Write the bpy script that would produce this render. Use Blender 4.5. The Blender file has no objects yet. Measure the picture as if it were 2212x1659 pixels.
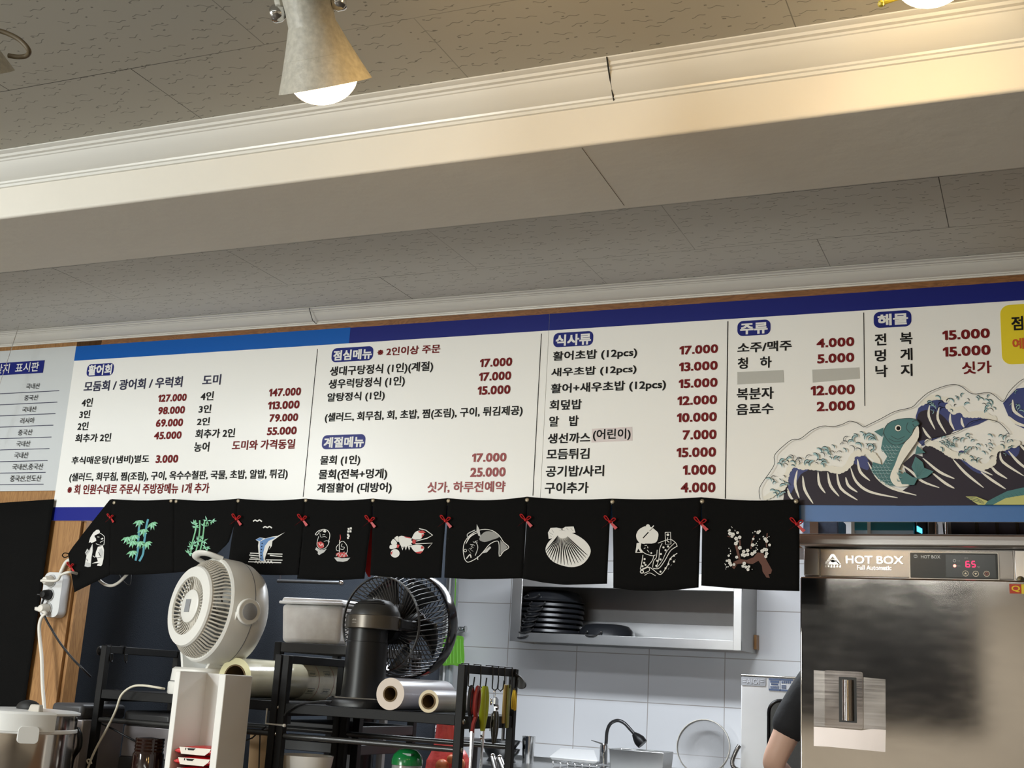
import bpy, bmesh, math, random
from mathutils import Vector, Matrix
from mathutils.geometry import tessellate_polygon
random.seed(7)
S = bpy.context.scene
COL = S.collection

# ------------------------------------------------------------------ camera
W, H, F = 2212.0, 1659.0, 2653.03
yaw, pitch, roll = 0.41387637, 0.23969408, 0.05781151
EYE = Vector((0, 0, 1.30))
YW = 3.09                                   # the menu wall's front face
_f = Vector((-math.sin(yaw) * math.cos(pitch), math.cos(yaw) * math.cos(pitch), math.sin(pitch)))
_r = Vector((math.cos(yaw), math.sin(yaw), 0))
_u = _r.cross(_f)
RT = _r * math.cos(roll) + _u * math.sin(roll)
UP = _u * math.cos(roll) - _r * math.sin(roll)
FW = _f
cam = bpy.data.cameras.new('camera')
cam.sensor_width = 36.0
cam.lens = F / W * 36.0
cam.clip_start = 0.05
camo = bpy.data.objects.new('camera', cam)
COL.objects.link(camo)
camo.matrix_world = Matrix(((RT.x, UP.x, -FW.x, EYE.x), (RT.y, UP.y, -FW.y, EYE.y), (RT.z, UP.z, -FW.z, EYE.z), (0, 0, 0, 1)))
S.camera = camo
S.view_settings.view_transform = 'Standard'
S.view_settings.look = 'None'
S.view_settings.gamma = 1.0
S.view_settings.use_curve_mapping = False
S.view_settings.exposure = 0.30
S.cycles.use_denoising = True
S.cycles.max_bounces = 8
S.cycles.sample_clamp_indirect = 6.0

# ------------------------------------------------------------------ world and large lights
wd = bpy.data.worlds.new('world')
S.world = wd
wd.use_nodes = True
wd.node_tree.nodes['Background'].inputs[0].default_value = (0.5, 0.55, 0.62, 1)
wd.node_tree.nodes['Background'].inputs[1].default_value = 0.05

def area(name, loc, target, sx, sy, power, color):
    l = bpy.data.lights.new(name, 'AREA')
    l.shape = 'RECTANGLE'
    l.size, l.size_y, l.energy, l.color = sx, sy, power, color
    o = bpy.data.objects.new(name, l)
    COL.objects.link(o)
    o.location = loc
    o.rotation_euler = (Vector(target) - Vector(loc)).to_track_quat('-Z', 'Y').to_euler()
    return o

CEIL = 2.384
area('added_room_fill', (-0.9, -0.5, CEIL - 0.06), (-0.9, -0.5, 0), 1.3, 0.3, 7, (0.98, 0.99, 0.92))  # added ceiling fill behind the camera for general room light
area('added_rear_wall_fill', (-0.9, -2.4, CEIL - 0.06), (-0.9, -2.4, 0), 1.3, 0.3, 30, (0.98, 0.99, 0.92))  # added fill that brightens the rear wall mirrored in the cabinet steel
area('added_board_fill', (-3.8, -3.45, 1.35), (-2.0, 3.0, 1.6), 2.3, 1.5, 225, (0.94, 0.99, 0.965))  # added broad fill from behind the camera, lights the boards evenly
area('left_tube_light', (-3.3, 0.9, CEIL - 0.06), (-3.3, 1.3, 0), 0.3, 1.3, 46, (0.92, 0.97, 1.0))
area('kitchen_tube_light', (-1.6, 4.75, CEIL - 0.05), (-1.6, 4.75, 0), 1.3, 0.25, 38, (0.88, 0.94, 1.0))
area('kitchen_left_tube_light', (-2.3, 3.72, CEIL - 0.05), (-2.3, 3.72, 0), 1.2, 0.2, 15, (0.88, 0.94, 1.0))
# off-frame track spot between the two that show, aimed at the beam and menu wall
sl = bpy.data.lights.new('track_spot_light', 'SPOT')
sl.energy, sl.color, sl.spot_size, sl.spot_blend, sl.shadow_soft_size = 4.5, (1.0, 0.62, 0.22), 2.3, 0.8, 0.05
slo = bpy.data.objects.new('track_spot_light', sl)
COL.objects.link(slo)
slo.location = (-0.62, 1.15, 2.12)
slo.rotation_euler = (Vector((-0.75, 3.0, 1.95)) - slo.location).to_track_quat('-Z', 'Y').to_euler()

# ------------------------------------------------------------------ helpers
def ray(px, py):
    return RT * ((px - W / 2) / F) - UP * ((py - H / 2) / F) + FW
def at(px, py, y):
    d = ray(px, py)
    return EYE + d * (y / d.y)
def atz(px, py, z):
    d = ray(px, py)
    return EYE + d * ((z - EYE.z) / d.z)
def atx(px, py, x):
    d = ray(px, py)
    return EYE + d * (x / d.x)
def crop(x0, y0, w):
    s = w / 2212.0
    return lambda x, y: (x0 + x * s, y0 + y * s)
C1 = crop(0, 700, 700); C2 = crop(600, 680, 600); C3 = crop(1150, 640, 600); C4 = crop(1550, 600, 662)
CA = crop(0, 1060, 600); CB = crop(480, 1060, 600); CC = crop(900, 1060, 500); CD = crop(1300, 1060, 500); CE = crop(1700, 1060, 512)
ID = lambda x, y: (x, y)

MATS = {}
def nt(name):
    m = bpy.data.materials.new(name)
    m.use_nodes = True
    n = m.node_tree
    return m, n, n.nodes['Principled BSDF']
def mat(name, col=None, rough=0.5, metal=0.0, noise=0.0, nscale=8.0, bump=0.0, bscale=60.0, trans=0.0, alpha=1.0, emit=None, estr=0.0, coat=0.0, stretch=None, spec=None, ior=None):
    if name in MATS: return MATS[name]
    m, n, b = nt(name)
    b.inputs['Base Color'].default_value = (*col, 1)
    b.inputs['Roughness'].default_value = rough
    b.inputs['Metallic'].default_value = metal
    if trans: b.inputs['Transmission Weight'].default_value = trans
    if alpha < 1: b.inputs['Alpha'].default_value = alpha
    if coat: b.inputs['Coat Weight'].default_value = coat
    if spec is not None: b.inputs['Specular IOR Level'].default_value = spec
    if ior: b.inputs['IOR'].default_value = ior
    if emit:
        b.inputs['Emission Color'].default_value = (*emit, 1)
        b.inputs['Emission Strength'].default_value = estr
    if noise or bump:
        tc = n.nodes.new('ShaderNodeTexCoord')
        src = tc.outputs['Object']
        if stretch:
            mp = n.nodes.new('ShaderNodeMapping')
            mp.inputs['Scale'].default_value = stretch
            n.links.new(src, mp.inputs[0]); src = mp.outputs[0]
        if noise:
            t = n.nodes.new('ShaderNodeTexNoise')
            t.inputs['Scale'].default_value = nscale
            t.inputs['Detail'].default_value = 5
            n.links.new(src, t.inputs['Vector'])
            mx = n.nodes.new('ShaderNodeMix'); mx.data_type = 'RGBA'
            mx.inputs[6].default_value = (*[c * (1 - noise) for c in col], 1)
            mx.inputs[7].default_value = (*[min(1, c * (1 + noise)) for c in col], 1)
            n.links.new(t.outputs['Fac'], mx.inputs[0])
            n.links.new(mx.outputs[2], b.inputs['Base Color'])
        if bump:
            t2 = n.nodes.new('ShaderNodeTexNoise')
            t2.inputs['Scale'].default_value = bscale
            t2.inputs['Detail'].default_value = 4
            n.links.new(src, t2.inputs['Vector'])
            bp = n.nodes.new('ShaderNodeBump')
            bp.inputs['Strength'].default_value = bump
            bp.inputs['Distance'].default_value = 0.01
            n.links.new(t2.outputs['Fac'], bp.inputs['Height'])
            n.links.new(bp.outputs['Normal'], b.inputs['Normal'])
    MATS[name] = m
    return m
def math_node(n, op, a, b=None, c=None):
    q = n.nodes.new('ShaderNodeMath'); q.operation = op
    for i, v in enumerate((a, b, c)):
        if v is None: continue
        if isinstance(v, (int, float)): q.inputs[i].default_value = v
        else: n.links.new(v, q.inputs[i])
    return q.outputs[0]

def ceiling_mat(name, x0, y0, col, mark=0.3):
    m, n, b = nt(name)
    tc = n.nodes.new('ShaderNodeTexCoord')
    P = tc.outputs['Object']
    def worm(sx, sy, off, L, wth, amp, rnd):
        mp = n.nodes.new('ShaderNodeMapping')
        mp.inputs['Scale'].default_value = (sx, sy, 0.0)
        mp.inputs['Location'].default_value = (off, off * 0.7, 0)
        n.links.new(P, mp.inputs[0])
        v = n.nodes.new('ShaderNodeTexVoronoi'); v.voronoi_dimensions = '2D'
        v.inputs['Scale'].default_value = 1.0
        v.inputs['Randomness'].default_value = rnd
        n.links.new(mp.outputs[0], v.inputs['Vector'])
        sb = n.nodes.new('ShaderNodeVectorMath'); sb.operation = 'SUBTRACT'
        n.links.new(mp.outputs[0], sb.inputs[0]); n.links.new(v.outputs['Position'], sb.inputs[1])
        sp = n.nodes.new('ShaderNodeSeparateXYZ'); n.links.new(sb.outputs[0], sp.inputs[0])
        cs = n.nodes.new('ShaderNodeSeparateColor'); n.links.new(v.outputs['Color'], cs.inputs[0])
        ph = math_node(n, 'MULTIPLY', cs.outputs[0], 40.0)
        fr = math_node(n, 'ADD', math_node(n, 'MULTIPLY', sp.outputs[0], 9.0), ph)
        wob = math_node(n, 'MULTIPLY', math_node(n, 'SINE', fr), amp)
        fr2 = math_node(n, 'ADD', math_node(n, 'MULTIPLY', sp.outputs[0], 19.0), ph)
        wob = math_node(n, 'ADD', wob, math_node(n, 'MULTIPLY', math_node(n, 'SINE', fr2), amp * 0.6))
        tilt = math_node(n, 'MULTIPLY', math_node(n, 'SUBTRACT', cs.outputs[1], 0.5), sp.outputs[0])
        d = math_node(n, 'ABSOLUTE', math_node(n, 'SUBTRACT', math_node(n, 'SUBTRACT', sp.outputs[1], wob), tilt))
        ln = math_node(n, 'ADD', math_node(n, 'MULTIPLY', cs.outputs[2], L * 0.6), L * 0.55)
        i1 = math_node(n, 'LESS_THAN', d, wth)
        i2 = math_node(n, 'LESS_THAN', math_node(n, 'ABSOLUTE', sp.outputs[0]), ln)
        return math_node(n, 'MULTIPLY', i1, i2)
    w1 = worm(18.5, 30.0, 0.0, 0.30, 0.028, 0.06, 0.8)
    w2 = worm(16.0, 26.0, 7.3, 0.045, 0.045, 0.0, 0.9)
    marks = math_node(n, 'MAXIMUM', w1, w2)
    mp = n.nodes.new('ShaderNodeMapping')
    mp.inputs['Location'].default_value = (-x0, -y0, 0)
    n.links.new(P, mp.inputs[0])
    br = n.nodes.new('ShaderNodeTexBrick')
    br.offset = 0.5; br.offset_frequency = 2
    br.inputs['Color1'].default_value = (0, 0, 0, 1); br.inputs['Color2'].default_value = (0.25, 0.25, 0.25, 1)
    br.inputs['Mortar'].default_value = (1, 1, 1, 1)
    br.inputs['Scale'].default_value = 1.0
    br.inputs['Mortar Size'].default_value = 0.0011
    br.inputs['Mortar Smooth'].default_value = 0.3
    br.inputs['Brick Width'].default_value = 0.6
    br.inputs['Row Height'].default_value = 0.3
    n.links.new(mp.outputs[0], br.inputs['Vector'])
    seam = math_node(n, 'GREATER_THAN', br.outputs['Fac'], 0.3)
    nz = n.nodes.new('ShaderNodeTexNoise'); nz.inputs['Scale'].default_value = 2.3
    n.links.new(P, nz.inputs['Vector'])
    sm = math_node(n, 'MULTIPLY', seam, math_node(n, 'MULTIPLY_ADD', nz.outputs['Fac'], 2.2, -0.45))
    dark = math_node(n, 'MAXIMUM', math_node(n, 'MULTIPLY', marks, 0.55), sm)
    dark = math_node(n, 'MINIMUM', math_node(n, 'MAXIMUM', dark, 0.0), 0.95)
    mx = n.nodes.new('ShaderNodeMix'); mx.data_type = 'RGBA'
    mx.inputs[6].default_value = (*col, 1); mx.inputs[7].default_value = (0.06, 0.055, 0.045, 1)
    n.links.new(dark, mx.inputs[0]); n.links.new(mx.outputs[2], b.inputs['Base Color'])
    b.inputs['Roughness'].default_value = 0.9
    bp = n.nodes.new('ShaderNodeBump'); bp.inputs['Strength'].default_value = 0.6; bp.inputs['Distance'].default_value = 0.002
    n.links.new(math_node(n, 'SUBTRACT', 1.0, marks), bp.inputs['Height'])
    n.links.new(bp.outputs['Normal'], b.inputs['Normal'])
    return m

def tile_mat(name, x0, z0, tw, th, axis='XZ'):
    m, n, b = nt(name)
    tc = n.nodes.new('ShaderNodeTexCoord')
    sp = n.nodes.new('ShaderNodeSeparateXYZ'); n.links.new(tc.outputs['Object'], sp.inputs[0])
    cb = n.nodes.new('ShaderNodeCombineXYZ')
    n.links.new(math_node(n, 'SUBTRACT', sp.outputs[0 if axis == 'XZ' else 1], x0), cb.inputs[0])
    n.links.new(math_node(n, 'SUBTRACT', sp.outputs[2], z0), cb.inputs[1])
    br = n.nodes.new('ShaderNodeTexBrick'); br.offset = 0.0
    br.inputs['Color1'].default_value = (0.80, 0.81, 0.83, 1); br.inputs['Color2'].default_value = (0.78, 0.79, 0.81, 1)
    br.inputs['Mortar'].default_value = (0.42, 0.39, 0.37, 1)
    br.inputs['Scale'].default_value = 1.0; br.inputs['Mortar Size'].default_value = 0.0022
    br.inputs['Brick Width'].default_value = tw; br.inputs['Row Height'].default_value = th
    n.links.new(cb.outputs[0], br.inputs['Vector'])
    n.links.new(br.outputs['Color'], b.inputs['Base Color'])
    b.inputs['Roughness'].default_value = 0.22
    bp = n.nodes.new('ShaderNodeBump'); bp.inputs['Strength'].default_value = 0.35; bp.inputs['Distance'].default_value = 0.003
    n.links.new(math_node(n, 'SUBTRACT', 1.0, br.outputs['Fac']), bp.inputs['Height'])
    n.links.new(bp.outputs['Normal'], b.inputs['Normal'])
    return m

def wood_mat(name, c1, c2, grain=(1.0, 1.0, 14.0), scale=3.0, rough=0.42):
    m, n, b = nt(name)
    tc = n.nodes.new('ShaderNodeTexCoord')
    mp = n.nodes.new('ShaderNodeMapping'); mp.inputs['Scale'].default_value = grain
    n.links.new(tc.outputs['Object'], mp.inputs[0])
    a = n.nodes.new('ShaderNodeTexNoise'); a.inputs['Scale'].default_value = scale; a.inputs['Detail'].default_value = 3
    a.inputs['Distortion'].default_value = 1.6
    n.links.new(mp.outputs[0], a.inputs['Vector'])
    s = math_node(n, 'SINE', math_node(n, 'MULTIPLY', a.outputs['Fac'], 60.0))
    f = n.nodes.new('ShaderNodeTexNoise'); f.inputs['Scale'].default_value = scale * 9; f.inputs['Detail'].default_value = 6
    n.links.new(mp.outputs[0], f.inputs['Vector'])
    fac = math_node(n, 'ADD', math_node(n, 'MULTIPLY', s, 0.22), math_node(n, 'MULTIPLY_ADD', f.outputs['Fac'], 0.9, 0.05))
    mx = n.nodes.new('ShaderNodeMix'); mx.data_type = 'RGBA'
    mx.inputs[6].default_value = (*c1, 1); mx.inputs[7].default_value = (*c2, 1)
    n.links.new(fac, mx.inputs[0]); n.links.new(mx.outputs[2], b.inputs['Base Color'])
    b.inputs['Roughness'].default_value = rough
    return m

def steel_mat(name, col=(0.56, 0.54, 0.53), rough=0.28, stretch=(1, 1, 40), wave=0.0, smear=0.25):
    m, n, b = nt(name)
    b.inputs['Metallic'].default_value = 1.0
    tc = n.nodes.new('ShaderNodeTexCoord')
    mp = n.nodes.new('ShaderNodeMapping'); mp.inputs['Scale'].default_value = stretch
    n.links.new(tc.outputs['Object'], mp.inputs[0])
    t = n.nodes.new('ShaderNodeTexNoise'); t.inputs['Scale'].default_value = 6; t.inputs['Detail'].default_value = 6
    n.links.new(mp.outputs[0], t.inputs['Vector'])
    t2 = n.nodes.new('ShaderNodeTexNoise'); t2.inputs['Scale'].default_value = 5; t2.inputs['Detail'].default_value = 7
    t2.inputs['Distortion'].default_value = 1.0
    n.links.new(tc.outputs['Object'], t2.inputs['Vector'])
    mx = n.nodes.new('ShaderNodeMix'); mx.data_type = 'RGBA'
    mx.inputs[6].default_value = (*[c * (1 - smear) for c in col], 1); mx.inputs[7].default_value = (*[min(1, c * (1 + smear)) for c in col], 1)
    n.links.new(t2.outputs['Fac'], mx.inputs[0]); n.links.new(mx.outputs[2], b.inputs['Base Color'])
    n.links.new(math_node(n, 'MULTIPLY_ADD', math_node(n, 'ADD', t.outputs['Fac'], t2.outputs['Fac']), smear * 0.5, rough - smear * 0.5), b.inputs['Roughness'])
    if wave:
        t3 = n.nodes.new('ShaderNodeTexNoise'); t3.inputs['Scale'].default_value = 2.2; t3.inputs['Detail'].default_value = 0
        n.links.new(tc.outputs['Object'], t3.inputs['Vector'])
        bp = n.nodes.new('ShaderNodeBump'); bp.inputs['Strength'].default_value = wave; bp.inputs['Distance'].default_value = 0.02
        n.links.new(t3.outputs['Fac'], bp.inputs['Height']); n.links.new(bp.outputs['Normal'], b.inputs['Normal'])
    return m

def base_of(o):
    v = Vector((0, 0, 0))
    while o:
        v += o.location; o = o.parent
    return v
def thing(name, label, cat, loc=(0, 0, 0), group=None):
    o = bpy.data.objects.new(name, None)
    o.empty_display_size = 0.05
    COL.objects.link(o)
    o.location = loc
    o['label'] = label; o['category'] = cat
    if group: o['group'] = group
    return o
def tag(o, label, cat, group=None):
    o['label'] = label; o['category'] = cat
    if group: o['group'] = group
    return o

class MB:
    def __init__(s): s.v, s.f, s.m, s.mi = [], [], [], 0
    def add(s, vs, fs, mi=None):
        k = len(s.v)
        s.v += [tuple(v) for v in vs]
        for f in fs:
            s.f.append([i + k for i in f]); s.m.append(s.mi if mi is None else mi)
        return s
    def hexa(s, q, mi=None):      # eight corners: bottom four then top four
        return s.add(q, [(3, 2, 1, 0), (4, 5, 6, 7), (0, 1, 5, 4), (1, 2, 6, 5), (2, 3, 7, 6), (3, 0, 4, 7)], mi)
    def box(s, x0, x1, y0, y1, z0, z1, mi=None):
        return s.hexa([(x0, y0, z0), (x1, y0, z0), (x1, y1, z0), (x0, y1, z0), (x0, y0, z1), (x1, y0, z1), (x1, y1, z1), (x0, y1, z1)], mi)
    def quad(s, a, b, c, d, mi=None): return s.add([a, b, c, d], [(0, 1, 2, 3)], mi)
    def tube(s, pts, r, n=10, mi=None, close=False, cap=True, flat=1.0):
        pts = [Vector(p) for p in pts]; N = len(pts)
        rs = r if isinstance(r, (list, tuple)) else [r] * N
        vs, fs = [], []
        prev = None
        for i, p in enumerate(pts):
            a = pts[(i - 1) % N] if (close or i > 0) else p
            b = pts[(i + 1) % N] if (close or i < N - 1) else p
            d = (b - a).normalized()
            if prev is None:
                h = Vector((0, 0, 1)) if abs(d.z) < 0.9 else Vector((1, 0, 0))
                e1 = d.cross(h).normalized()
            else:
                e1 = (prev - d * prev.dot(d)).normalized()
            prev = e1
            e2 = d.cross(e1)
            for k in range(n):
                t = 2 * math.pi * k / n
                vs.append(p + (e1 * math.cos(t) + e2 * math.sin(t) * flat) * rs[i])
        for i in range(N if close else N - 1):
            j = (i + 1) % N
            for k in range(n):
                l = (k + 1) % n
                fs.append((i * n + k, i * n + l, j * n + l, j * n + k))
        if cap and not close:
            fs.append(tuple(range(n))[::-1]); fs.append(tuple((N - 1) * n + k for k in range(n)))
        return s.add(vs, fs, mi)
    def lathe(s, prof, c, ax=(0, 0, 1), n=40, mi=None, a0=0.0, a1=2 * math.pi, sx=1.0):   # prof: (radius, height) list
        ax = Vector(ax).normalized()
        h = Vector((1, 0, 0)) if abs(ax.x) < 0.8 else Vector((0, 0, 1))
        e1 = (h - ax * h.dot(ax)).normalized(); e2 = ax.cross(e1)
        c = Vector(c); full = abs(a1 - a0 - 2 * math.pi) < 1e-6
        cols = n if full else n + 1
        vs, fs = [], []
        for r, z in prof:
            for k in range(cols):
                t = a0 + (a1 - a0) * k / n
                vs.append(c + ax * z + (e1 * math.cos(t) * sx + e2 * math.sin(t)) * max(r, 1e-5))
        for i in range(len(prof) - 1):
            for k in range(n):
                l = (k + 1) % cols
                fs.append((i * cols + k, i * cols + l, (i + 1) * cols + l, (i + 1) * cols + k))
        return s.add(vs, fs, mi)
    def cyl(s, a, b, r, n=20, mi=None): return s.tube([a, b], r, n, mi)
    def prism(s, pts, d, mi=None):           # closed outline extruded by vector d
        pts = [Vector(p) for p in pts]; d = Vector(d); N = len(pts)
        tri = tessellate_polygon([pts])
        vs = pts + [p + d for p in pts]
        fs = [tuple(t) for t in tri] + [tuple(i + N for i in t[::-1]) for t in tri]
        fs += [(i, (i + 1) % N, (i + 1) % N + N, i + N) for i in range(N)]
        return s.add(vs, fs, mi)
    def grid(s, fn, nu, nv, mi=None, cu=False):
        vs = [fn(u / (nu if cu else nu - 1), v / (nv - 1)) for v in range(nv) for u in range(nu)]
        fs = []
        for v in range(nv - 1):
            for u in range(nu if cu else nu - 1):
                w = (u + 1) % nu
                fs.append((v * nu + u, v * nu + w, (v + 1) * nu + w, (v + 1) * nu + u))
        return s.add(vs, fs, mi)
    def ball(s, c, r, n=16, mi=None, sc=(1, 1, 1)):
        c = Vector(c)
        def fn(u, v):
            t, p = 2 * math.pi * u, math.pi * v
            return c + Vector((r * sc[0] * math.sin(p) * math.cos(t), r * sc[1] * math.sin(p) * math.sin(t), r * sc[2] * math.cos(p)))
        return s.grid(fn, n, n // 2 + 1, mi, cu=True)
    def build(s, name, mats, parent=None, smooth=True, bevel=0.0, bseg=2, solid=0.0, sharp=40, kind=None, weld=True):
        me = bpy.data.meshes.new(name)
        off = base_of(parent) if parent else Vector((0, 0, 0))
        me.from_pydata([(x - off.x, y - off.y, z - off.z) for x, y, z in s.v], [], s.f)
        if not isinstance(mats, (list, tuple)): mats = [mats]
        for m in mats: me.materials.append(m)
        if len(mats) > 1: me.polygons.foreach_set('material_index', s.m)
        bm = bmesh.new(); bm.from_mesh(me)
        if weld: bmesh.ops.remove_doubles(bm, verts=bm.verts, dist=1e-6)
        if not solid: bmesh.ops.recalc_face_normals(bm, faces=bm.faces)
        bm.to_mesh(me); bm.free()
        if smooth:
            me.shade_smooth()
            me.set_sharp_from_angle(angle=math.radians(sharp))
        o = bpy.data.objects.new(name, me)
        COL.objects.link(o)
        if parent: o.parent = parent
        if solid:
            q = o.modifiers.new('thickness', 'SOLIDIFY'); q.thickness = solid; q.offset = 0
        if bevel:
            q = o.modifiers.new('bevel', 'BEVEL'); q.width = bevel; q.segments = bseg; q.limit_method = 'ANGLE'; q.angle_limit = math.radians(40)
        if kind: o['kind'] = kind
        return o

def spline(pts, n=8):       # Catmull-Rom through points
    P = [Vector(p) for p in pts]
    out = []
    for i in range(len(P) - 1):
        a, b, c, d = P[max(i - 1, 0)], P[i], P[i + 1], P[min(i + 2, len(P) - 1)]
        for k in range(n):
            t = k / n
            out.append(0.5 * ((2 * b) + (c - a) * t + (2 * a - 5 * b + 4 * c - d) * t * t + (3 * b - a - 3 * c + d) * t ** 3))
    out.append(P[-1])
    return out
def spl2(pts, n=5): return [(p.x, p.y) for p in spline([(x, y, 0) for x, y in pts], n)]

class Art:
    """flat printed shapes on a surface; fn maps (px, py, lift) to a point"""
    def __init__(s, fn, cr=ID): s.b, s.fn, s.cr, s.lift = MB(), fn, cr, 0.0004
    def P(s, x, y): return s.fn(*s.cr(x, y), s.lift)
    def poly(s, pts, mi=0, smooth=0):
        if smooth: pts = spl2(list(pts) + [pts[0]], smooth)[:-1]
        q = [s.P(*p) for p in pts]
        tri = tessellate_polygon([[Vector(p).to_3d() for p in [(x, y, 0) for x, y in pts]]])
        s.b.add(q, [tuple(t) for t in tri], mi); s.lift += 0.00003
    def line(s, pts, w, mi=0, w2=None, smooth=4):
        if smooth and len(pts) > 2: pts = spl2(pts, smooth)
        N = len(pts); vs, fs = [], []
        for i, (x, y) in enumerate(pts):
            a, b = pts[max(i - 1, 0)], pts[min(i + 1, N - 1)]
            dx, dy = b[0] - a[0], b[1] - a[1]; l = math.hypot(dx, dy) or 1
            t = i / (N - 1)
            hw = (w if w2 is None else (w2 + (w - w2) * math.sin(math.pi * min(1, t * 0.5 + 0.5)) if w2 >= 0 else w * math.sin(math.pi * (0.08 + 0.84 * t)))) / 2
            vs += [s.P(x - dy / l * hw, y + dx / l * hw), s.P(x + dy / l * hw, y - dx / l * hw)]
        for i in range(N - 1): fs.append((2 * i, 2 * i + 1, 2 * i + 3, 2 * i + 2))
        s.b.add(vs, fs, mi); s.lift += 0.00002
    def disc(s, x, y, r, mi=0, n=14, ry=None):
        ry = ry or r
        s.poly([(x + r * math.cos(2 * math.pi * k / n), y + ry * math.sin(2 * math.pi * k / n)) for k in range(n)], mi)
    def rect(s, x0, y0, x1, y1, mi=0): s.poly([(x0, y0), (x1, y0), (x1, y1), (x0, y1)], mi)
    def build(s, name, mats, parent): return s.b.build(name, mats, parent, smooth=False, weld=False)

_dg = None
def text_mesh(body, offset=0.012):
    c = bpy.data.curves.new('lettering', 'FONT')
    c.body = body; c.offset = offset; c.resolution_u = 3
    o = bpy.data.objects.new('lettering', c)
    COL.objects.link(o)
    dg = bpy.context.evaluated_depsgraph_get()
    me = bpy.data.meshes.new_from_object(o.evaluated_get(dg))
    vs = [v.co.copy() for v in me.vertices]; fs = [tuple(p.vertices) for p in me.polygons]
    bpy.data.objects.remove(o); bpy.data.curves.remove(c); bpy.data.meshes.remove(me)
    return vs, fs
def price_mesh(body):
    vs, fs, x = [], [], 0.0
    for ch in body:
        if ch == '1': g, f = [Vector(p).to_3d() for p in ((0.14, 0), (0.26, 0), (0.26, 0.69), (0.16, 0.69), (0.0, 0.56), (0.0, 0.44), (0.14, 0.53))], [(0, 1, 2, 6), (2, 3, 4, 5, 6)]
        elif ch == '.': g, f = [Vector(p).to_3d() for p in ((0, 0), (0.12, 0), (0.12, 0.12), (0, 0.12))], [(0, 1, 2, 3)]
        else:
            if ch not in GLYPH: GLYPH[ch] = text_mesh(ch)
            g, f = GLYPH[ch]
        k, x0, x1 = len(vs), min(v.x for v in g), max(v.x for v in g)
        vs += [Vector((v.x - x0 + x, v.y, 0)) for v in g]; fs += [tuple(i + k for i in q) for q in f]
        x += x1 - x0 + 0.085
    return vs, fs
GLYPH = {}
def put_text(b, body, A, B, offset=0.014, mi=0, up=None, nrm=None):
    """fit lettering in the upright rectangle from lower-left A to upper-right B (same plane, facing -y)"""
    vs, fs = price_mesh(body) if set(body) <= set('0123456789.') else text_mesh(body, 0.0)
    x0, x1 = min(v.x for v in vs), max(v.x for v in vs)
    y0, y1 = min(v.y for v in vs), max(v.y for v in vs)
    e = offset * 0.8                                  # heavier strokes: the outline repeated with tiny shifts
    for q, (ex, ey) in enumerate(((-e, -e), (e, -e), (-e, e), (e, e), (0, 0))):
        b.add([(A.x + (v.x + ex - x0) / (x1 - x0) * (B.x - A.x), A.y - q * 0.00006, A.z + (v.y + ey - y0) / (y1 - y0) * (B.z - A.z)) for v in vs], fs, mi)
def rrect(x0, x1, z0, z1, r, n=6):
    out = []
    for cx, cz, a in ((x1 - r, z0 + r, -90), (x1 - r, z1 - r, 0), (x0 + r, z1 - r, 90), (x0 + r, z0 + r, 180)):
        for k in range(n + 1):
            t = math.radians(a + 90 * k / n)
            out.append((cx + r * math.cos(t), cz + r * math.sin(t)))
    return out
# ------------------------------------------------------------------ materials used all over
M_paint = mat('beam_paint', (0.80, 0.76, 0.685), 0.6, noise=0.03, nscale=6, bump=0.12, bscale=25)
M_crown = mat('crown_paint', (0.80, 0.79, 0.75), 0.28, bump=0.05, bscale=30)
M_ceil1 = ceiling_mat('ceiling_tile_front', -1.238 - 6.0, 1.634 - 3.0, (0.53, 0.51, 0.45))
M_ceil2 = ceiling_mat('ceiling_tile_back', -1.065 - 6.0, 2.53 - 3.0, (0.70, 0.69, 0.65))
M_veneer = wood_mat('veneer', (0.16, 0.065, 0.022), (0.36, 0.165, 0.06), grain=(2.0, 2.0, 9.0), scale=3.0)
M_post = wood_mat('post_wood', (0.24, 0.11, 0.035), (0.46, 0.245, 0.09), grain=(14.0, 14.0, 1.1), scale=2.2)
M_wallpaint = mat('room_wall_paint', (0.58, 0.5, 0.4), 0.75, noise=0.05, bump=0.05)
M_floor = mat('floor_tile', (0.095, 0.08, 0.068), 0.35, noise=0.1)
M_steel = steel_mat('steel')
M_chrome = mat('chrome', (0.72, 0.72, 0.72), 0.12, 1.0)
M_blackm = mat('black_powder_coat', (0.008, 0.008, 0.0085), 0.55, bump=0.04, bscale=400, spec=0.2)
M_blackp = mat('black_plastic', (0.010, 0.010, 0.011), 0.38, spec=0.3)
M_rubber = mat('black_rubber', (0.012, 0.012, 0.012), 0.6)
M_whitep = mat('white_plastic', (0.82, 0.81, 0.77), 0.35, noise=0.03)
M_greyp = mat('grey_plastic', (0.16, 0.165, 0.18), 0.45)
M_red = mat('red_plastic', (0.55, 0.02, 0.02), 0.35)
M_white = mat('white_gloss', (0.86, 0.86, 0.85), 0.3)
M_cloth = mat('black_cloth', (0.006, 0.006, 0.006), 0.95, bump=0.25, bscale=900, spec=0.1)
M_wire_white = mat('white_cable', (0.8, 0.77, 0.7), 0.45)

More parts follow.
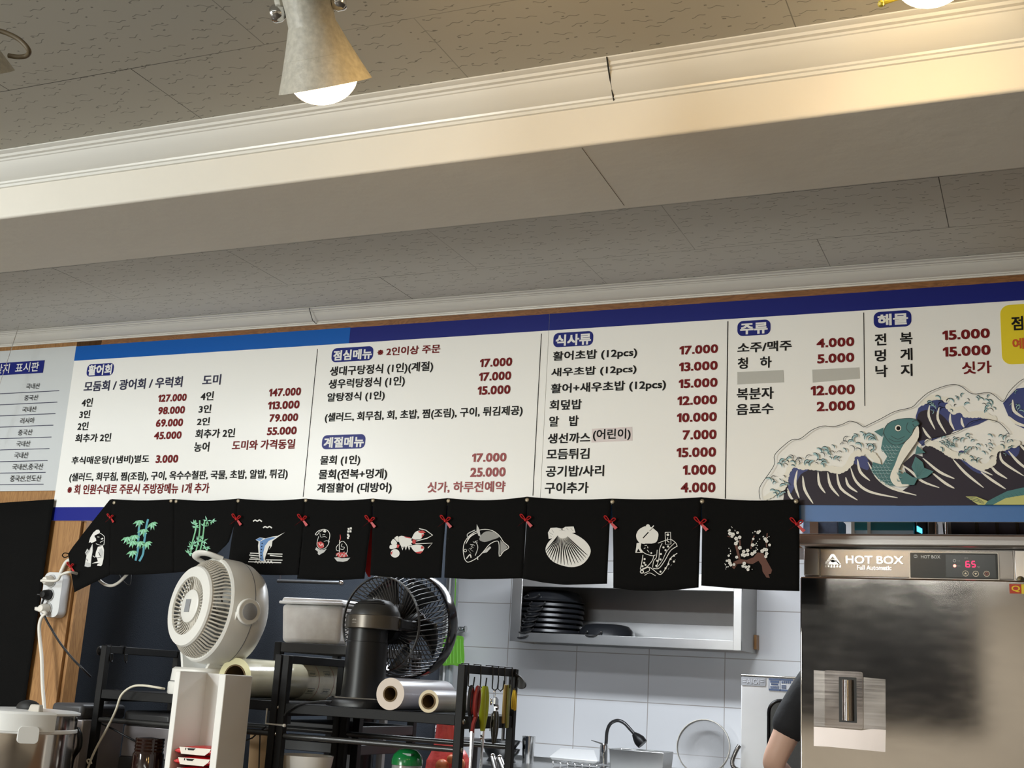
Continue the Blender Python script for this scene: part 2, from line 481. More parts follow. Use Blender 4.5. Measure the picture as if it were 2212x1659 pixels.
# ------------------------------------------------------------------ the setting
Y_C1, Y_F, Y_B = 1.852, 1.925, 2.236          # crown top edge on the ceiling, beam face, beam back
Z_B = EYE.z + 0.955                            # beam underside
XL, XR = -5.2, 2.6
b = MB(); b.box(XL, XR, -3.6, Y_F + 0.05, CEIL, CEIL + 0.05); b.build('ceiling', M_ceil1, kind='structure', smooth=False)
b = MB(); b.box(XL, XR, Y_B - 0.05, YW + 0.02, CEIL - 0.003, CEIL + 0.05); b.build('ceiling_2', M_ceil2, kind='structure', smooth=False)
b = MB(); b.box(XL, XR, Y_F, Y_B, Z_B, CEIL - 0.001); b.build('ceiling_beam', M_paint, kind='structure', bevel=0.006, bseg=3)

def crown(name, yw, z_top, dep, hgt, sgn=-1):
    """moulding running along x; profile from the wall face out to the ceiling"""
    prof = [(0, 0), (0.08, 0.0), (0.09, 0.10), (0.15, 0.12), (0.17, 0.19), (0.24, 0.22), (0.34, 0.30), (0.50, 0.46), (0.60, 0.60), (0.66, 0.72), (0.70, 0.74), (0.73, 0.80),
            (0.82, 0.82), (0.86, 0.90), (0.94, 0.92), (1.0, 0.96), (1.0, 1.0), (0, 1.0)]
    b = MB()
    pts = [(yw + sgn * p[0] * dep, z_top - hgt + p[1] * hgt) for p in prof]
    b.prism([(XL, y, z) for y, z in pts], (XR - XL, 0, 0))
    return b.build(name, M_crown, kind='structure', sharp=25)
zc1 = EYE.z + 0.5343 * Y_F
crown('trim_1', Y_F, CEIL, Y_F - Y_C1, CEIL - zc1)
zc2 = at(1106, 672, YW).z
crown('trim_2', YW, CEIL - 0.004, 0.059, CEIL - 0.004 - zc2)
b = MB(); b.tube([Vector((at(1252, 330, Y_F).x, Y_F + 0.01, Z_B)), Vector((at(1355, 440, Y_B).x, Y_B - 0.02, Z_B))], 0.0007, 4); b.build('trim_5', mat('hairline_crack', (0.25, 0.22, 0.19), 0.9), kind='structure')
# cracks where two lengths of moulding meet
M_crack = mat('crack', (0.02, 0.018, 0.015), 0.9)

# menu wall: header over the serving opening, post at its left, low wall under the counter
ZS0, ZS1 = EYE.z + 0.485 * 0.8957, EYE.z + 1.142 * 0.8957      # sign bottom and top
XP0 = at(112, 1125, YW).x - 0.004                               # left edge of post
XP1 = at(143, 1359, YW).x
ZH = ZS0 - 0.035
b = MB(); b.box(XP1 - 0.02, XR, YW, YW + 0.018, ZS0 + 0.004, CEIL); b.build('wall_front', M_veneer, kind='structure', smooth=False)
b = MB(); b.box(XP0, XP1, YW, YW + 0.066, 0.0, ZS0 + 0.005); b.box(XP0 - 1.2, XP0 + 0.001, YW, YW + 0.12, ZS0 + 0.02, CEIL); b.build('wall_left', M_post, kind='structure', smooth=False)
b = MB(); b.box(XP1 - 0.015, XP1 + 0.012, YW + 0.012, YW + 0.068, 0.0, ZS0); b.build('trim_3', M_post, kind='structure', smooth=False)
b = MB(); b.box(XL, XP0 - 1.2, YW, YW + 0.12, 0, CEIL); b.build('wall_front_2', M_wallpaint, kind='structure', smooth=False)
b = MB(); b.box(XP1 + 0.012, XR, YW + 0.14, YW + 0.26, 0.0, 0.86); b.build('wall_front_3', M_wallpaint, kind='structure', smooth=False)
# dining room shell behind the camera
b = MB(); b.box(XL, XR, -3.6, 6.6, -0.05, 0.0); b.build('floor', M_floor, kind='structure', smooth=False)
b = MB(); b.box(XL - 0.1, XL, -3.6, 6.6, 0, CEIL); b.build('wall_left_2', M_wallpaint, kind='structure', smooth=False)
b = MB(); b.box(XR, XR + 0.1, -3.6, 6.6, 0, CEIL); b.build('wall_right', M_wallpaint, kind='structure', smooth=False)
b = MB(); b.box(XL, XR, -3.7, -3.6, 0, CEIL); b.build('wall_rear', mat('rear_wall_paint', (0.74, 0.66, 0.56), 0.75, noise=0.04), kind='structure', smooth=False)
b = MB(); b.box(-2.35, -0.47, -3.598, -3.55, 1.15, 2.36); wf = b.build('unseen_dark_panel', mat('unseen_panel_black', (0.012, 0.013, 0.015), 0.25), kind='structure', smooth=False)  # unseen dark panel added to give the cabinet door its dark reflection
# kitchen shell
YB = 6.2
tx = at(1243, 1480, YB).x; tx2 = at(1565, 1500, YB).x
tw = (tx2 - tx) / 2
zr = at(1300, 1512, YB).z; th = (at(1300, 1408, YB).z - at(1300, 1614, YB).z) / 2
M_tile = tile_mat('white_wall_tile', tx - 20 * tw, zr - 20 * th, tw, th)
M_tile_s = tile_mat('white_wall_tile_side', 0.1 - 20 * tw, zr - 20 * th, tw, th, 'YZ')
XK0, XK1 = -4.4, 1.4
b = MB(); b.box(XK0, XK1, YB, YB + 0.1, 0, CEIL + 0.02); b.build('wall_back', M_tile, kind='structure', smooth=False)
b = MB(); b.box(XK0 - 0.1, XK0, YW + 0.16, YB, 0, CEIL); b.build('wall_left_3', M_tile_s, kind='structure', smooth=False)
b = MB(); b.box(XK1, XK1 + 0.1, YW + 0.16, YB, 0, CEIL); b.build('wall_right_2', M_tile_s, kind='structure', smooth=False)
b = MB(); b.box(XK0, XK1, YW + 0.019, YB, CEIL - 0.001, CEIL + 0.05); b.build('ceiling_3', mat('kitchen_ceiling', (0.72, 0.73, 0.74), 0.7), kind='structure', smooth=False)

# crack lines in the crown mouldings (gaps with depth, part of the trim)
b = MB()
for (pts, yq) in (([(1312, 126), (1318, 160), (1328, 216)], None),):
    P = [Vector((atz(1312, 126, CEIL - 0.003).x, Y_C1 - 0.001, CEIL - 0.002)), Vector((at(1318, 160, Y_C1 + 0.03).x, Y_C1 + 0.022, CEIL - 0.018)), Vector((at(1328, 216, Y_F).x, Y_F - 0.003, zc1 + 0.002))]
    b.tube(P, 0.0014, 5)
P = [Vector((at(668, 660, YW - 0.06).x, YW - 0.0595, CEIL - 0.006)), Vector((at(678, 680, YW - 0.03).x, YW - 0.034, CEIL - 0.038)), Vector((at(684, 706, YW).x, YW - 0.004, zc2 + 0.003))]
b.tube(P, 0.0011, 5)
b.build('trim_4', M_crack, kind='structure')
# ------------------------------------------------------------------ menu boards
M_board = mat('board_white', (0.92, 0.92, 0.90), 0.32)
M_board_o = mat('origin_board_dimmed', (0.62, 0.65, 0.67), 0.4)  # whitish board; its weaker light is put into the grey
M_navy = mat('navy_vinyl', (0.009, 0.016, 0.19), 0.4, spec=0.25)
M_blue = mat('blue_vinyl', (0.002, 0.105, 0.46), 0.4, spec=0.25)
M_blue2 = mat('mid_blue_vinyl', (0.05, 0.17, 0.45), 0.35)
M_ink = mat('black_ink', (0.006, 0.006, 0.007), 0.6, spec=0.2)
M_ink_n = mat('navy_ink', (0.008, 0.008, 0.05), 0.5)
M_ink_r = mat('dark_red_ink', (0.17, 0.006, 0.008), 0.6, spec=0.2)
M_ink_r2 = mat('faded_red_ink', (0.31, 0.035, 0.035), 0.5)
M_ink_w = mat('white_ink', (0.85, 0.85, 0.85), 0.5)
M_tape = mat('grey_tape', (0.52, 0.52, 0.49), 0.3)
M_pinks = mat('pinkish_sticker', (0.72, 0.64, 0.64), 0.4)
M_yel = mat('yellow_sticker', (0.83, 0.66, 0.02), 0.4)
M_ora = mat('orange_ink', (0.62, 0.09, 0.01), 0.5)
YS = YW - 0.006                                   # face of the boards
def boxpt(cr, lb, rt, y): return at(*cr(*lb), y), at(*cr(*rt), y)
def lettering(name, parent, cr, items, m, off=0.026, y=None, lift=0.0012):
    for body, lb, rt in items:
        b = MB()
        A, B = boxpt(cr, lb, rt, (y or YS) - lift)
        put_text(b, body, A, B, off)
        o = b.build(name, m, parent, smooth=False, weld=False)
    return o
def badge(parent, cr, lb, rt, body, tlb, trt):
    A, B = boxpt(cr, lb, rt, YS)
    r = min(abs(B.z - A.z) * 0.36, abs(B.x - A.x) * 0.4)
    b = MB(); b.prism([(x, YS - 0.0008, z) for x, z in rrect(A.x, B.x, A.z, B.z, r)], (0, 0.0009, 0))
    o = b.build('heading_badge', M_navy, parent, smooth=False)
    lettering('lettering', o, cr, [(body, tlb, trt)], M_ink_w, 0.045)
    return o
def rules(parent, cr, segs, m, w=0.0022, name='rule_line', lift=0.0010):
    for a, c in segs:
        A, B = at(*cr(*a), YS), at(*cr(*c), YS)
        b = MB()
        if abs(A.x - B.x) < abs(A.z - B.z):
            x = (A.x + B.x) / 2; b.box(x - w / 2, x + w / 2, YS - lift, YS + 0.0002, min(A.z, B.z), max(A.z, B.z))
        else:
            z = (A.z + B.z) / 2; b.box(min(A.x, B.x), max(A.x, B.x), YS - lift, YS + 0.0002, z - w / 2, z + w / 2)
        b.build(name, m, parent, smooth=False)
def band(parent, name, xa, xb, za, zb, m, lift=0.0008):
    b = MB(); b.box(xa, xb, YS - lift, YS + 0.0002, za, zb)
    return b.build(name, m, parent, smooth=False)
XA0, XS = at(140, 940, YW).x, (at(1188, 680, YW).x + at(1176, 960, YW).x) / 2
XB1 = at(*C4(2436, 1200), YW).x
zt = at(700, 745, YS).z                            # lower edge of the top band
zb = at(1735, 1089, YS).z                           # upper edge of the bottom band
def board(name, label, x0, x1):
    t = thing(name, label, 'menu board', (x0, YW, ZS0))
    b = MB(); b.box(x0, x1, YS, YW - 0.0005, ZS0, ZS1)
    b.build('panel', M_board, t, smooth=False)
    return t
tA = board('menu_board', 'long white menu board with the light blue strip on its top edge', XA0, XS - 0.0006)
tB = board('menu_board', 'white menu board with the wave and fish picture, right of the thin seam', XS + 0.0006, XB1)
xm = at(757, 712, YS).x
band(tA, 'top_band', XA0, xm, zt, ZS1 + 0.001, M_blue, 0.0012); band(tA, 'top_band', xm, XS - 0.0006, zt, ZS1, M_navy)
band(tB, 'top_band', XS + 0.0006, XB1, zt, ZS1, M_navy)
band(tA, 'bottom_band', XA0, XS - 0.0006, ZS0, zb, mat('royal_blue_vinyl', (0.008, 0.015, 0.24), 0.4, spec=0.25))
band(tB, 'bottom_band', XS + 0.0006, XB1, ZS0, zb, M_blue2)
# --- sashimi section
badge(tA, C1, (588, 360), (782, 265), '활어회', (600, 350), (766, 274))
lettering('section_title', tA, C1, [('모둠회 / 광어회 / 우럭회', (570, 462), (1248, 357)), ('도미', (1380, 418), (1510, 343))], M_ink_n)
lettering('dish_text', tA, C1, [('4인', (555, 565), (635, 505)), ('3인', (540, 643), (617, 588)), ('2인', (527, 725), (605, 668)), ('회추가 2인', (512, 808), (760, 745)),
    ('4인', (1368, 522), (1460, 460)), ('3인', (1355, 607), (1443, 550)), ('2인', (1343, 692), (1433, 637)), ('회추가 2인', (1332, 780), (1605, 712)), ('농어', (1322, 872), (1430, 805)),
    ('후식매운탕(1냄비)별도', (485, 965), (1020, 893)), ('(샐러드, 회무침, 찜(조림), 구이, 옥수수철판, 국물, 초밥, 알밥, 튀김)', (470, 1082), (1965, 990))], M_ink)
lettering('price_text', tA, C1, [('127.000', (1078, 532), (1275, 475)), ('98.000', (1078, 617), (1263, 560)), ('69.000', (1063, 702), (1250, 645)), ('45.000', (1050, 787), (1240, 732)),
    ('147.000', (1835, 495), (2055, 433)), ('113.000', (1828, 583), (2045, 522)), ('79.000', (1838, 668), (2035, 610)), ('55.000', (1822, 758), (2025, 700)), ('도미와 가격동일', (1582, 860), (2015, 785)),
    ('3.000', (1062, 948), (1217, 893)), ('※ 회 인원수대로 주문시 주방장메뉴 1개 추가', (457, 1162), (1430, 1085))], M_ink_r)
# --- lunch and season sections
rules(tA, C2, [((325, 273), (195, 1450)), ((2102, 150), (2030, 1440))], M_ink, 0.0019)
badge(tA, C2, (425, 380), (765, 248), '점심메뉴', (442, 364), (750, 270))
badge(tA, C2, (348, 1072), (702, 950), '계절메뉴', (366, 1058), (686, 970))
lettering('dish_text', tA, C2, [('생대구탕정식 (1인)(계절)', (412, 498), (1238, 370)), ('생우럭탕정식 (1인)', (402, 600), (1013, 487)), ('알탕정식 (1인)', (392, 702), (853, 605)),
    ('(샐러드, 회무침, 회, 초밥, 찜(조림), 구이, 튀김제공)', (373, 862), (1950, 722)), ('물회 (1인)', (335, 1205), (658, 1117)), ('물회(전복+멍게)', (323, 1320), (872, 1225)), ('계절활어 (대방어)', (310, 1427), (908, 1335))], M_ink)
lettering('price_text', tA, C2, [('※ 2인이상 주문', (793, 330), (1295, 235)), ('17.000', (1610, 418), (1866, 340)), ('17.000', (1603, 528), (1858, 450)), ('15.000', (1592, 638), (1852, 560))], M_ink_r)
lettering('price_text', tA, C2, [('17.000', (1547, 1172), (1820, 1100)), ('25.000', (1533, 1290), (1813, 1215)), ('싯가, 하루전예약', (1190, 1418), (1812, 1325))], M_ink_r2)
# --- meals
badge(tB, C3, (165, 408), (487, 275), '식사류', (187, 395), (465, 295))
lettering('dish_text', tB, C3, [('활어초밥 (12pcs)', (163, 525), (833, 405)), ('새우초밥 (12pcs)', (150, 650), (828, 540)), ('활어+새우초밥 (12pcs)', (147, 785), (1062, 658)), ('회덮밥', (137, 907), (392, 820)),
    ('알   밥', (133, 1037), (368, 950)), ('생선까스', (123, 1172), (460, 1085)), ('모듬튀김', (113, 1300), (453, 1210)), ('공기밥/사리', (107, 1437), (570, 1345)), ('구이추가', (98, 1570), (447, 1480))], M_ink)
lettering('price_text', tB, C3, [('17.000', (1173, 465), (1476, 382)), ('13.000', (1170, 598), (1473, 515)), ('15.000', (1167, 732), (1472, 650)), ('12.000', (1157, 868), (1468, 787)), ('10.000', (1153, 1003), (1466, 923)),
    ('7.000', (1198, 1142), (1464, 1062)), ('15.000', (1150, 1282), (1460, 1202)), ('1.000', (1200, 1422), (1458, 1342)), ('4.000', (1183, 1562), (1455, 1483))], M_ink_r)
def patch(name, parent, cr, pts, m, lift=0.0008):
    b = MB(); P = [at(*cr(*p), YS) for p in pts]
    b.prism([(p.x, YS - lift, p.z) for p in P], (0, lift + 0.0001, 0))
    return b.build(name, m, parent, smooth=False)
s = patch('sticker', tB, C3, [(470, 1165), (797, 1150), (795, 1040), (475, 1056)], M_pinks)
lettering('lettering', s, C3, [('(어린이)', (482, 1152), (782, 1053))], M_ink)
rules(tB, C3, [((1558, 200), (1537, 1612))], M_ink, 0.0019)
# --- drinks, seafood
badge(tB, C4, (143, 423), (383, 300), '주류', (167, 408), (358, 322))
badge(tB, C4, (1128, 365), (1398, 232), '해물', (1160, 345), (1370, 255))
lettering('dish_text', tB, C4, [('소주/맥주', (145, 543), (533, 450)), ('청   하', (147, 658), (388, 567)), ('복분자', (140, 882), (403, 788)), ('음료수', (137, 990), (402, 905)),
    ('전   복', (1137, 490), (1403, 392)), ('멍   게', (1138, 605), (1403, 508)), ('낙   지', (1142, 718), (1403, 622))], M_ink)
lettering('price_text', tB, C4, [('4.000', (717, 505), (983, 428)), ('5.000', (722, 618), (983, 541)), ('12.000', (675, 850), (987, 770)), ('2.000', (718, 963), (987, 887)),
    ('15.000', (1627, 450), (1960, 365)), ('15.000', (1630, 570), (1965, 485)), ('싯가', (1768, 695), (1973, 600))], M_ink_r)
for pts in ([(143, 770), (480, 755), (475, 667), (143, 681)], [(687, 757), (1027, 728), (1023, 647), (684, 664)]):
    patch('tape_strip', tB, C4, pts, M_tape)
rules(tB, C4, [((75, 315), (55, 1595)), ((1055, 252), (1063, 925))], M_ink, 0.0018)
A, B = boxpt(C4, (2055, 628), (2400, 178), YS)
b = MB(); b.prism([(x, YS - 0.001, z) for x, z in rrect(A.x, min(B.x, XB1 - 0.004), A.z, B.z, 0.022)], (0, 0.0011, 0))
ys = b.build('yellow_sticker', M_yel, tB, smooth=False)
lettering('lettering', ys, C4, [('점심', (2125, 378), (2300, 272))], M_ink, 0.03, lift=0.002)
lettering('red_lettering', ys, C4, [('예약', (2132, 515), (2310, 430))], M_ora, 0.03, lift=0.002)

# --- sea picture: a plain wave and leaping carp in the board's own colours
M_wave = mat('wave_dark', (0.036, 0.030, 0.046), 0.5, spec=0.2)
M_wave2 = mat('wave_navy', (0.022, 0.045, 0.21), 0.4)
M_teal = mat('carp_teal', (0.045, 0.19, 0.21), 0.4)
M_teal2 = mat('foam_blue', (0.33, 0.55, 0.60), 0.4)
M_cream = mat('foam_cream', (0.88, 0.86, 0.78), 0.4)
M_yg = mat('fish_yellow', (0.55, 0.56, 0.20), 0.4)
M_teald = mat('carp_outline', (0.012, 0.06, 0.075), 0.4)
def onboard(px, py, l):
    p = at(px, py, YS - 0.0006 - l)
    p.x = min(p.x, XB1 - 0.001)
    return p
a = Art(onboard, C4)
SEA = [M_wave, M_wave2, M_teal, M_teal2, M_cream, M_ink, M_yg, M_teald]
rnd = random.Random(3)
# far wave on the right edge, middle wave, then front swells
a.poly([(2060, 905), (2110, 850), (2160, 800), (2230, 790), (2420, 760), (2420, 1130), (2260, 1110), (2150, 1060), (2100, 1000)], 1)
a.poly([(1445, 1180), (1430, 1000), (1450, 940), (1500, 900), (1580, 880), (1650, 885), (1680, 950), (1760, 960), (1800, 1000), (1900, 1000), (1960, 1020), (1880, 1060), (1700, 1110), (1560, 1170), (1480, 1215)], 1)
a.poly([(1445, 1180), (1600, 1150), (1700, 1110), (1640, 1010), (1560, 960), (1480, 960), (1440, 1010)], 0, 3)
for q in [[(1530, 920), (1525, 1000), (1570, 1095)], [(1600, 930), (1590, 1020), (1650, 1125)], [(1680, 980), (1680, 1040), (1710, 1100)], [(1480, 1080), (1510, 1130), (1545, 1165)], [(1760, 1010), (1765, 1050), (1780, 1080)]]:
    a.line(q, 18, 4, -1)
# foam of the middle wave
def scallop(pts, r, mi, ry=None):
    for (x, y) in pts: a.disc(x, y, r * rnd.uniform(0.8, 1.2), mi, 12)
def along(pts, step):
    out = []
    p = spl2(pts, 6)
    acc = 0
    for (x0, y0), (x1, y1) in zip(p, p[1:]):
        d = math.hypot(x1 - x0, y1 - y0)
        while acc < d:
            t = acc / d; out.append((x0 + (x1 - x0) * t, y0 + (y1 - y0) * t)); acc += step
        acc -= d
    return out
def curls(poly_fn, n, r0, r1, fill=0.6):
    k = 0
    while k < n:
        x, y = poly_fn()
        r = rnd.uniform(r0, r1); t0 = rnd.uniform(-2.6, -1.8); t1 = t0 + rnd.uniform(2.0, 3.0); sg = rnd.choice((-1, 1))
        arc = [(x + sg * r * math.cos(t0 + (t1 - t0) * i / 6), y + r * math.sin(t0 + (t1 - t0) * i / 6)) for i in range(7)]
        if rnd.random() < fill: a.line([(px + 2, py + r * 0.22) for px, py in arc], r * 0.55, 3, -1, 0)
        a.line(arc, 5.0, 5, -1, 0)
        k += 1
scallop(along([(1480, 905), (1560, 862), (1650, 880)], 26), 20, 4)
scallop(along([(1665, 930), (1700, 960), (1760, 950), (1800, 990), (1880, 985), (1950, 1000), (2010, 1030)], 26), 24, 4)
curls(lambda: (rnd.uniform(1520, 2000), rnd.uniform(840, 985)), 34, 12, 24)
curls(lambda: (rnd.uniform(2110, 2220), rnd.uniform(800, 1000)), 8, 14, 26)
for q in [[(2130, 880), (2140, 960), (2210, 1010)], [(2100, 1000), (2160, 1050), (2260, 1080)]]: a.line(q, 22, 4, -1)
# big left wave body
a.poly([(470, 1635), (480, 1560), (490, 1470), (520, 1370), (560, 1340), (640, 1365), (720, 1395), (800, 1395), (900, 1405), (955, 1370), (985, 1300), (1060, 1285), (1110, 1330), (1160, 1430), (1240, 1510), (1350, 1555), (1480, 1580), (1480, 1645), (640, 1640)], 0)
a.poly([(505, 1460), (520, 1370), (560, 1335), (640, 1360), (650, 1390), (600, 1420), (560, 1500), (520, 1560)], 1, 3)
a.poly([(970, 1330), (990, 1295), (1060, 1285), (1090, 1330), (1080, 1390)], 1, 3)
# right front swell
a.poly([(1290, 1645), (1330, 1540), (1420, 1480), (1560, 1400), (1480, 1330), (1480, 1230), (1540, 1180), (1600, 1200), (1700, 1290), (1800, 1330), (1880, 1370), (1960, 1350), (2000, 1270), (2080, 1230), (2180, 1200), (2440, 1260), (2440, 1640)], 0)
a.poly([(1380, 1480), (1340, 1340), (1420, 1270), (1500, 1300), (1560, 1400), (1460, 1500)], 0)
a.poly([(1720, 1280), (1760, 1245), (1830, 1290), (1900, 1360), (1930, 1420), (1840, 1390)], 1, 3)
a.poly([(2060, 1240), (2110, 1200), (2180, 1220), (2160, 1290), (2100, 1280)], 1, 3)
for q in [[(725, 1400), (735, 1490), (778, 1555)], [(795, 1405), (815, 1500), (878, 1578)], [(860, 1400), (890, 1520), (1010, 1605)], [(925, 1440), (945, 1500), (1010, 1548)], [(960, 1370), (1000, 1470), (1100, 1545), (1300, 1588)],
          [(1010, 1310), (1030, 1400), (1100, 1465)], [(1085, 1330), (1150, 1440), (1260, 1520), (1435, 1570)], [(575, 1390), (560, 1490), (590, 1590)], [(615, 1430), (630, 1530), (690, 1630)], [(505, 1520), (520, 1570), (550, 1610)],
          [(1480, 1300), (1600, 1400), (1710, 1450)], [(1540, 1400), (1640, 1480), (1710, 1520)], [(1700, 1310), (1790, 1410), (1920, 1515)], [(1760, 1290), (1850, 1360), (1985, 1425)], [(1960, 1340), (2010, 1400), (2090, 1450)],
          [(1900, 1400), (1980, 1460), (2080, 1525)], [(2040, 1260), (2060, 1330), (2210, 1430)], [(2100, 1250), (2170, 1330), (2260, 1400)], [(1330, 1350), (1400, 1400), (1480, 1470), (1600, 1515)], [(2170, 1190), (2230, 1250), (2330, 1300)]]:
    a.line(q, 19, 4, -1)
# scalloped foam along the swells
scallop(along([(345, 1590), (400, 1560), (480, 1500), (500, 1420), (540, 1350), (600, 1350)], 24), 21, 4)
scallop(along([(520, 1330), (600, 1360), (700, 1365), (790, 1375), (890, 1390), (950, 1345), (985, 1275), (1060, 1265)], 26), 23, 4)
scallop(along([(1060, 1250), (1130, 1290), (1170, 1360)], 24), 22, 4)
scallop(along([(1520, 1190), (1600, 1215), (1690, 1275), (1780, 1290), (1850, 1335), (1920, 1365), (1985, 1330), (2000, 1250), (2090, 1215), (2180, 1190)], 26), 25, 4)
def in_foam():
    x = rnd.uniform(440, 1150)
    lo = 1365 if x < 900 else 1270
    hi = 1330 - (x - 440) * 0.36
    return x, rnd.uniform(max(hi, 1090), lo)
curls(in_foam, 62, 14, 27)
curls(lambda: (rnd.uniform(355, 500), rnd.uniform(1440, 1590)), 16, 12, 24)
curls(lambda: (lambda x: (x, rnd.uniform(1160 - (0 if x < 1700 else 40), 1250 if x < 1750 else 1330)))(rnd.uniform(1600, 2130)), 54, 10, 21, 0.75)
# outlines of the foam clouds
for q in [[(308, 1600), (300, 1530), (330, 1470), (380, 1400), (412, 1340), (412, 1280), (480, 1210), (540, 1168), (600, 1160), (680, 1100), (760, 1070), (830, 1075), (900, 1058), (950, 1036), (1000, 1045), (1055, 1078)],
          [(1055, 1078), (1170, 1022), (1280, 965), (1400, 935), (1450, 890), (1520, 830), (1620, 788), (1700, 770), (1760, 785), (1840, 838), (1950, 828), (2000, 850), (2060, 893), (2100, 830), (2150, 775), (2212, 730), (2330, 700)],
          [(1470, 1215), (1540, 1160), (1680, 1130), (1780, 1085), (1830, 1040), (1930, 1020), (2020, 1040), (2070, 1080), (2105, 1125)]]:
    a.line(q, 4.2, 5)
# carp
a.poly([(1195, 1150), (1180, 1230), (1225, 1290), (1190, 1350), (1120, 1330), (1110, 1390), (1160, 1450), (1240, 1500), (1330, 1500), (1420, 1495), (1445, 1445), (1350, 1430), (1300, 1390), (1320, 1290), (1370, 1190), (1310, 1205)], 2)
a.poly([(1405, 1130), (1445, 1065), (1452, 1150), (1400, 1235), (1335, 1330), (1305, 1400), (1320, 1465), (1385, 1497), (1290, 1505), (1245, 1440), (1280, 1350), (1310, 1270), (1345, 1200)], 4, 3)
a.poly([(1440, 1445), (1400, 1365), (1428, 1290), (1480, 1330), (1492, 1372), (1560, 1398), (1510, 1440), (1452, 1452)], 2)
a.poly([(1440, 1210), (1500, 1262), (1425, 1275)], 2); a.poly([(1190, 1150), (1130, 1110), (1200, 1080)], 2)
a.poly([(1310, 1440), (1350, 1400), (1410, 1440), (1440, 1450), (1400, 1490), (1330, 1490)], 2)
a.poly([(1195, 1130), (1212, 1075), (1258, 1036), (1330, 1018), (1400, 1015), (1440, 1028), (1452, 1058), (1415, 1090), (1402, 1130), (1368, 1170), (1310, 1205), (1250, 1205), (1205, 1175)], 2, 3)
a.line([(1195, 1130), (1212, 1075), (1258, 1036), (1330, 1018), (1400, 1015), (1440, 1028)], 5, 7)
a.line([(1230, 1050), (1200, 1120), (1250, 1195), (1310, 1205), (1368, 1170), (1402, 1130)], 5, 7)
a.line([(1375, 1045), (1362, 1085), (1390, 1120)], 5, 7); a.line([(1405, 1040), (1435, 1030), (1455, 1055), (1425, 1075), (1408, 1055)], 6, 7)
a.line([(1250, 1140), (1300, 1165), (1350, 1145)], 4, 7); a.line([(1235, 1160), (1290, 1185), (1340, 1170)], 4, 7)
a.disc(1303, 1085, 26, 7); a.disc(1303, 1085, 23, 4); a.disc(1305, 1086, 15, 5)
def inside(p, poly):
    x, y = p; r = False
    for (x0, y0), (x1, y1) in zip(poly, poly[1:] + poly[:1]):
        if (y0 > y) != (y1 > y) and x < (x1 - x0) * (y - y0) / (y1 - y0) + x0: r = not r
    return r
BODY = [(1195, 1205), (1190, 1235), (1235, 1290), (1200, 1350), (1125, 1340), (1120, 1390), (1165, 1445), (1240, 1490), (1330, 1490), (1330, 1440), (1310, 1290), (1350, 1200), (1290, 1212)]
BELLY = [(1400, 1100), (1450, 1150), (1400, 1235), (1335, 1330), (1305, 1400), (1320, 1465), (1385, 1497), (1290, 1505), (1235, 1440), (1268, 1350), (1298, 1270), (1335, 1200)]
for i in range(12):
    for j in range(10):
        cx, cy = 1110 + j * 25 + (i % 2) * 12, 1215 + i * 24
        if not inside((cx, cy), BODY) or inside((cx + 8, cy), BELLY): continue
        a.line([(cx - 17, cy - 8), (cx - 8, cy + 10), (cx + 12, cy + 8)], 6, 3, -1, 0); a.line([(cx - 17, cy - 3), (cx - 8, cy + 15), (cx + 12, cy + 13)], 3.5, 7, -1, 0)
for k in range(5): a.line([(1440, 1435), (1425 + k * 22, 1330 + k * 14)], 3.5, 7, -1, 0)
# second fish at the lower right
a.poly([(1790, 1578), (1870, 1580), (1950, 1612), (2010, 1580), (2090, 1540), (2200, 1515), (2440, 1500), (2440, 1638), (1880, 1638)], 6)
a.poly([(1950, 1612), (2010, 1580), (2090, 1540), (2200, 1515), (2440, 1500), (2440, 1560), (2200, 1570), (2080, 1590), (1990, 1638), (1930, 1638)], 2)
for k in range(12): a.line([(2000 + k * 30, 1590 - k * 7), (2020 + k * 30, 1610 - k * 6)], 5, 7, -1, 0)
for k in range(3): a.line([(1800, 1582 + k * 8), (1870, 1592 + k * 11), (1925, 1622 + k * 5)], 4, 7, -1)
a.build('sea_picture', SEA, tB)

# ------------------------------------------------------------------ origin-of-food board at the left edge
xo0, zo0 = -4.6, at(60, 1061, YW).z
tO = thing('origin_board', 'whitish ingredient-origin board, greyed for weaker light, with ruled rows, at the far left beside the menu', 'sign board', (xo0, YW, zo0))
b = MB(); b.box(xo0, XA0 - 0.001, YS + 0.001, YW - 0.0005, zo0, ZS1 + 0.004); b.build('panel', M_board_o, tO, smooth=False)
A, B = boxpt(C1, (0, 350), (305, 247), YS)
tb = band(tO, 'title_band', A.x - 0.28, B.x, A.z, B.z, M_navy)
lettering('lettering', tb, C1, [('원산지  표시판', (-90, 343), (270, 258))], M_ink_w, 0.012, lift=0.0018)
lettering('country_text', tO, C1, [('국내산', (175, 445), (273, 402)), ('중국산', (162, 523), (262, 482)), ('국내산', (148, 602), (250, 560)), ('러시아', (135, 680), (236, 637)), ('중국산', (120, 760), (222, 717)),
    ('국내산', (108, 837), (208, 795)), ('국내산', (93, 917), (195, 873)), ('국내산,중국산', (80, 998), (296, 950)), ('중국산,인도산', (65, 1078), (283, 1030))], M_ink, 0.004, lift=0.0018)
for x, y in ((403, 455), (390, 533), (377, 611), (363, 690), (350, 771), (336, 850), (323, 932), (310, 1012), (296, 1093)):
    P = at(*C1(x, y), YS)
    b = MB(); b.box(P.x - 0.75, P.x, YS - 0.0004, YS + 0.0012, P.z - 0.0011, P.z + 0.0011)
    b.build('rule_line', M_ink_n, tO, smooth=False)
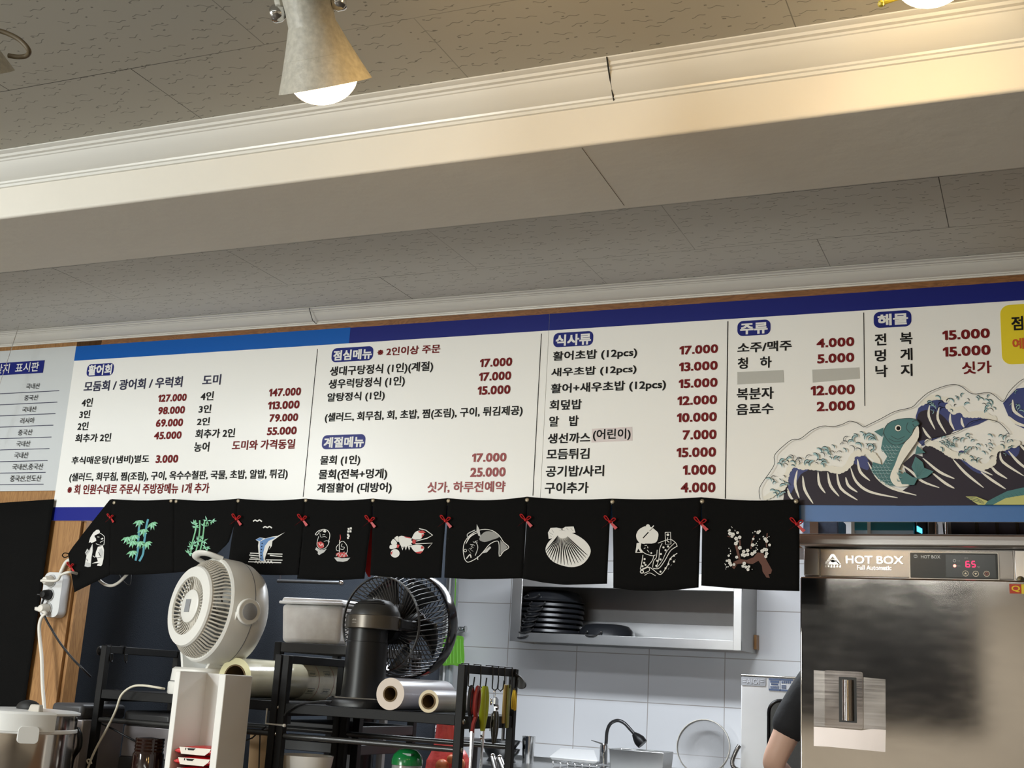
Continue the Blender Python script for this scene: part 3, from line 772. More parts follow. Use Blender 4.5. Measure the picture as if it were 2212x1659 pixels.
# hanging wire with its clip, in front of that board
p0 = Vector((at(55, 655, 2.95).x, 2.95, CEIL - 0.003))
p0 = at(54, 658, 3.0); p0.z = CEIL - 0.004
p1 = at(50, 676, 2.99); p2 = at(-40, 950, 2.99)
tw_ = thing('hanging_wire', 'thin steel wire hanging from a small dark clip on the ceiling at the far left', 'wire', p0)
b = MB(); b.tube([p0 + Vector((0, 0, 0.003)), p1], [0.0045, 0.006], 8); b.build('clip', M_greyp, tw_)
b = MB(); b.tube([p1, p2], 0.0011, 5); b.build('wire', M_chrome, tw_)
# ------------------------------------------------------------------ short split curtains (noren)
YN = YW - 0.028
def drape(x, z):
    return (1.8 - z) * 0.035          # the cloth leans back a little towards its hem
M_bow = mat('red_ribbon', (0.50, 0.018, 0.02), 0.4)
M_btn = mat('brass_snap', (0.35, 0.30, 0.22), 0.4, 0.6)
INK = {'w': mat('print_white', (0.78, 0.77, 0.74), 0.8), 'g': mat('print_green', (0.20, 0.50, 0.28), 0.8), 'b': mat('print_teal_blue', (0.10, 0.33, 0.42), 0.8), 'lb': mat('print_light_green', (0.32, 0.66, 0.48), 0.8),
       'sb': mat('print_sea_blue', (0.13, 0.26, 0.52), 0.8), 'r': mat('print_red', (0.55, 0.06, 0.06), 0.8), 'k': M_cloth, 'br': mat('print_brown', (0.13, 0.055, 0.04), 0.8), 'dg': mat('print_grey', (0.30, 0.30, 0.29), 0.8), 'gw': mat('print_pale_grey', (0.55, 0.55, 0.54), 0.8)}
IK = list(INK); IM = [INK[k] for k in IK]; I = {k: i for i, k in enumerate(IK)}
def onnoren(px, py, l):
    p = at(px, py, YN)
    y = YN + drape(p.x, p.z) - 0.0012 - l
    return at(px, py, y)
def pin(pl, t):        # point on a polyline by its parameter (rows)
    n = len(pl) - 1; f = min(max(t, 0), 1) * n; i = min(int(f), n - 1); u = f - i
    return (pl[i][0] + (pl[i + 1][0] - pl[i][0]) * u, pl[i][1] + (pl[i + 1][1] - pl[i][1]) * u)
def panel(parent, L, R, bottom=None, sag=4.0, sink=None, yoff=0.0):
    """cloth panel between left and right edges (pixel polylines top to bottom)"""
    b = MB()
    def fn(u, v):
        l, r = pin(L, v), pin(R, v)
        x, y = l[0] + (r[0] - l[0]) * u, l[1] + (r[1] - l[1]) * u
        y += sag * math.sin(math.pi * u) * (1 - v)
        if bottom: y += pin(bottom, u)[1] * v ** 3
        p = at(x, y, YN)
        yy = YN + drape(p.x, p.z) + yoff * v
        if sink: yy += sink(u, v)
        return at(x, y, yy)
    b.grid(fn, 22, 18)
    return b.build('panel', M_cloth, parent, solid=0.0018)
def bow(parent, cx, cy, s=1.0, half=0, tail=True):
    b = MB()
    P = at(cx, cy, YN); c = Vector((P.x, YN + drape(P.x, P.z) - 0.006, P.z)); k = 0.0105 * s
    def loop(sx, dz):
        pts = [c, c + Vector((sx * k * 0.9, -0.004, dz * k + 0.35 * k)), c + Vector((sx * k * 1.5, -0.003, dz * k * 1.3)), c + Vector((sx * k * 0.9, -0.004, dz * k - 0.45 * k)), c]
        b.tube(spline(pts, 5), 0.0028 * s, 8, flat=0.5)
    def tl(sx, dz):
        a = c; e = c + Vector((sx * k * 1.7, -0.002, dz * k))
        d = Vector((0.35 * k, 0, 0.28 * k))
        b.add([a - d * 0.5, a + d * 0.5, e + d, e - d * 0.9, a - d * 0.5 + Vector((0, 0.001, 0)), a + d * 0.5 + Vector((0, 0.001, 0)), e + d + Vector((0, 0.001, 0)), e - d * 0.9 + Vector((0, 0.001, 0))],
              [(0, 1, 2, 3), (7, 6, 5, 4), (0, 4, 5, 1), (1, 5, 6, 2), (2, 6, 7, 3), (3, 7, 4, 0)])
    if half != 1: loop(1, 0.55); tl(1, -1.7)
    if half != 2: loop(-1, 1.0); tl(-1.1, -1.4)
    b.ball(c + Vector((0, -0.003, 0)), 0.0042 * s, 8)
    return b.build('bow', M_bow, parent)
def snap(parent, px, py):
    P = at(px, py, YN); c = Vector((P.x, YN + drape(P.x, P.z) - 0.001, P.z))
    b = MB(); b.lathe([(0.0, 0.0032), (0.0035, 0.003), (0.0056, 0.0015), (0.006, -0.001)], c, (0, -1, 0), 14)
    return b.build('snap_button', M_btn, parent)
n1p, n2p = at(238, 1080, YN), at(378, 1080, YN)
N1 = thing('noren_curtain', 'short black shop curtain with a stone figure and blue bamboo, left end folded back', 'curtain', (n1p.x, YN, n1p.z), 'black printed curtains over the hatch')
N2 = thing('noren_curtain', 'long black shop curtain of eight printed panels from green bamboo to plum blossom', 'curtain', (n2p.x, YN, n2p.z), 'black printed curtains over the hatch')
pn = {}
pn['stone'] = panel(N1, [(238, 1079), (192, 1137), (147, 1195), (152, 1222), (156, 1250), (161, 1279)], [(241, 1079), (240, 1112), (239, 1145), (238, 1178), (238, 1211), (237, 1242)], sag=0)
pn['blue'] = panel(N1, [(241, 1078), (239, 1130), (238, 1185), (236, 1241)], [(376, 1078), (376, 1130), (376, 1185), (376, 1237)], [(0, 0), (0, 2), (0, 2), (0, 0)], 3)
pn['green'] = panel(N2, [(376.5, 1078), (376.5, 1130), (376.5, 1185), (376.5, 1237)], [(515, 1077), (510, 1120), (494, 1172), (452, 1212)], [(0, 0), (0, 6), (0, 6), (0, 0)], 4)
pn['marlin'] = panel(N2, [(515, 1077), (507, 1128), (499, 1175), (493, 1220)], [(659, 1077), (657, 1128), (652, 1180), (646, 1242)], [(0, 0), (0, 10), (0, 11), (0, 6), (0, 0)], 4)
pn['gods'] = panel(N2, [(659, 1077), (657, 1128), (649, 1185), (642, 1250)], [(805, 1077), (802, 1130), (794, 1188), (787, 1250)], [(0, 0), (0, 3), (0, 3), (0, 0)], 4)
pn['lobster'] = panel(N2, [(805, 1077), (805, 1130), (803, 1188), (800, 1243)], [(967, 1076), (962, 1130), (957, 1188), (953, 1248)], [(0, 0), (0, 3), (0, 3), (0, 0)], 5)
pn['fish'] = panel(N2, [(967, 1076), (966, 1130), (963, 1188), (960, 1248)], [(1139, 1073), (1136, 1130), (1133, 1188), (1129, 1249)], [(0, 0), (0, 3), (0, 2), (0, 0)], 6)
pn['shell'] = panel(N2, [(1139, 1073), (1138, 1130), (1134, 1188), (1129, 1250)], [(1321, 1077), (1317, 1130), (1314, 1192), (1311, 1261)], [(0, 0), (0, 6), (0, 8), (0, 4), (0, 0)], 4)
pn['lady'] = panel(N2, [(1321, 1077), (1324, 1130), (1325, 1195), (1325, 1270)], [(1515, 1074), (1513, 1130), (1511, 1195), (1509, 1269)], [(0, 0), (0, 6), (0, 7), (0, 5), (0, 0)], 3)
pn['plum'] = panel(N2, [(1515, 1074), (1517, 1130), (1516, 1195), (1515, 1265)], [(1726, 1078), (1727, 1130), (1727, 1200), (1727, 1277)], [(0, 0), (0, 2), (0, 2), (0, 0)], 5)
for q in ((513, 1122), (655, 1123), (801, 1126), (964, 1126), (1137, 1124), (1319, 1128), (1514, 1131)): bow(N2, *q)
bow(N2, 1722, 1133); bow(N1, 241, 1119, 0.8); bow(N1, 152, 1224, 0.9)
for q in ((247, 1086), (370, 1082)): snap(N1, *q)
for q in ((381, 1083), (515, 1082), (661, 1081), (806, 1081), (969, 1082), (1139, 1080), (1323, 1084), (1517, 1083), (1720, 1083)): snap(N2, *q)
# tie loop at the folded tip
b = MB(); P = onnoren(143, 1199, 0.002); b.tube(spline([P + Vector((0.012, 0, 0.004)), P + Vector((-0.004, -0.004, 0.006)), P + Vector((-0.012, -0.004, -0.002)), P + Vector((-0.002, -0.002, -0.008)), P + Vector((0.012, 0, -0.002))], 4), 0.0016, 6)
b.build('tie_string', M_cloth, N1)

tR = thing('red_ribbon', 'long red cloth strip glimpsed in the slit between the two-figures and lobster panels', 'ribbon', at(797, 1130, YN + 0.05))
b = MB(); P = [at(x, y, YN + 0.05) for x, y in ((799, 1105), (806, 1105), (805, 1180), (800, 1246), (795, 1246), (788, 1232), (790, 1190))]; b.prism([(p.x, p.y, p.z) for p in P], (0, 0.002, 0)); b.build('strip', M_bow, tR, smooth=False)
def art(key, cr): return Art(onnoren, cr)
# stone figure
CZ = crop(130, 1070, 300)
a = art('stone', CZ); w, k = I['w'], I['k']
a.poly([(455, 755), (480, 670), (530, 590), (580, 548), (610, 545), (632, 570), (630, 600), (560, 635), (545, 660), (575, 690), (580, 720), (545, 740), (500, 760), (480, 745)], w)
a.poly([(545, 640), (640, 600), (700, 650), (708, 720), (690, 790), (620, 790), (580, 770), (570, 690)], k)
a.line([(632, 600), (690, 640), (708, 690), (695, 790)], 9, w); a.line([(695, 790), (640, 795), (570, 770)], 8, w)
a.line([(590, 662), (625, 665)], 10, w); a.poly([(645, 690), (680, 675), (690, 695), (655, 708)], w); a.line([(635, 750), (690, 720)], 9, w)
a.poly([(515, 770), (520, 880), (500, 980), (490, 1080), (485, 1135), (440, 1142), (388, 1130), (400, 1060), (420, 960), (395, 915), (430, 850), (460, 880)], I['gw'])
a.poly([(400, 1060), (420, 960), (470, 900), (515, 790), (500, 960), (480, 1080)], w)
a.poly([(570, 900), (600, 820), (680, 800), (698, 870), (690, 1010), (670, 1100), (650, 1128), (585, 1120), (600, 1090), (640, 1075), (500, 1085), (600, 1050), (585, 1000), (560, 960)], w)
a.poly([(620, 860), (660, 840), (690, 900), (670, 1000), (630, 970)], I['gw']); a.line([(610, 900), (640, 970)], 10, k); a.line([(590, 995), (650, 985)], 7, k); a.line([(520, 960), (550, 985), (580, 960)], 9, w)
a.line([(405, 930), (450, 880)], 6, k); a.line([(420, 1010), (440, 1050)], 8, k)
a.build('stone_figure_print', IM, pn['stone'])
# blue bamboo
a = art('blue', CZ)
for st in ([(1285, 400), (1255, 520), (1250, 650), (1240, 760), (1235, 880), (1200, 1040)], [(1400, 380), (1375, 480), (1360, 600), (1335, 760), (1320, 930), (1260, 1050)]): a.line(st, 32, I['b'])
def leaf(x, y, ang, ln, wd, c):
    dx, dy = math.cos(ang), math.sin(ang)
    a.poly([(x, y), (x + dx * ln * 0.45 - dy * wd, y + dy * ln * 0.45 + dx * wd), (x + dx * ln, y + dy * ln), (x + dx * ln * 0.45 + dy * wd, y + dy * ln * 0.45 - dx * wd)], c)
for cx, cy, flip in ((1265, 395, 0), (1465, 430, 1), (1335, 535, 0), (1190, 630, 0), (1075, 660, 0), (1160, 720, 0), (1280, 730, 0), (1380, 740, 1), (1160, 880, 0)):
    for j, dg in enumerate((150, 120, 95, 60, 30)):
        leaf(cx, cy, math.radians(dg if not flip else dg - 20), 130 if j < 3 else 95, 19, I['lb'] if j % 2 else I['g'])
for (x, y) in ((1245, 725), (1330, 770), (1370, 590)): a.line([(x - 20, y - 4), (x + 22, y + 4)], 7, I['k'])
a.build('bamboo_print', IM, pn['blue'])
# green bamboo
a = art('green', CA)
for st in ([(1555, 235), (1560, 300), (1530, 420), (1515, 520)], [(1590, 235), (1590, 310), (1575, 420), (1550, 520)], [(1630, 235), (1620, 330), (1605, 430), (1580, 525)]): a.line(st, 11, I['g'])
rr = random.Random(5)
for cx, cy in ((1545, 270), (1560, 290), (1620, 280), (1650, 240), (1690, 240), (1600, 380), (1570, 400), (1620, 400), (1540, 430), (1520, 450), (1640, 450), (1500, 500), (1540, 500), (1600, 490), (1650, 480), (1580, 510)):
    for j in range(5): leaf(cx, cy, rr.uniform(0, 6.28), rr.uniform(24, 44), 5.5, I['g'] if j % 2 else I['lb'])
a.build('bamboo_print', IM, pn['green'])
# leaping marlin
a = art('marlin', CB)
for x, y in ((280, 240), (360, 292)): a.line([(x - 34, y + 4), (x - 18, y - 6), (x, y + 2), (x + 16, y - 7), (x + 36, y + 6)], 10, I['w'])
for y0, xa, xb in ((497, 222, 480), (512, 215, 300), (515, 380, 478), (530, 225, 290), (545, 215, 480), (565, 207, 470)): a.line([(xa, y0), ((xa + xb) / 2, y0 + 5), (xb, y0 + 8)], 8, I['w'])
a.poly([(265, 390), (300, 372), (345, 380), (400, 365), (440, 360), (498, 332), (440, 372), (400, 400), (395, 440), (370, 475), (355, 520), (340, 565), (300, 560), (290, 500), (285, 440), (290, 405)], I['w'])
a.poly([(300, 405), (345, 382), (400, 370), (430, 372), (370, 400), (340, 440), (325, 500), (330, 560), (302, 556), (300, 490)], I['sb'])
a.poly([(265, 390), (300, 374), (330, 382), (300, 402)], I['sb']); a.line([(380, 440), (350, 520), (345, 550)], 9, I['k'])
for t in range(6): a.disc(318 - t * 3 + (t > 3) * 4, 420 + t * 24, 5, I['k'], 8)
for x in range(260, 400, 24): a.line([(x, 575 + (x % 5)), (x + 10, 560), (x + 22, 578)], 7, I['w'])
a.build('marlin_print', IM, pn['marlin'])
# two folk figures
CY = crop(630, 1100, 350)
a = art('gods', CY)
a.line([(320, 345), (360, 300), (430, 275), (490, 290), (520, 340), (515, 400), (500, 440)], 9, I['w']); a.line([(320, 345), (350, 350), (380, 310), (420, 290)], 8, I['w'])
a.poly([(425, 300), (450, 278), (475, 300), (460, 320), (440, 315)], I['w']); a.line([(385, 330), (400, 380), (450, 372), (480, 390)], 7, I['gw']); a.line([(420, 350), (455, 345)], 6, I['w'])
a.line([(370, 370), (350, 440), (350, 500), (400, 545), (460, 530), (500, 480), (515, 430)], 9, I['gw'])
a.poly([(350, 450), (400, 440), (440, 470), (440, 520), (400, 535), (360, 510)], I['r']); a.line([(370, 460), (400, 500), (415, 470), (435, 510)], 7, I['w'])
a.poly([(335, 520), (322, 550), (360, 580), (355, 605), (375, 628), (400, 610), (440, 590), (480, 540), (440, 555), (390, 555)], I['gw']); a.line([(440, 440), (490, 430), (505, 480)], 7, I['gw'])
a.line([(662, 345), (665, 400), (650, 450)], 12, I['r'], -1); a.line([(655, 420), (650, 520), (655, 590)], 9, I['w'])
a.line([(650, 470), (680, 440), (715, 445), (755, 500), (760, 570), (740, 620)], 8, I['w']); a.line([(640, 480), (610, 520), (615, 560), (650, 570)], 8, I['w'])
a.line([(690, 470), (680, 510), (720, 520), (700, 550), (660, 540)], 7, I['w']); a.line([(650, 590), (690, 600), (720, 580)], 7, I['w'])
a.poly([(600, 610), (640, 590), (740, 590), (770, 640), (720, 655), (640, 655)], I['r']); a.line([(605, 640), (640, 600), (665, 650), (690, 610), (715, 650), (735, 600), (770, 645)], 8, I['gw'])
a.poly([(578, 660), (640, 655), (680, 670), (800, 662), (760, 705), (700, 718), (620, 710)], I['gw'])
for x, y in ((778, 270), (808, 262), (772, 305), (803, 303), (768, 350), (778, 365), (768, 392)): a.poly([(x - 14, y - 14), (x + 12, y - 16), (x + 14, y + 12), (x - 10, y + 14)], I['w'])
a.build('folk_figures_print', IM, pn['gods'])
# lobster
a = art('lobster', CY)
a.poly([(1460, 375), (1500, 362), (1560, 375), (1640, 400), (1660, 440), (1640, 490), (1590, 500), (1500, 515), (1480, 480), (1465, 440)], I['w'])
for q in ([(1400, 395), (1430, 370), (1455, 375), (1462, 445), (1440, 440)], [(1355, 450), (1380, 410), (1400, 410), (1435, 450), (1430, 480), (1370, 480)], [(1335, 515), (1350, 488), (1430, 480), (1440, 520), (1370, 545), (1340, 535)]): a.poly(q, I['w'], 3)
a.disc(1412, 602, 62, I['w'], 20, 58); a.poly([(1350, 590), (1378, 570), (1370, 615), (1355, 620)], I['r']); a.poly([(1440, 480), (1475, 490), (1455, 530), (1435, 525)], I['r'])
a.poly([(1640, 395), (1680, 320), (1740, 292), (1800, 320), (1790, 370), (1760, 405), (1690, 415)], I['w'], 3)
a.poly([(1725, 300), (1790, 290), (1832, 318), (1780, 330), (1735, 318)], I['r']); a.poly([(1775, 345), (1815, 340), (1775, 395)], I['r'])
a.poly([(1620, 500), (1700, 482), (1770, 490), (1810, 530), (1770, 590), (1710, 595), (1660, 560)], I['w'], 3)
a.poly([(1765, 510), (1785, 500), (1812, 535), (1765, 540)], I['r']); a.poly([(1690, 585), (1760, 575), (1795, 572), (1760, 605), (1710, 602)], I['r'])
a.poly([(1640, 405), (1700, 425), (1690, 450), (1700, 470), (1650, 470)], I['r']); a.poly([(1530, 370), (1620, 385), (1625, 400), (1560, 388)], I['r'])
a.disc(1643, 420, 11, I['k']); a.disc(1643, 468, 11, I['k'])
for x in (1515, 1560, 1605): a.poly([(x - 22, 500), (x + 20, 500), (x - 2, 562)], I['w']); a.disc(x, 520, 6, I['k'])
a.line([(1740, 265), (1830, 285), (1925, 355), (1850, 395), (1700, 435)], 12, I['w'], None, 0); a.line([(1690, 470), (1800, 468), (1922, 462), (1860, 530)], 10, I['w'], None, 0)
a.build('lobster_print', IM, pn['lobster'])
# sea bream
a = art('fish', CC)
out = [(455, 640), (445, 560), (465, 480), (530, 410), (620, 372), (720, 380), (790, 430), (830, 490), (882, 540), (830, 580), (790, 628), (788, 520), (770, 480), (700, 510), (640, 580), (580, 640), (500, 682), (470, 670)]
a.line(out + [out[0]], 7, I['w'], None, 3)
a.poly([(610, 430), (660, 390), (740, 395), (790, 440), (720, 470), (650, 490), (600, 470)], I['dg'], 3); a.poly([(800, 470), (870, 540), (800, 610)], I['dg'])
a.poly([(575, 320), (600, 370), (612, 440), (590, 430), (572, 380)], I['gw']); a.line([(485, 440), (490, 410), (560, 375)], 8, I['gw'])
a.disc(465, 572, 15, I['w']); a.disc(465, 572, 10, I['k'])
a.line([(470, 510), (510, 440), (580, 400)], 12, I['w'], -1); a.line([(560, 480), (585, 540), (560, 620)], 7, I['gw']); a.line([(475, 650), (510, 610), (520, 640)], 10, I['w'])
a.line([(500, 550), (540, 580)], 8, I['w'], -1); a.line([(490, 560), (520, 600)], 7, I['w'], -1)
rr = random.Random(8)
for i in range(34):
    x, y = rr.uniform(500, 640), rr.uniform(430, 560)
    if y > 430 + (640 - x) * 1.0 or y < 560 - (x - 440) * 0.8: continue
    a.line([(x, y), (x + rr.uniform(8, 22), y + rr.uniform(-14, 14)), (x + rr.uniform(16, 30), y + rr.uniform(-12, 18))], 6, I['gw'], -1)
a.poly([(620, 600), (700, 530), (712, 545), (670, 590)], I['gw']); a.line([(580, 630), (585, 660)], 8, I['w'])
a.build('fish_print', IM, pn['fish'])
# scallop
a = art('shell', CC)
out = [(1380, 375), (1500, 410), (1600, 470), (1655, 540), (1660, 600), (1620, 670), (1560, 715), (1480, 730), (1390, 715), (1300, 675), (1245, 610), (1232, 550), (1260, 490), (1300, 450), (1340, 400)]
a.poly(out, I['w'], 3)
a.poly([(1262, 460), (1255, 400), (1280, 355), (1340, 352), (1390, 365), (1340, 400), (1295, 455)], I['w']); a.poly([(1390, 365), (1420, 345), (1500, 342), (1518, 400), (1480, 405), (1400, 378)], I['w'])
for q in ([(1270, 400), (1300, 420)], [(1290, 370), (1310, 400)], [(1430, 355), (1450, 375)], [(1470, 355), (1495, 385)], [(1275, 430), (1290, 440)]): a.line(q, 9, I['k'], -1)
for i in range(17):
    t = i / 16; ang = math.radians(168 - t * 142)
    ex, ey = 1440 + math.cos(ang) * (225 - 20 * abs(t - 0.5)), 545 + math.sin(ang) * 165
    sx_, sy_ = 1385 + (ex - 1385) * 0.22, 385 + (ey - 385) * 0.22
    a.line([(sx_, sy_), ((sx_ + ex) / 2, (sy_ + ey) / 2 + 4), (ex, ey)], 10, I['k'], -1)
for i in range(7):
    t = i / 6; ang = math.radians(165 - t * 135)
a.build('scallop_print', IM, pn['shell'])
# lady with a hair ornament, plain figure print
CX_ = crop(1340, 1110, 400)
a = art('lady', CX_)
a.poly([(195, 300), (190, 250), (220, 190), (290, 150), (360, 155), (420, 195), (455, 240), (440, 320), (400, 350), (300, 360), (230, 345)], I['w'], 3)
a.disc(330, 148, 24, I['w']); a.line([(280, 280), (330, 220), (400, 140)], 12, I['w']); a.line([(270, 290), (335, 220)], 13, I['k']); a.line([(350, 205), (395, 160)], 6, I['k'])
a.poly([(195, 350), (250, 340), (240, 420), (270, 465), (178, 465), (190, 400)], I['w']); a.poly([(215, 415), (240, 455), (195, 458)], I['k'])
a.poly([(250, 370), (300, 355), (390, 355), (440, 380), (430, 480), (380, 495), (300, 470), (255, 430)], I['k'])
a.line([(245, 360), (240, 410), (290, 470), (380, 500), (420, 490)], 8, I['w']); a.line([(290, 380), (320, 375)], 7, I['w']); a.line([(280, 415), (300, 405)], 8, I['w']); a.line([(325, 390), (330, 410)], 8, I['w']); a.line([(320, 430), (345, 460)], 7, I['w']); a.disc(370, 468, 11, I['w'])
a.line([(270, 490), (260, 560), (240, 660)], 9, I['w']); a.line([(400, 500), (380, 560), (320, 630), (260, 665)], 8, I['w']); a.line([(440, 430), (430, 520), (400, 560), (385, 640)], 8, I['w'])
a.line([(450, 350), (530, 320), (600, 305), (660, 345), (680, 390)], 8, I['w']); a.line([(500, 350), (470, 420), (460, 540), (430, 640)], 8, I['w'])
a.line([(680, 385), (600, 440), (530, 560), (460, 650), (390, 650)], 9, I['w']); a.line([(650, 345), (560, 440), (500, 560), (440, 640)], 7, I['w'])
a.line([(680, 470), (600, 530), (560, 620), (500, 710), (460, 720), (390, 665), (330, 635), (240, 670)], 9, I['w'])
a.line([(535, 222), (600, 220), (605, 360), (540, 365), (535, 222)], 8, I['w'], None, 0); a.disc(568, 250, 16, I['w']); a.line([(568, 280), (560, 320), (585, 340)], 9, I['w'])
for x, y in ((290, 540), (285, 585), (265, 625), (300, 610), (515, 400), (540, 435), (485, 480), (440, 560), (480, 545), (570, 390), (430, 620), (600, 540), (575, 600), (640, 500), (540, 650), (480, 690), (640, 570)): a.disc(x, y, 13, I['w'], 8)
a.disc(258, 690, 24, I['w']); a.disc(258, 690, 12, I['k']); a.line([(270, 665), (335, 640), (345, 680), (280, 710)], 8, I['w']); a.line([(290, 735), (350, 705), (420, 740)], 7, I['w'])
for x, y in ((600, 625), (570, 665), (645, 565)): a.line([(x, y), (x + 14, y - 22)], 9, I['w'], -1)
a.build('lady_print', IM, pn['lady'])
# plum blossom branch
a = art('plum', CX_)
a.poly([(1350, 575), (1430, 540), (1510, 550), (1590, 520), (1640, 460), (1710, 475), (1750, 560), (1812, 670), (1800, 715), (1770, 720), (1785, 765), (1745, 760), (1700, 690), (1690, 620), (1650, 560), (1580, 600), (1480, 590), (1400, 600), (1360, 660), (1335, 640)], I['br'])
for q, w_ in (([(1420, 540), (1395, 420), (1370, 340)], 30), ([(1425, 310), (1430, 380)], 18), ([(1560, 420), (1570, 340), (1600, 260)], 14), ([(1750, 400), (1745, 340), (1755, 230)], 14), ([(1280, 265), (1340, 285)], 10)): a.line(q, w_, I['br'])
rr = random.Random(11)
def flower(x, y, r):
    for j in range(5):
        t = j * 1.2566 + x
        a.disc(x + r * 0.55 * math.cos(t), y + r * 0.55 * math.sin(t), r * 0.55, I['w'], 8)
    a.disc(x, y, r * 0.16, I['k'], 6)
for x, y, r in ((1310, 235, 22), (1345, 245, 22), (1335, 268, 18), (1305, 195, 14), (1383, 295, 22), (1426, 280, 20), (1400, 225, 16), (1380, 355, 22), (1398, 330, 14), (1428, 405, 22), (1474, 450, 20), (1522, 437, 20), (1460, 490, 20), (1482, 495, 22), (1520, 485, 20),
                (1390, 518, 18), (1575, 478, 22), (1605, 455, 20), (1580, 372, 20), (1588, 300, 14), (1645, 222, 20), (1665, 208, 14), (1730, 300, 20), (1748, 325, 20), (1783, 372, 16), (1695, 445, 22), (1722, 425, 20), (1745, 430, 20), (1748, 475, 20), (1737, 510, 18),
                (1300, 560, 20), (1310, 590, 20), (1320, 610, 18), (1358, 605, 16), (1295, 500, 14), (1480, 592, 20), (1465, 625, 18), (1500, 635, 18), (1525, 665, 18), (1535, 630, 16), (1273, 560, 14)): flower(x, y, r)
for i in range(36):
    cx, cy = rr.choice(((1310, 185), (1390, 190), (1575, 240), (1635, 185), (1715, 240), (1800, 320), (1290, 440), (1620, 400), (1640, 320), (1270, 630), (1590, 650), (1770, 265), (1290, 480)))
    a.disc(cx + rr.uniform(-26, 26), cy + rr.uniform(-36, 36), rr.uniform(4, 9), I['w'], 7)
a.build('plum_blossom_print', IM, pn['plum'])
# ------------------------------------------------------------------ track lamps
M_lampw = mat('lamp_enamel', (0.50, 0.475, 0.41), 0.45, noise=0.38, nscale=130, bump=0.1, bscale=90)
M_bulb = mat('lit_bulb', (1, 0.9, 0.7), 0.4, emit=(1.0, 0.68, 0.30), estr=26.0)
M_lampin = mat('lamp_inside', (0.75, 0.7, 0.6), 0.4)
def depth_pt(px, py, zc):            # point at camera distance zc along the view axis
    return EYE + ray(px, py) * zc
def track_lamp(label, mouth, tip, zc, rm, rn, loc_off=(0, 0, 0), knob=True, bulb_out=0.03):
    """mouth/tip: pixel centres of mouth and neck; zc: distance"""
    m = depth_pt(*mouth, zc + 0.018); n_ = depth_pt(*tip, zc - 0.012)
    ax = (m - n_).normalized()
    L = (m - n_).length
    top = Vector((n_.x, n_.y - 0.02, CEIL))
    t = thing('track_spotlight', label, 'spotlight', top, 'spotlights on the ceiling track')
    b = MB()
    prof = [(rn * 0.55, -0.075), (rn * 0.98, -0.055), (rn, -0.03), (rn * 1.0, 0.02), (rn * 1.04, L * 0.22), (rn + (rm - rn) * 0.32, L * 0.46), (rn + (rm - rn) * 0.72, L * 0.78), (rm, L * 0.985), (rm * 1.01, L), (rm * 0.97, L), (rm * 0.66, L * 0.72), (rn * 0.92, L * 0.40), (rn * 0.6, L * 0.35), (0.0, L * 0.34)]
    b.lathe(prof, n_, ax, 48); b.build('lamp_shade', M_lampw, t, sharp=60)
    for q in (0.60, 0.66):
        b = MB(); r = rn + (rm - rn) * (q * 0.98 - 0.12)
        b.lathe([(r, L * q), (r + 0.0016, L * q + 0.001), (r + 0.0016, L * q + 0.003), (r, L * q + 0.004)], n_, ax, 40); b.build('shade_rib', M_lampw, t)
    b = MB(); R = rm * 0.72
    pr = [(R * 0.55, L * 0.62), (R * 0.9, L * 0.86)] + [(R * math.cos(a_), L + R * 0.75 * math.sin(a_) + bulb_out - 0.03) for a_ in [math.radians(x) for x in range(0, 91, 10)]]
    b.lathe(pr, n_, ax, 32); b.build('bulb', M_bulb, t)
    sd = ax.cross(FW).normalized()
    if knob:
        for s in (-1, 1):
            c = n_ + ax * (-0.002) + sd * s * rn
            b = MB(); b.lathe([(0.0, 0.020), (0.010, 0.019), (0.0125, 0.015), (0.0125, 0.006), (0.008, 0.0)], c, sd * s, 14); b.build('swivel_knob', M_chrome, t)
    # yoke and stem up to a track shoe on the ceiling
    b = MB()
    y0 = n_ - ax * 0.07
    for s in (-1, 1):
        b.tube([n_ + sd * s * (rn + 0.006) - ax * 0.004, n_ + sd * s * (rn + 0.006) - ax * 0.05, y0 + sd * s * rn * 0.4 - ax * 0.02, y0 - ax * 0.03], 0.006, 8, flat=0.6)
    b.tube([y0 - ax * 0.03, Vector((top.x, top.y, CEIL - 0.03))], 0.009, 10); b.build('yoke', M_lampw, t)
    b = MB(); b.box(top.x - 0.05, top.x + 0.05, top.y - 0.018, top.y + 0.018, CEIL - 0.034, CEIL - 0.0005); b.build('track_adapter', M_lampw, t, bevel=0.004)
    return t
zc1_ = 1.70
l1 = track_lamp('speckled white track spotlight with a lit bulb, the one whose whole shade shows', (703, 186), (667, 20), zc1_, 0.0655, 0.033, bulb_out=0.020)
l2 = track_lamp('track spotlight at the top right, only its glowing bulb in the picture', (2012, -42), (2004, -200), zc1_, 0.0655, 0.033, bulb_out=0.032)
# small yellow clip on the rim of the right lamp
b = MB(); p = depth_pt(1903, 8, zc1_); q = depth_pt(1945, -6, zc1_); b.tube([p, q], 0.003, 6); b.ball(p, 0.005, 8); b.build('rim_clip', mat('yellow_clip', (0.75, 0.6, 0.05), 0.4), l2)
l3 = track_lamp('cream track spotlight cut by the left edge, with its loose cable loop', (-74, 166), (-112, 18), 1.62, 0.062, 0.033, bulb_out=0.0)
b = MB(); b.tube(spline([depth_pt(-28, 60, 1.62), depth_pt(10, 70, 1.62), depth_pt(42, 86, 1.62), depth_pt(62, 108, 1.62), depth_pt(58, 120, 1.63), depth_pt(40, 123, 1.63), depth_pt(18, 120, 1.63)], 8), 0.0032, 10)
b.build('cable_loop', mat('brown_cable', (0.16, 0.12, 0.07), 0.5), l3)

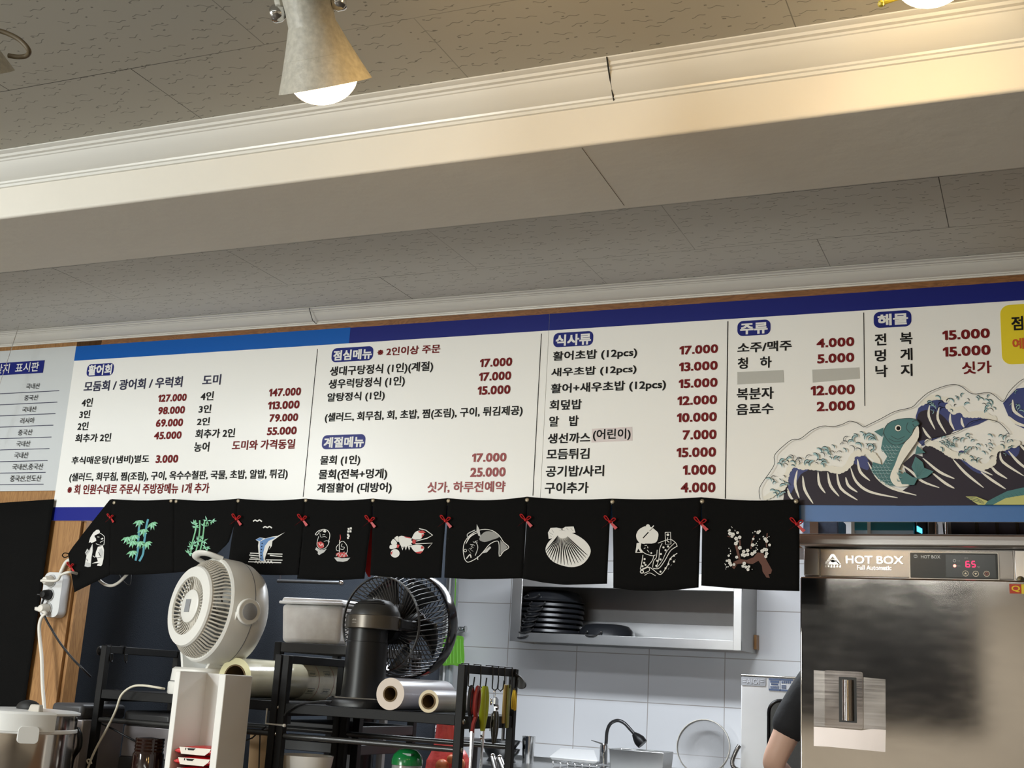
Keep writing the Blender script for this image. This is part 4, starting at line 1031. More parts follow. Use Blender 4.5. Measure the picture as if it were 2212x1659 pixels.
# ------------------------------------------------------------------ counter
M_counter = wood_mat('counter_wood', (0.12, 0.06, 0.03), (0.25, 0.13, 0.06), grain=(1, 12, 12))
t = thing('bar_counter', 'long dark wooden bar counter under the hatch carrying the racks', 'counter', (-2.2, 2.9, 0))
XCR = -0.66
b = MB(); b.box(-3.9, XCR, 2.46, 3.04, 0.86, 0.90); b.box(XP1 + 0.013, XCR, 3.04, YW - 0.001, 0.86, 0.90); b.box(XP1 + 0.013, XCR, YW - 0.001, 3.285, 0.861, 0.90); b.build('worktop', M_counter, t, smooth=False)
b = MB(); b.box(-3.9, XCR, 2.56, 3.02, 0.0, 0.859); b.build('front_panel', M_counter, t, smooth=False)
ZC = 0.90

# ------------------------------------------------------------------ the two black racks on the counter
Y1, Y2 = 2.93, 3.265
def rack(label, pxl, pxr, zs, ztop, hooks=()):
    xl, xr = at(pxl, 1480, Y1).x, at(pxr, 1500, Y1).x
    t = thing('counter_rack', label, 'rack', (xl, Y1, ZC), 'black racks on the bar counter')
    w = 0.0105
    for x in (xl, xr):
        for y in (Y1, Y2):
            b = MB(); b.box(x - w, x + w, y - w, y + w, ZC + 0.001, ztop); b.build('post', M_blackm, t, bevel=0.002)
        b = MB(); b.box(x - 0.007, x + 0.007, Y1 + w, Y2 - w, ztop - 0.022, ztop); b.build('top_rail', M_blackm, t, bevel=0.0015)
        b = MB(); b.box(x - 0.007, x + 0.007, Y1 + w, Y2 - w, zs - 0.034, zs - 0.002); b.build('side_rail', M_blackm, t, bevel=0.0015)
    for y, hgt in ((Y1, 0.026), (Y2, 0.026)):
        b = MB(); b.box(xl + w, xr - w, y - 0.008, y + 0.008, zs - hgt, zs); b.build('shelf_rail', M_blackm, t, bevel=0.0015)
    b = MB(); b.box(xl + 0.007, xr - 0.007, Y1 + 0.008, Y2 - 0.008, zs - 0.007, zs - 0.0015); b.build('shelf_board', M_blackm, t, smooth=False)
    b = MB(); b.tube([(xl + w, Y1, zs - 0.085), (xr - w, Y1, zs - 0.085)], 0.0075, 12); b.build('cross_bar', mat('black_tube', (0.03, 0.03, 0.03), 0.25), t)
    b = MB(); b.tube([(xl + w, Y2, zs - 0.085), (xr - w, Y2, zs - 0.085)], 0.0075, 12); b.build('cross_bar', MATS['black_tube'], t)
    for z in (zs - 0.016, zs - 0.085):
        b = MB(); b.lathe([(0, 0.004), (0.005, 0.003), (0.0065, 0)], (xr + w, Y1, z), (1, 0, 0), 10); b.build('bolt', M_chrome, t)
    return t, xl, xr
zsL = at(300, 1497, Y1).z + 0.004
zsR = at(800, 1533, Y1).z + 0.002
ztL = at(221, 1394, Y1).z
ztR = at(998, 1437, Y1).z
ztRl = at(610, 1413, Y1).z
rL, xL0, xL1 = rack('black metal rack at left carrying the white fan and clear film rolls', 219, 598, zsL, ztL)
rR, xR0, xR1 = rack('black metal rack at right carrying the black fan, scissors hung on its side', 617, 997, zsR, (ztR + ztRl) / 2)
ztR = (ztR + ztRl) / 2
# grey bent wire holder on the post pair
tH = thing('wire_bracket', 'thin grey bent wire bracket fixed to the paired rack posts', 'bracket', at(575, 1560, Y1 - 0.012))
b = MB(); b.tube([at(577, 1530, Y1 - 0.016), at(574, 1563, Y1 - 0.016), at(612, 1567, Y1 - 0.016)], 0.0026, 8); b.build('wire', mat('dull_grey_wire', (0.42, 0.42, 0.40), 0.4), tH)
b = MB(); p = at(612, 1567, Y1 - 0.016); b.tube([p, p + Vector((0.006, 0, 0))], 0.0042, 8); b.build('end_cap', M_whitep, tH)
tL = thing('indicator_light', 'tiny glowing blue indicator beside the paired rack posts', 'light', at(616, 1548, Y1 + 0.03))
b = MB(); p = at(616, 1548, Y1 + 0.05)
b.hexa([p + Vector(q) for q in ((-0.03, 0.0, -0.02), (0.0, 0.0, -0.02), (0.0, 0.03, -0.02), (-0.03, 0.03, -0.02), (-0.03, 0, 0.02), (0.0, 0, 0.02), (0, 0.03, 0.02), (-0.03, 0.03, 0.02))]); b.build('housing', M_blackp, tL)
b = MB(); b.prism([p + Vector(q) for q in ((0.0005, -0.002, 0.008), (0.007, -0.002, 0.001), (0.004, -0.002, -0.008), (0.0005, -0.002, -0.010))], (0, 0.004, 0)); b.build('lens', mat('blue_led', (0.1, 0.25, 0.9), 0.3, emit=(0.12, 0.3, 1.0), estr=2.2), tL)

# hooks and what hangs on the right side frame
def yx(px):        # depth along the right side frame seen at pixel column px
    lo, hi = Y1, Y2 + 0.05
    for _ in range(40):
        m = (lo + hi) / 2
        if at(px, 1450, m).x > xR1: lo = m
        else: hi = m
    return (lo + hi) / 2
def yx_(px):
    best = min((abs(at(px, 1450, Y1 + k * 0.002).x - (xR1 + 0.012)), Y1 + k * 0.002) for k in range(0, 220))
    return best[1]
def hook(px, zdrop=0.035, fin=0.014, label=''):
    y = yx_(px)
    t = thing('s_hook', label, 'hook', (xR1, y, ztR - 0.02), 'black s hooks on the right rack')
    b = MB()
    X = xR1 + 0.0092
    pts = [(xR1 - 0.010, y, ztR - 0.014), (xR1 - 0.0105, y, ztR + 0.0025), (X, y, ztR + 0.0025), (X + 0.002, y, ztR - 0.03), (X + 0.002, y, ztR - 0.022 - zdrop), (X + 0.010, y, ztR - 0.028 - zdrop), (X + 0.017, y, ztR - 0.022 - zdrop), (X + 0.019, y, ztR - 0.022 - zdrop + fin * 1.6)]
    b.tube(pts, 0.0019, 8); b.build('wire', M_blackp, t)
    return Vector((X + 0.010, y, ztR - 0.026 - zdrop))
hl = ['black hook holding the red and black scissors', 'black hook holding the lime green shears', 'black hook holding the steel can opener', 'empty black hook right of the can opener hook', 'black hook holding the olive tongs', 'black hook holding the yellow bands']
HK = [hook(px, 0.030 if i not in (2, 3) else 0.034, label=hl[i]) for i, px in enumerate((1014, 1040, 1066, 1078, 1092, 1108))]
M_sred = mat('scissor_red', (0.22, 0.014, 0.011), 0.4); M_lime = mat('lime_plastic', (0.42, 0.50, 0.02), 0.35); M_olive = mat('olive_plastic', (0.24, 0.25, 0.05), 0.4); M_band = mat('yellow_rubber', (0.72, 0.50, 0.03), 0.5)
def loop_handle(b, c, w, h, r, dirx, n=26, a=0.0):
    # ring in the y-z plane around c
    pts = []
    for k in range(n):
        t_ = 2 * math.pi * k / n
        yy, zz = w * math.cos(t_), h * math.sin(t_)
        pts.append(c + Vector((0.0, yy * math.cos(a) - zz * math.sin(a), yy * math.sin(a) + zz * math.cos(a))))
    b.tube(pts, r, 8, close=True)
h = HK[0]      # red / black scissors, blades down
t = thing('scissors', 'red and black handled scissors hanging blades down at the rack corner', 'scissors', h, 'tools hung on the right rack')
z0 = h.z
for k, (dx, nm) in enumerate(((0.0, 'handle'), (0.012, 'handle'))):
    b = MB(); c = h + Vector((0.004 + dx, -0.002 + 0.010 * k, -0.034)); loop_handle(b, c, 0.012, 0.036, 0.0048, 1, a=0.05 - 0.12 * k)
    b.tube([c + Vector((0, 0, -0.034)), c + Vector((-dx * 0.5 + 0.002, -0.010 * k + 0.004, -0.055)), Vector((h.x + 0.008, h.y + 0.004, z0 - 0.11))], [0.006, 0.006, 0.007], 8)
    b.build('handle', M_sred if k else M_blackp, t)
    b = MB(); c2 = c + Vector((-0.001 + 0.0055 * 0, 0, 0)); loop_handle(b, c2 + Vector((0.0035, -0.0005, 0)), 0.0105, 0.031, 0.0028, 1, a=0.05 - 0.12 * k); b.build('inner_grip', M_sred, t)
p = Vector((h.x + 0.008, h.y + 0.004, z0 - 0.108))
for k in (0, 1):
    b = MB(); b.prism([p + Vector((0.003 * k, -0.008, 0)), p + Vector((0.003 * k, 0.008, 0)), p + Vector((0.003 * k, 0.006 - 0.004 * k, -0.09)), p + Vector((0.003 * k, -0.003 - 0.002 * k, -0.115))], (0.0022, 0, 0)); b.build('blade', M_chrome, t)
h = HK[1]
t = thing('kitchen_shears', 'lime green handled shears hanging closed next to the red scissors', 'scissors', h, 'tools hung on the right rack')
for k in (-1, 1):
    b = MB(); c = h + Vector((0.006, 0.0075 * k, 0))
    b.tube(spline([c + Vector((0, -0.003 * k, 0.004)), c + Vector((0, 0.002 * k, -0.014)), c + Vector((0, 0.003 * k, -0.045)), c + Vector((0, 0.001 * k, -0.070)), c + Vector((0, -0.004 * k, -0.095)), c + Vector((0, -0.005 * k, -0.108))], 4), [0.005, 0.006, 0.0066, 0.0072, 0.0078, 0.0082, 0.0084, 0.0086, 0.0086, 0.0086, 0.0085, 0.0083, 0.008, 0.0076, 0.0072, 0.0068, 0.0064, 0.006, 0.0057, 0.0054, 0.005], 12)
    b.build('handle', M_lime, t)
p = h + Vector((0.006, 0, -0.100))
b = MB(); b.lathe([(0, 0.004), (0.007, 0.003), (0.007, -0.003), (0, -0.004)], p + Vector((0, 0, -0.024)), (1, 0, 0), 14); b.build('pivot', M_chrome, t)
for k in (0, 1):
    b = MB(); q = p + Vector((0.002 * k, 0, 0)); b.prism([q + Vector((0, -0.005, 0)), q + Vector((0, 0.005, 0)), q + Vector((0, 0.005, -0.09)), q + Vector((0, 0.0, -0.12)), q + Vector((0, -0.004, -0.1))], (0.0016, 0, 0)); b.build('blade', M_chrome, t)
h = HK[2]
t = thing('can_opener', 'steel can opener with dark rounded handles hanging mid rack side', 'can opener', h, 'tools hung on the right rack')
b = MB(); loop_handle(b, h + Vector((0, 0, -0.010)), 0.005, 0.012, 0.0009, 1); b.build('ring', M_chrome, t)
b = MB(); c = h + Vector((0.003, 0, -0.03)); b.prism([c + Vector((0, y_, z_)) for y_, z_ in ((-0.010, 0.008), (-0.002, 0.012), (0.010, 0.006), (0.010, -0.01), (0.005, -0.028), (-0.005, -0.028), (-0.006, -0.012), (-0.012, -0.006))], (0.005, 0, 0))
b.lathe([(0, 0.006), (0.007, 0.005), (0.007, 0), (0, 0)], c + Vector((0.005, -0.001, -0.014)), (1, 0, 0), 12); b.build('cutter_head', M_chrome, t)
for k in (-1, 1):
    b = MB(); c = h + Vector((0.006, 0.005 * k, -0.055))
    b.tube(spline([c, c + Vector((0, 0.003 * k, -0.022)), c + Vector((0, 0.003 * k, -0.05)), c + Vector((0, 0.0, -0.082))], 4), [0.005, 0.0058, 0.0066, 0.007, 0.0073, 0.0074, 0.0074, 0.0072, 0.0068, 0.006, 0.005, 0.0042, 0.003], 10); b.build('handle', mat('gunmetal', (0.07, 0.07, 0.065), 0.18, 0.8), t)
b = MB(); c = h + Vector((-0.002, -0.015, -0.03)); loop_handle(b, c, 0.004, 0.008, 0.0018, 1); b.build('turn_key', M_chrome, t)
b = MB(); b.tube([h + Vector((0.0, -0.010, -0.06)), h + Vector((0.0, -0.018, -0.105))], 0.0012, 6); b.build('pin', M_chrome, t)
h = HK[4]
t = thing('tongs', 'olive green handled tongs hanging beside the rear post of the right rack', 'tongs', h, 'tools hung on the right rack')
for k in (0, 1):
    b = MB(); c = h + Vector((0.004 - 0.006 * k, 0.004 - 0.012 * k, 0.012))
    L_ = 0.115 - 0.012 * k
    b.hexa([c + Vector(q) for q in ((-0.003, -0.008, -L_), (0.003, -0.008, -L_), (0.003, 0.008, -L_), (-0.003, 0.008, -L_), (-0.003, -0.009, 0), (0.003, -0.009, 0), (0.003, 0.009, 0), (-0.003, 0.009, 0))]); b.build('arm', M_olive if not k else mat('ochre_plastic', (0.45, 0.32, 0.10), 0.45), t, bevel=0.0028, bseg=3)
b = MB(); c = h + Vector((-0.004, 0.0, -0.1)); b.box(c.x - 0.002, c.x + 0.002, c.y - 0.007, c.y + 0.007, c.z - 0.035, c.z + 0.02); b.build('clasp', M_blackp, t)
h = HK[5]
t = thing('rubber_bands', 'bundle of yellow rubber bands looped on the last hook of the rack', 'rubber bands', h, 'tools hung on the right rack')
for k in range(4):
    b = MB(); loop_handle(b, h + Vector((0.002 * k - 0.002, 0.001 * k, -0.026 - 0.0015 * k)), 0.009 - 0.0012 * k, 0.027 - 0.002 * (k % 2), 0.0015, 1, a=0.10 * (k - 1.5)); b.build('band', M_band, t)
# black grip pad clipped to the rear end of the top rail
t = thing('hanging_paddle', 'black rounded paddle sticking out past the rear end of the hook rail', 'paddle', (xR1, yx_(1122), ztR))
b = MB(); c = at(1124, 1470, yx_(1118)); q = [(-0.014, 0.014), (-0.002, 0.012), (0.012, -0.002), (0.016, -0.012), (0.010, -0.021), (-0.004, -0.022), (-0.012, -0.008)]
b.prism([c + Vector((x_, 0, z_)) for x_, z_ in spl2(q + [q[0]], 4)[:-1]], (0, 0.008, 0)); b.build('pad', M_rubber, t)
b = MB(); b.tube([c + Vector((-0.008, 0.004, 0.010)), Vector((xR1 + 0.009, yx_(1114), ztR - 0.012))], 0.004, 8); b.build('strap', M_rubber, t)
# hooks on the left rack side frame (empty)
for i, px in enumerate((241, 272)):
    yy = min((abs(at(px, 1400, Y1 + k * 0.002).x - (xL0 + 0.012)), Y1 + k * 0.002) for k in range(200))[1]
    t = thing('s_hook', ('empty black loop hook nearest the corner post of the left rack', 'empty black loop hook further along the left rack rail')[i], 'hook', (xL0, yy, ztL - 0.02), 'empty hooks on the left rack')
    b = MB(); X = xL0 + 0.0092
    b.tube([(X - 0.018, yy, ztL - 0.02), (X - 0.018, yy, ztL + 0.002), (X, yy, ztL + 0.002), (X, yy, ztL - 0.022), (X, yy + 0.012, ztL - 0.022), (X, yy + 0.014, ztL - 0.04), (X + 0.003, yy + 0.008, ztL - 0.046), (X + 0.003, yy + 0.001, ztL - 0.04), (X + 0.001, yy, ztL - 0.022)], 0.0019, 8); b.build('wire', M_blackp, t)
t = thing('corner_knob', 'small black disc knob on the corner post of the left rack', 'knob', at(211, 1405, Y1)); c = at(209, 1405, Y1 - 0.012)
b = MB(); b.lathe([(0, 0.006), (0.013, 0.004), (0.014, 0), (0.004, -0.006), (0.003, -0.012)], Vector((xL0 - 0.012, Y1, c.z)) + Vector((-0.008, 0, 0)), (-1, 0, 0), 18); b.build('knob', M_blackp, t)
# ------------------------------------------------------------------ white fan on the left rack
M_fan = mat('fan_white', (0.80, 0.79, 0.75), 0.35, noise=0.04, nscale=14)
M_fand = mat('fan_dusty', (0.60, 0.565, 0.50), 0.7, noise=0.2, nscale=60)
M_dark = mat('dark_hollow', (0.02, 0.02, 0.02), 0.8)
def frame(c, ax):
    ax = Vector(ax).normalized(); e1 = Vector((0, 0, 1)).cross(ax).normalized(); e2 = ax.cross(e1)
    return lambda u, r, a: c + ax * u + (e1 * math.cos(a) + e2 * math.sin(a)) * r
fax = Vector((-0.40, -0.91, 0.09)).normalized()
cF = at(451, 1317, 2.935)
s_ = (cF - EYE).dot(FW) / F         # metres per pixel there
R = 112 * s_
t = thing('desk_fan', 'white round desk fan with dusty grille on the left rack', 'fan', (cF.x, cF.y + 0.06, zsL), 'desk fans on the racks')
P = frame(cF, fax)
b = MB()
b.lathe([(R * 0.90, 0.012), (R * 0.97, 0.016), (R, 0.010), (R * 1.015, -0.01), (R * 1.02, -0.055), (R * 0.99, -0.085), (R * 0.90, -0.112), (R * 0.70, -0.132), (R * 0.4, -0.142), (0, -0.144)], cF, fax, 64)
b.lathe([(R * 0.90, 0.012), (R * 0.93, -0.01), (R * 0.93, -0.09), (0, -0.1)], cF, fax, 64); b.build('housing', M_fan, t, sharp=30)
b = MB(); b.lathe([(R * 1.0225, -0.056), (R * 1.025, -0.057), (R * 1.0225, -0.0585)], cF, fax, 64); b.build('seam_ring', M_greyp, t)
uf = 0.060; rf = 84 * s_
b = MB()
NB = 72
for k in range(NB):
    a_ = 2 * math.pi * k / NB
    b.tube([P(0.004, R * 0.93, a_), P(0.030, R * 0.91, a_), P(uf - 0.008, rf * 1.03, a_), P(uf, rf * 0.98, a_)], [0.0030, 0.0028, 0.0028, 0.0028], 5)
b.build('cage_bars', M_fand, t)
b = MB(); b.lathe([(rf * 1.02, uf - 0.008), (rf * 1.03, uf), (rf, uf + 0.006), (rf * 0.74, uf + 0.010), (rf * 0.73, uf + 0.004)], cF, fax, 64); b.build('front_ring', M_fan, t, sharp=30)
b = MB()
for k in range(40):
    a_ = 2 * math.pi * k / 40
    b.tube([P(uf + 0.006, rf * 0.75, a_), P(uf - 0.004, rf * 0.60, a_ + 0.06), P(uf - 0.006, rf * 0.36, a_ + 0.16)], [0.0042, 0.0036, 0.003], 5, flat=0.6)
b.build('grille_vanes', M_fand, t)
b = MB(); b.lathe([(0, uf + 0.008), (rf * 0.34, uf + 0.007), (rf * 0.42, uf + 0.002), (rf * 0.43, uf - 0.012), (0, uf - 0.014)], cF, fax, 40); hb = b.build('hub', M_fan, t, sharp=40)
e1 = Vector((0, 0, 1)).cross(fax).normalized(); e2 = fax.cross(e1)
b = MB(); c = cF + fax * (uf + 0.0082); b.hexa([c + e1 * x_ + e2 * z_ + fax * y_ for x_, z_, y_ in ((-0.013, -0.018, 0), (0.013, -0.018, 0), (0.013, 0.018, 0), (-0.013, 0.018, 0), (-0.013, -0.018, 0.0012), (0.013, -0.018, 0.0012), (0.013, 0.018, 0.0012), (-0.013, 0.018, 0.0012))]); b.build('label_plate', mat('label_grey', (0.28, 0.29, 0.31), 0.4), t)
b = MB()          # blades and dark inside
for k in range(5):
    a_ = 2 * math.pi * k / 5
    b.add([P(-0.03, R * 0.2, a_), P(-0.05, R * 0.2, a_ + 0.8), P(-0.055, R * 0.86, a_ + 1.0), P(-0.02, R * 0.86, a_ + 0.25)], [(0, 1, 2, 3)])
b.build('blades', mat('blade_grey', (0.22, 0.22, 0.21), 0.4), t, solid=0.002)
b = MB(); ha = math.radians(92)
b.tube(spline([P(0.020, R * 0.96, ha + 0.30), P(0.052, R * 1.00, ha + 0.24), P(0.058, R * 1.03, ha + 0.05), P(0.050, R * 1.03, ha - 0.18), P(0.010, R * 1.0, ha - 0.30)], 6), 0.011, 10, flat=0.55); b.build('carry_handle', M_fan, t)
# yoke arms and base
zb0 = zsL
cb = Vector((cF.x + 0.015, cF.y + 0.075, 0))
def disc_xy(c, r, z0, z1, ry=None): return [(r * 0.98, z0), (r, z0 + 0.004), (r, z1 - 0.006), (r * 0.96, z1)]
def loftell(b, rings, n=48):
    vs, fs = [], []
    for (cx, cy, z, rx, ry) in rings:
        for k in range(n):
            t_ = 2 * math.pi * k / n
            cs, sn = math.cos(t_), math.sin(t_)
            f_ = lambda v: math.copysign(abs(v) ** 0.72, v)
            vs.append((cx + rx * f_(cs), cy + ry * f_(sn), z))
    m_ = len(rings)
    for i in range(m_ - 1):
        for k in range(n): fs.append((i * n + k, i * n + (k + 1) % n, (i + 1) * n + (k + 1) % n, (i + 1) * n + k))
    fs.append(tuple(range(n))[::-1]); fs.append(tuple((m_ - 1) * n + k for k in range(n)))
    b.add(vs, fs)
hb0 = at(400, 1441, cb.y - 0.11).z - zb0
bx = at(398, 1480, cb.y - 0.1).x
by_ = cb.y + 0.0
rx_ = 0.088; ry_ = 0.105
b = MB(); loftell(b, [(bx, by_, zb0, rx_ * 0.98, ry_), (bx, by_, zb0 + 0.004, rx_ * 1.02, ry_ * 1.02), (bx, by_, zb0 + hb0 * 0.42, rx_ * 1.02, ry_ * 1.02), (bx, by_, zb0 + hb0 * 0.46, rx_ * 0.99, ry_ * 0.99)]); b.build('base_plate', M_fan, t)
b = MB(); loftell(b, [(bx, by_, zb0 + hb0 * 0.49, rx_ * 0.97, ry_ * 0.97), (bx, by_, zb0 + hb0 * 0.92, rx_ * 0.95, ry_ * 0.95), (bx, by_, zb0 + hb0, rx_ * 0.88, ry_ * 0.88)]); b.build('swivel_base', M_fan, t)
for s in (-1, 1):
    side = e1 * s
    top = cF + side * (R * 1.02 + 0.007) - fax * 0.035
    bt = Vector((bx, by_, zb0 + hb0 * 0.95)) + Vector((side.x, side.y, 0)) * 0.066
    b = MB()
    w_ = 0.028
    fx = Vector((fax.x, fax.y, 0)).normalized()
    def sec(c, w, th, lean): return [c + fx * w + side * th, c - fx * w + side * th, c - fx * w - side * th, c + fx * w - side * th]
    rows = []
    for q in range(11):
        u = q / 10
        c = bt.lerp(top, u) + side * (0.030 * math.sin(math.pi * min(1, u * 1.0)) * 0.6 * u)
        rows.append(sec(c, 0.046 - 0.010 * u, 0.006, 0))
    vs = [p for r_ in rows for p in r_]; fs = []
    for q in range(10):
        for k in range(4): fs.append((q * 4 + k, q * 4 + (k + 1) % 4, (q + 1) * 4 + (k + 1) % 4, (q + 1) * 4 + k))
    fs += [(3, 2, 1, 0), (40, 41, 42, 43)]
    b.add(vs, fs); b.lathe([(0.0, 0.0065), (0.034, 0.006), (0.036, 0.004), (0.036, -0.006), (0, -0.006)], top, side, 32); b.build('yoke_arm', M_fan, t, bevel=0.004)
    b = MB(); b.lathe([(0, 0.0085), (0.022, 0.008), (0.0235, 0.007), (0.0235, 0.004), (0, 0.004)], top, side, 32); b.build('pivot_cap', mat('cap_grey', (0.30, 0.30, 0.31), 0.45), t)
t_fan = t
# its white cord, looping down in front of the left rack
tc = thing('fan_cord', 'thin cream power cord arching from the white fan base down past the left rack', 'cord', at(350, 1490, Y1 - 0.03))
b = MB(); b.tube(spline([Vector((bx - 0.10, by_ - 0.06, zb0 + 0.012)), at(350, 1487, Y1 - 0.03), at(310, 1481, Y1 - 0.04), at(284, 1484, Y1 - 0.045), at(262, 1502, Y1 - 0.045), at(250, 1535, Y1 - 0.045), at(232, 1572, Y1 - 0.045), at(210, 1612, Y1 - 0.045), at(195, 1645, Y1 - 0.045), at(180, 1690, Y1 - 0.045)], 8), 0.0033, 10); b.build('cable', mat('cream_cable', (0.70, 0.66, 0.54), 0.5), tc)
b = MB(); b.tube(spline([at(190, 1649, Y1 - 0.052), at(188, 1642, Y1 - 0.052), at(194, 1641, Y1 - 0.052), at(198, 1650, Y1 - 0.05)], 4), 0.0022, 8); b.build('cable_tie', MATS['cream_cable'], tc)

# ------------------------------------------------------------------ black fan on the right rack
M_bfan = mat('fan_black', (0.008, 0.008, 0.009), 0.34, spec=0.3)
M_bgrill = mat('grille_black', (0.045, 0.042, 0.040), 0.35)
M_ring = mat('rim_gloss_black', (0.018, 0.019, 0.026), 0.12)
M_collar = mat('collar_bronze', (0.10, 0.088, 0.075), 0.32, 0.75)
cH = at(872, 1349, 3.225); s2 = (cH - EYE).dot(FW) / F
Rb = 114 * s2
cc = at(791, 1420, 3.03)
bax = Vector((0.13, 0.985, 0.06)).normalized()
t = thing('desk_fan', 'black round desk fan turned away towards the kitchen on the right rack', 'fan', (cc.x, cc.y, zsR), 'desk fans on the racks')
P2 = frame(cH, bax)
b = MB(); b.lathe([(Rb * 0.985, 0.012), (Rb, 0.014), (Rb * 1.0, 0.05), (Rb * 0.985, 0.056), (Rb * 0.95, 0.056), (Rb * 0.95, 0.014), (Rb * 0.985, 0.012)], cH, bax, 72); b.build('front_rim', M_ring, t, sharp=30)
b = MB(); b.lathe([(Rb * 0.855, -0.116), (Rb * 0.875, -0.116), (Rb * 0.875, -0.108), (Rb * 0.855, -0.108), (Rb * 0.855, -0.116)], cH, bax, 72); b.build('back_ring', M_bgrill, t, sharp=30)
b = MB(); NB = 60
for k in range(NB):
    a_ = 2 * math.pi * k / NB
    b.tube([P2(0.014, Rb * 0.975, a_), P2(-0.030, Rb * 0.97, a_ + 0.05), P2(-0.085, Rb * 0.925, a_ + 0.09), P2(-0.112, Rb * 0.865, a_ + 0.12)], 0.0016, 5)
b.build('outer_wires', M_bgrill, t)
b = MB()
for k in range(NB):
    a_ = 2 * math.pi * k / NB
    b.tube([P2(-0.112, Rb * 0.865, a_ + 0.12), P2(-0.100, Rb * 0.62, a_ + 0.22), P2(-0.080, Rb * 0.36, a_ + 0.36)], 0.0016, 5)
b.build('inner_wires', M_bgrill, t)
b = MB()
for k in range(48):
    a_ = 2 * math.pi * k / 48
    b.tube([P2(0.052, Rb * 0.95, a_), P2(0.060, Rb * 0.6, a_ + 0.15), P2(0.058, Rb * 0.25, a_ + 0.3)], 0.0016, 5)
b.lathe([(0, 0.064), (Rb * 0.26, 0.062), (Rb * 0.27, 0.054), (0, 0.052)], cH, bax, 32); b.build('front_grille', M_bgrill, t)
b = MB()
for k in range(5):
    a_ = 2 * math.pi * k / 5 + 0.3
    b.grid(lambda u, v: P2(-0.012 + 0.034 * v - 0.02 * u, Rb * (0.22 + 0.68 * u), a_ + 0.75 * v + 0.3 * u), 6, 6)
b.build('blades', mat('blade_black', (0.015, 0.016, 0.018), 0.15), t, solid=0.002)
# motor cap at the back, sits over the column
zc_top = at(805, 1328, cc.y - 0.06).z; zc_bot = at(805, 1358, cc.y - 0.06).z
rcol = 46 * (cc - EYE).dot(FW) / F; rclr = 61 * (cc - EYE).dot(FW) / F
b = MB(); b.lathe([(0, -0.115), (Rb * 0.20, -0.112), (Rb * 0.33, -0.102), (Rb * 0.37, -0.085), (Rb * 0.37, 0.0), (0, 0.0)], cH, bax, 40); b.build('motor_housing', M_bfan, t)
b = MB(); b.lathe([(rclr * 0.90, zc_top), (rclr * 0.88, zc_top + 0.010), (rclr * 0.76, zc_top + 0.028), (rclr * 0.5, zc_top + 0.042), (0, zc_top + 0.047)], (cc.x + 0.018, cc.y, 0), (0, 0, 1), 40); b.build('top_cap', mat('cap_matte_black', (0.022, 0.021, 0.020), 0.42), t)
b = MB()
for r_, zz in ((0.60, 0.037), (0.72, 0.031)):
    b.tube([(cc.x + 0.018 + rclr * r_ * math.cos(math.radians(q)), cc.y + rclr * r_ * math.sin(math.radians(q)), zc_top + zz) for q in range(215, 326, 10)], 0.0016, 6)
b.build('cap_groove', M_bfan, t)
b = MB(); b.lathe([(rclr * 0.98, zc_bot), (rclr, zc_bot + 0.002), (rclr, zc_top - 0.002), (rclr * 0.98, zc_top), (0, zc_top)], (cc.x + 0.016, cc.y, 0), (0, 0, 1), 48); col_ = b.build('collar', M_collar, t, sharp=30)
b = MB()
cw = 0.010
for j, (zz, hh, n_) in enumerate(((zc_top - 0.017, 0.0045, 5), (zc_top - 0.023, 0.002, 11))):
    for i in range(n_):
        a0_ = math.radians(250 + i * (9.0 / n_) * 1.3); a1_ = a0_ + math.radians(0.75 if j == 0 else 0.6)
        b.quad(*[(cc.x + 0.016 + (rclr + 0.0004) * math.cos(q), cc.y + (rclr + 0.0004) * math.sin(q), z_) for q, z_ in ((a0_, zz), (a1_, zz), (a1_, zz + hh * (1 if i % 2 else 0.6)), (a0_, zz + hh * (1 if i % 2 else 0.6)))])
b.build('small_print', mat('pale_print', (0.6, 0.58, 0.54), 0.4), col_, smooth=False)
b = MB(); b.box(cc.x + rclr * 0.55, cc.x + rclr * 1.0 + 0.022, cc.y + 0.0, cc.y + 0.10, zc_bot + 0.002, zc_top - 0.004); b.build('neck_block', M_bfan, t, bevel=0.006)
b = MB(); b.lathe([(rcol * 1.05, zsR + 0.018), (rcol * 1.0, zsR + 0.06), (rcol * 0.955, zc_bot - 0.035)], (cc.x, cc.y, 0), (0, 0, 1), 48); b.lathe([(rcol * 0.955, zc_bot - 0.035), (rcol * 0.935, zc_bot - 0.034), (rcol * 0.93, zc_bot)], (cc.x, cc.y, 0), (0, 0, 1), 48); b.build('column', M_bfan, t, sharp=30)
b = MB(); loftell(b, [(cc.x - 0.002, cc.y, zsR + 0.0005, 0.090, 0.086), (cc.x - 0.002, cc.y, zsR + 0.016, 0.091, 0.087), (cc.x - 0.002, cc.y, zsR + 0.022, 0.086, 0.083)]); b.build('base', M_bfan, t)
b = MB(); loftell(b, [(cc.x - 0.002, cc.y, zsR + 0.0225, 0.084, 0.080), (cc.x - 0.002, cc.y, zsR + 0.0255, 0.082, 0.078)]); b.build('base_trim', M_chrome, t)
tcb = thing('black_cable', 'black cable lying along the front of the right rack shelf', 'cord', at(640, 1525, Y1 + 0.02))
b = MB(); b.tube(spline([at(614, 1546, Y1 - 0.018), at(624, 1534, Y1 - 0.018), at(650, 1521, Y1 - 0.016), at(690, 1516, Y1 - 0.012), at(716, 1516, Y1 - 0.006)], 6), 0.0028, 8); b.build('cable', M_blackp, tcb)

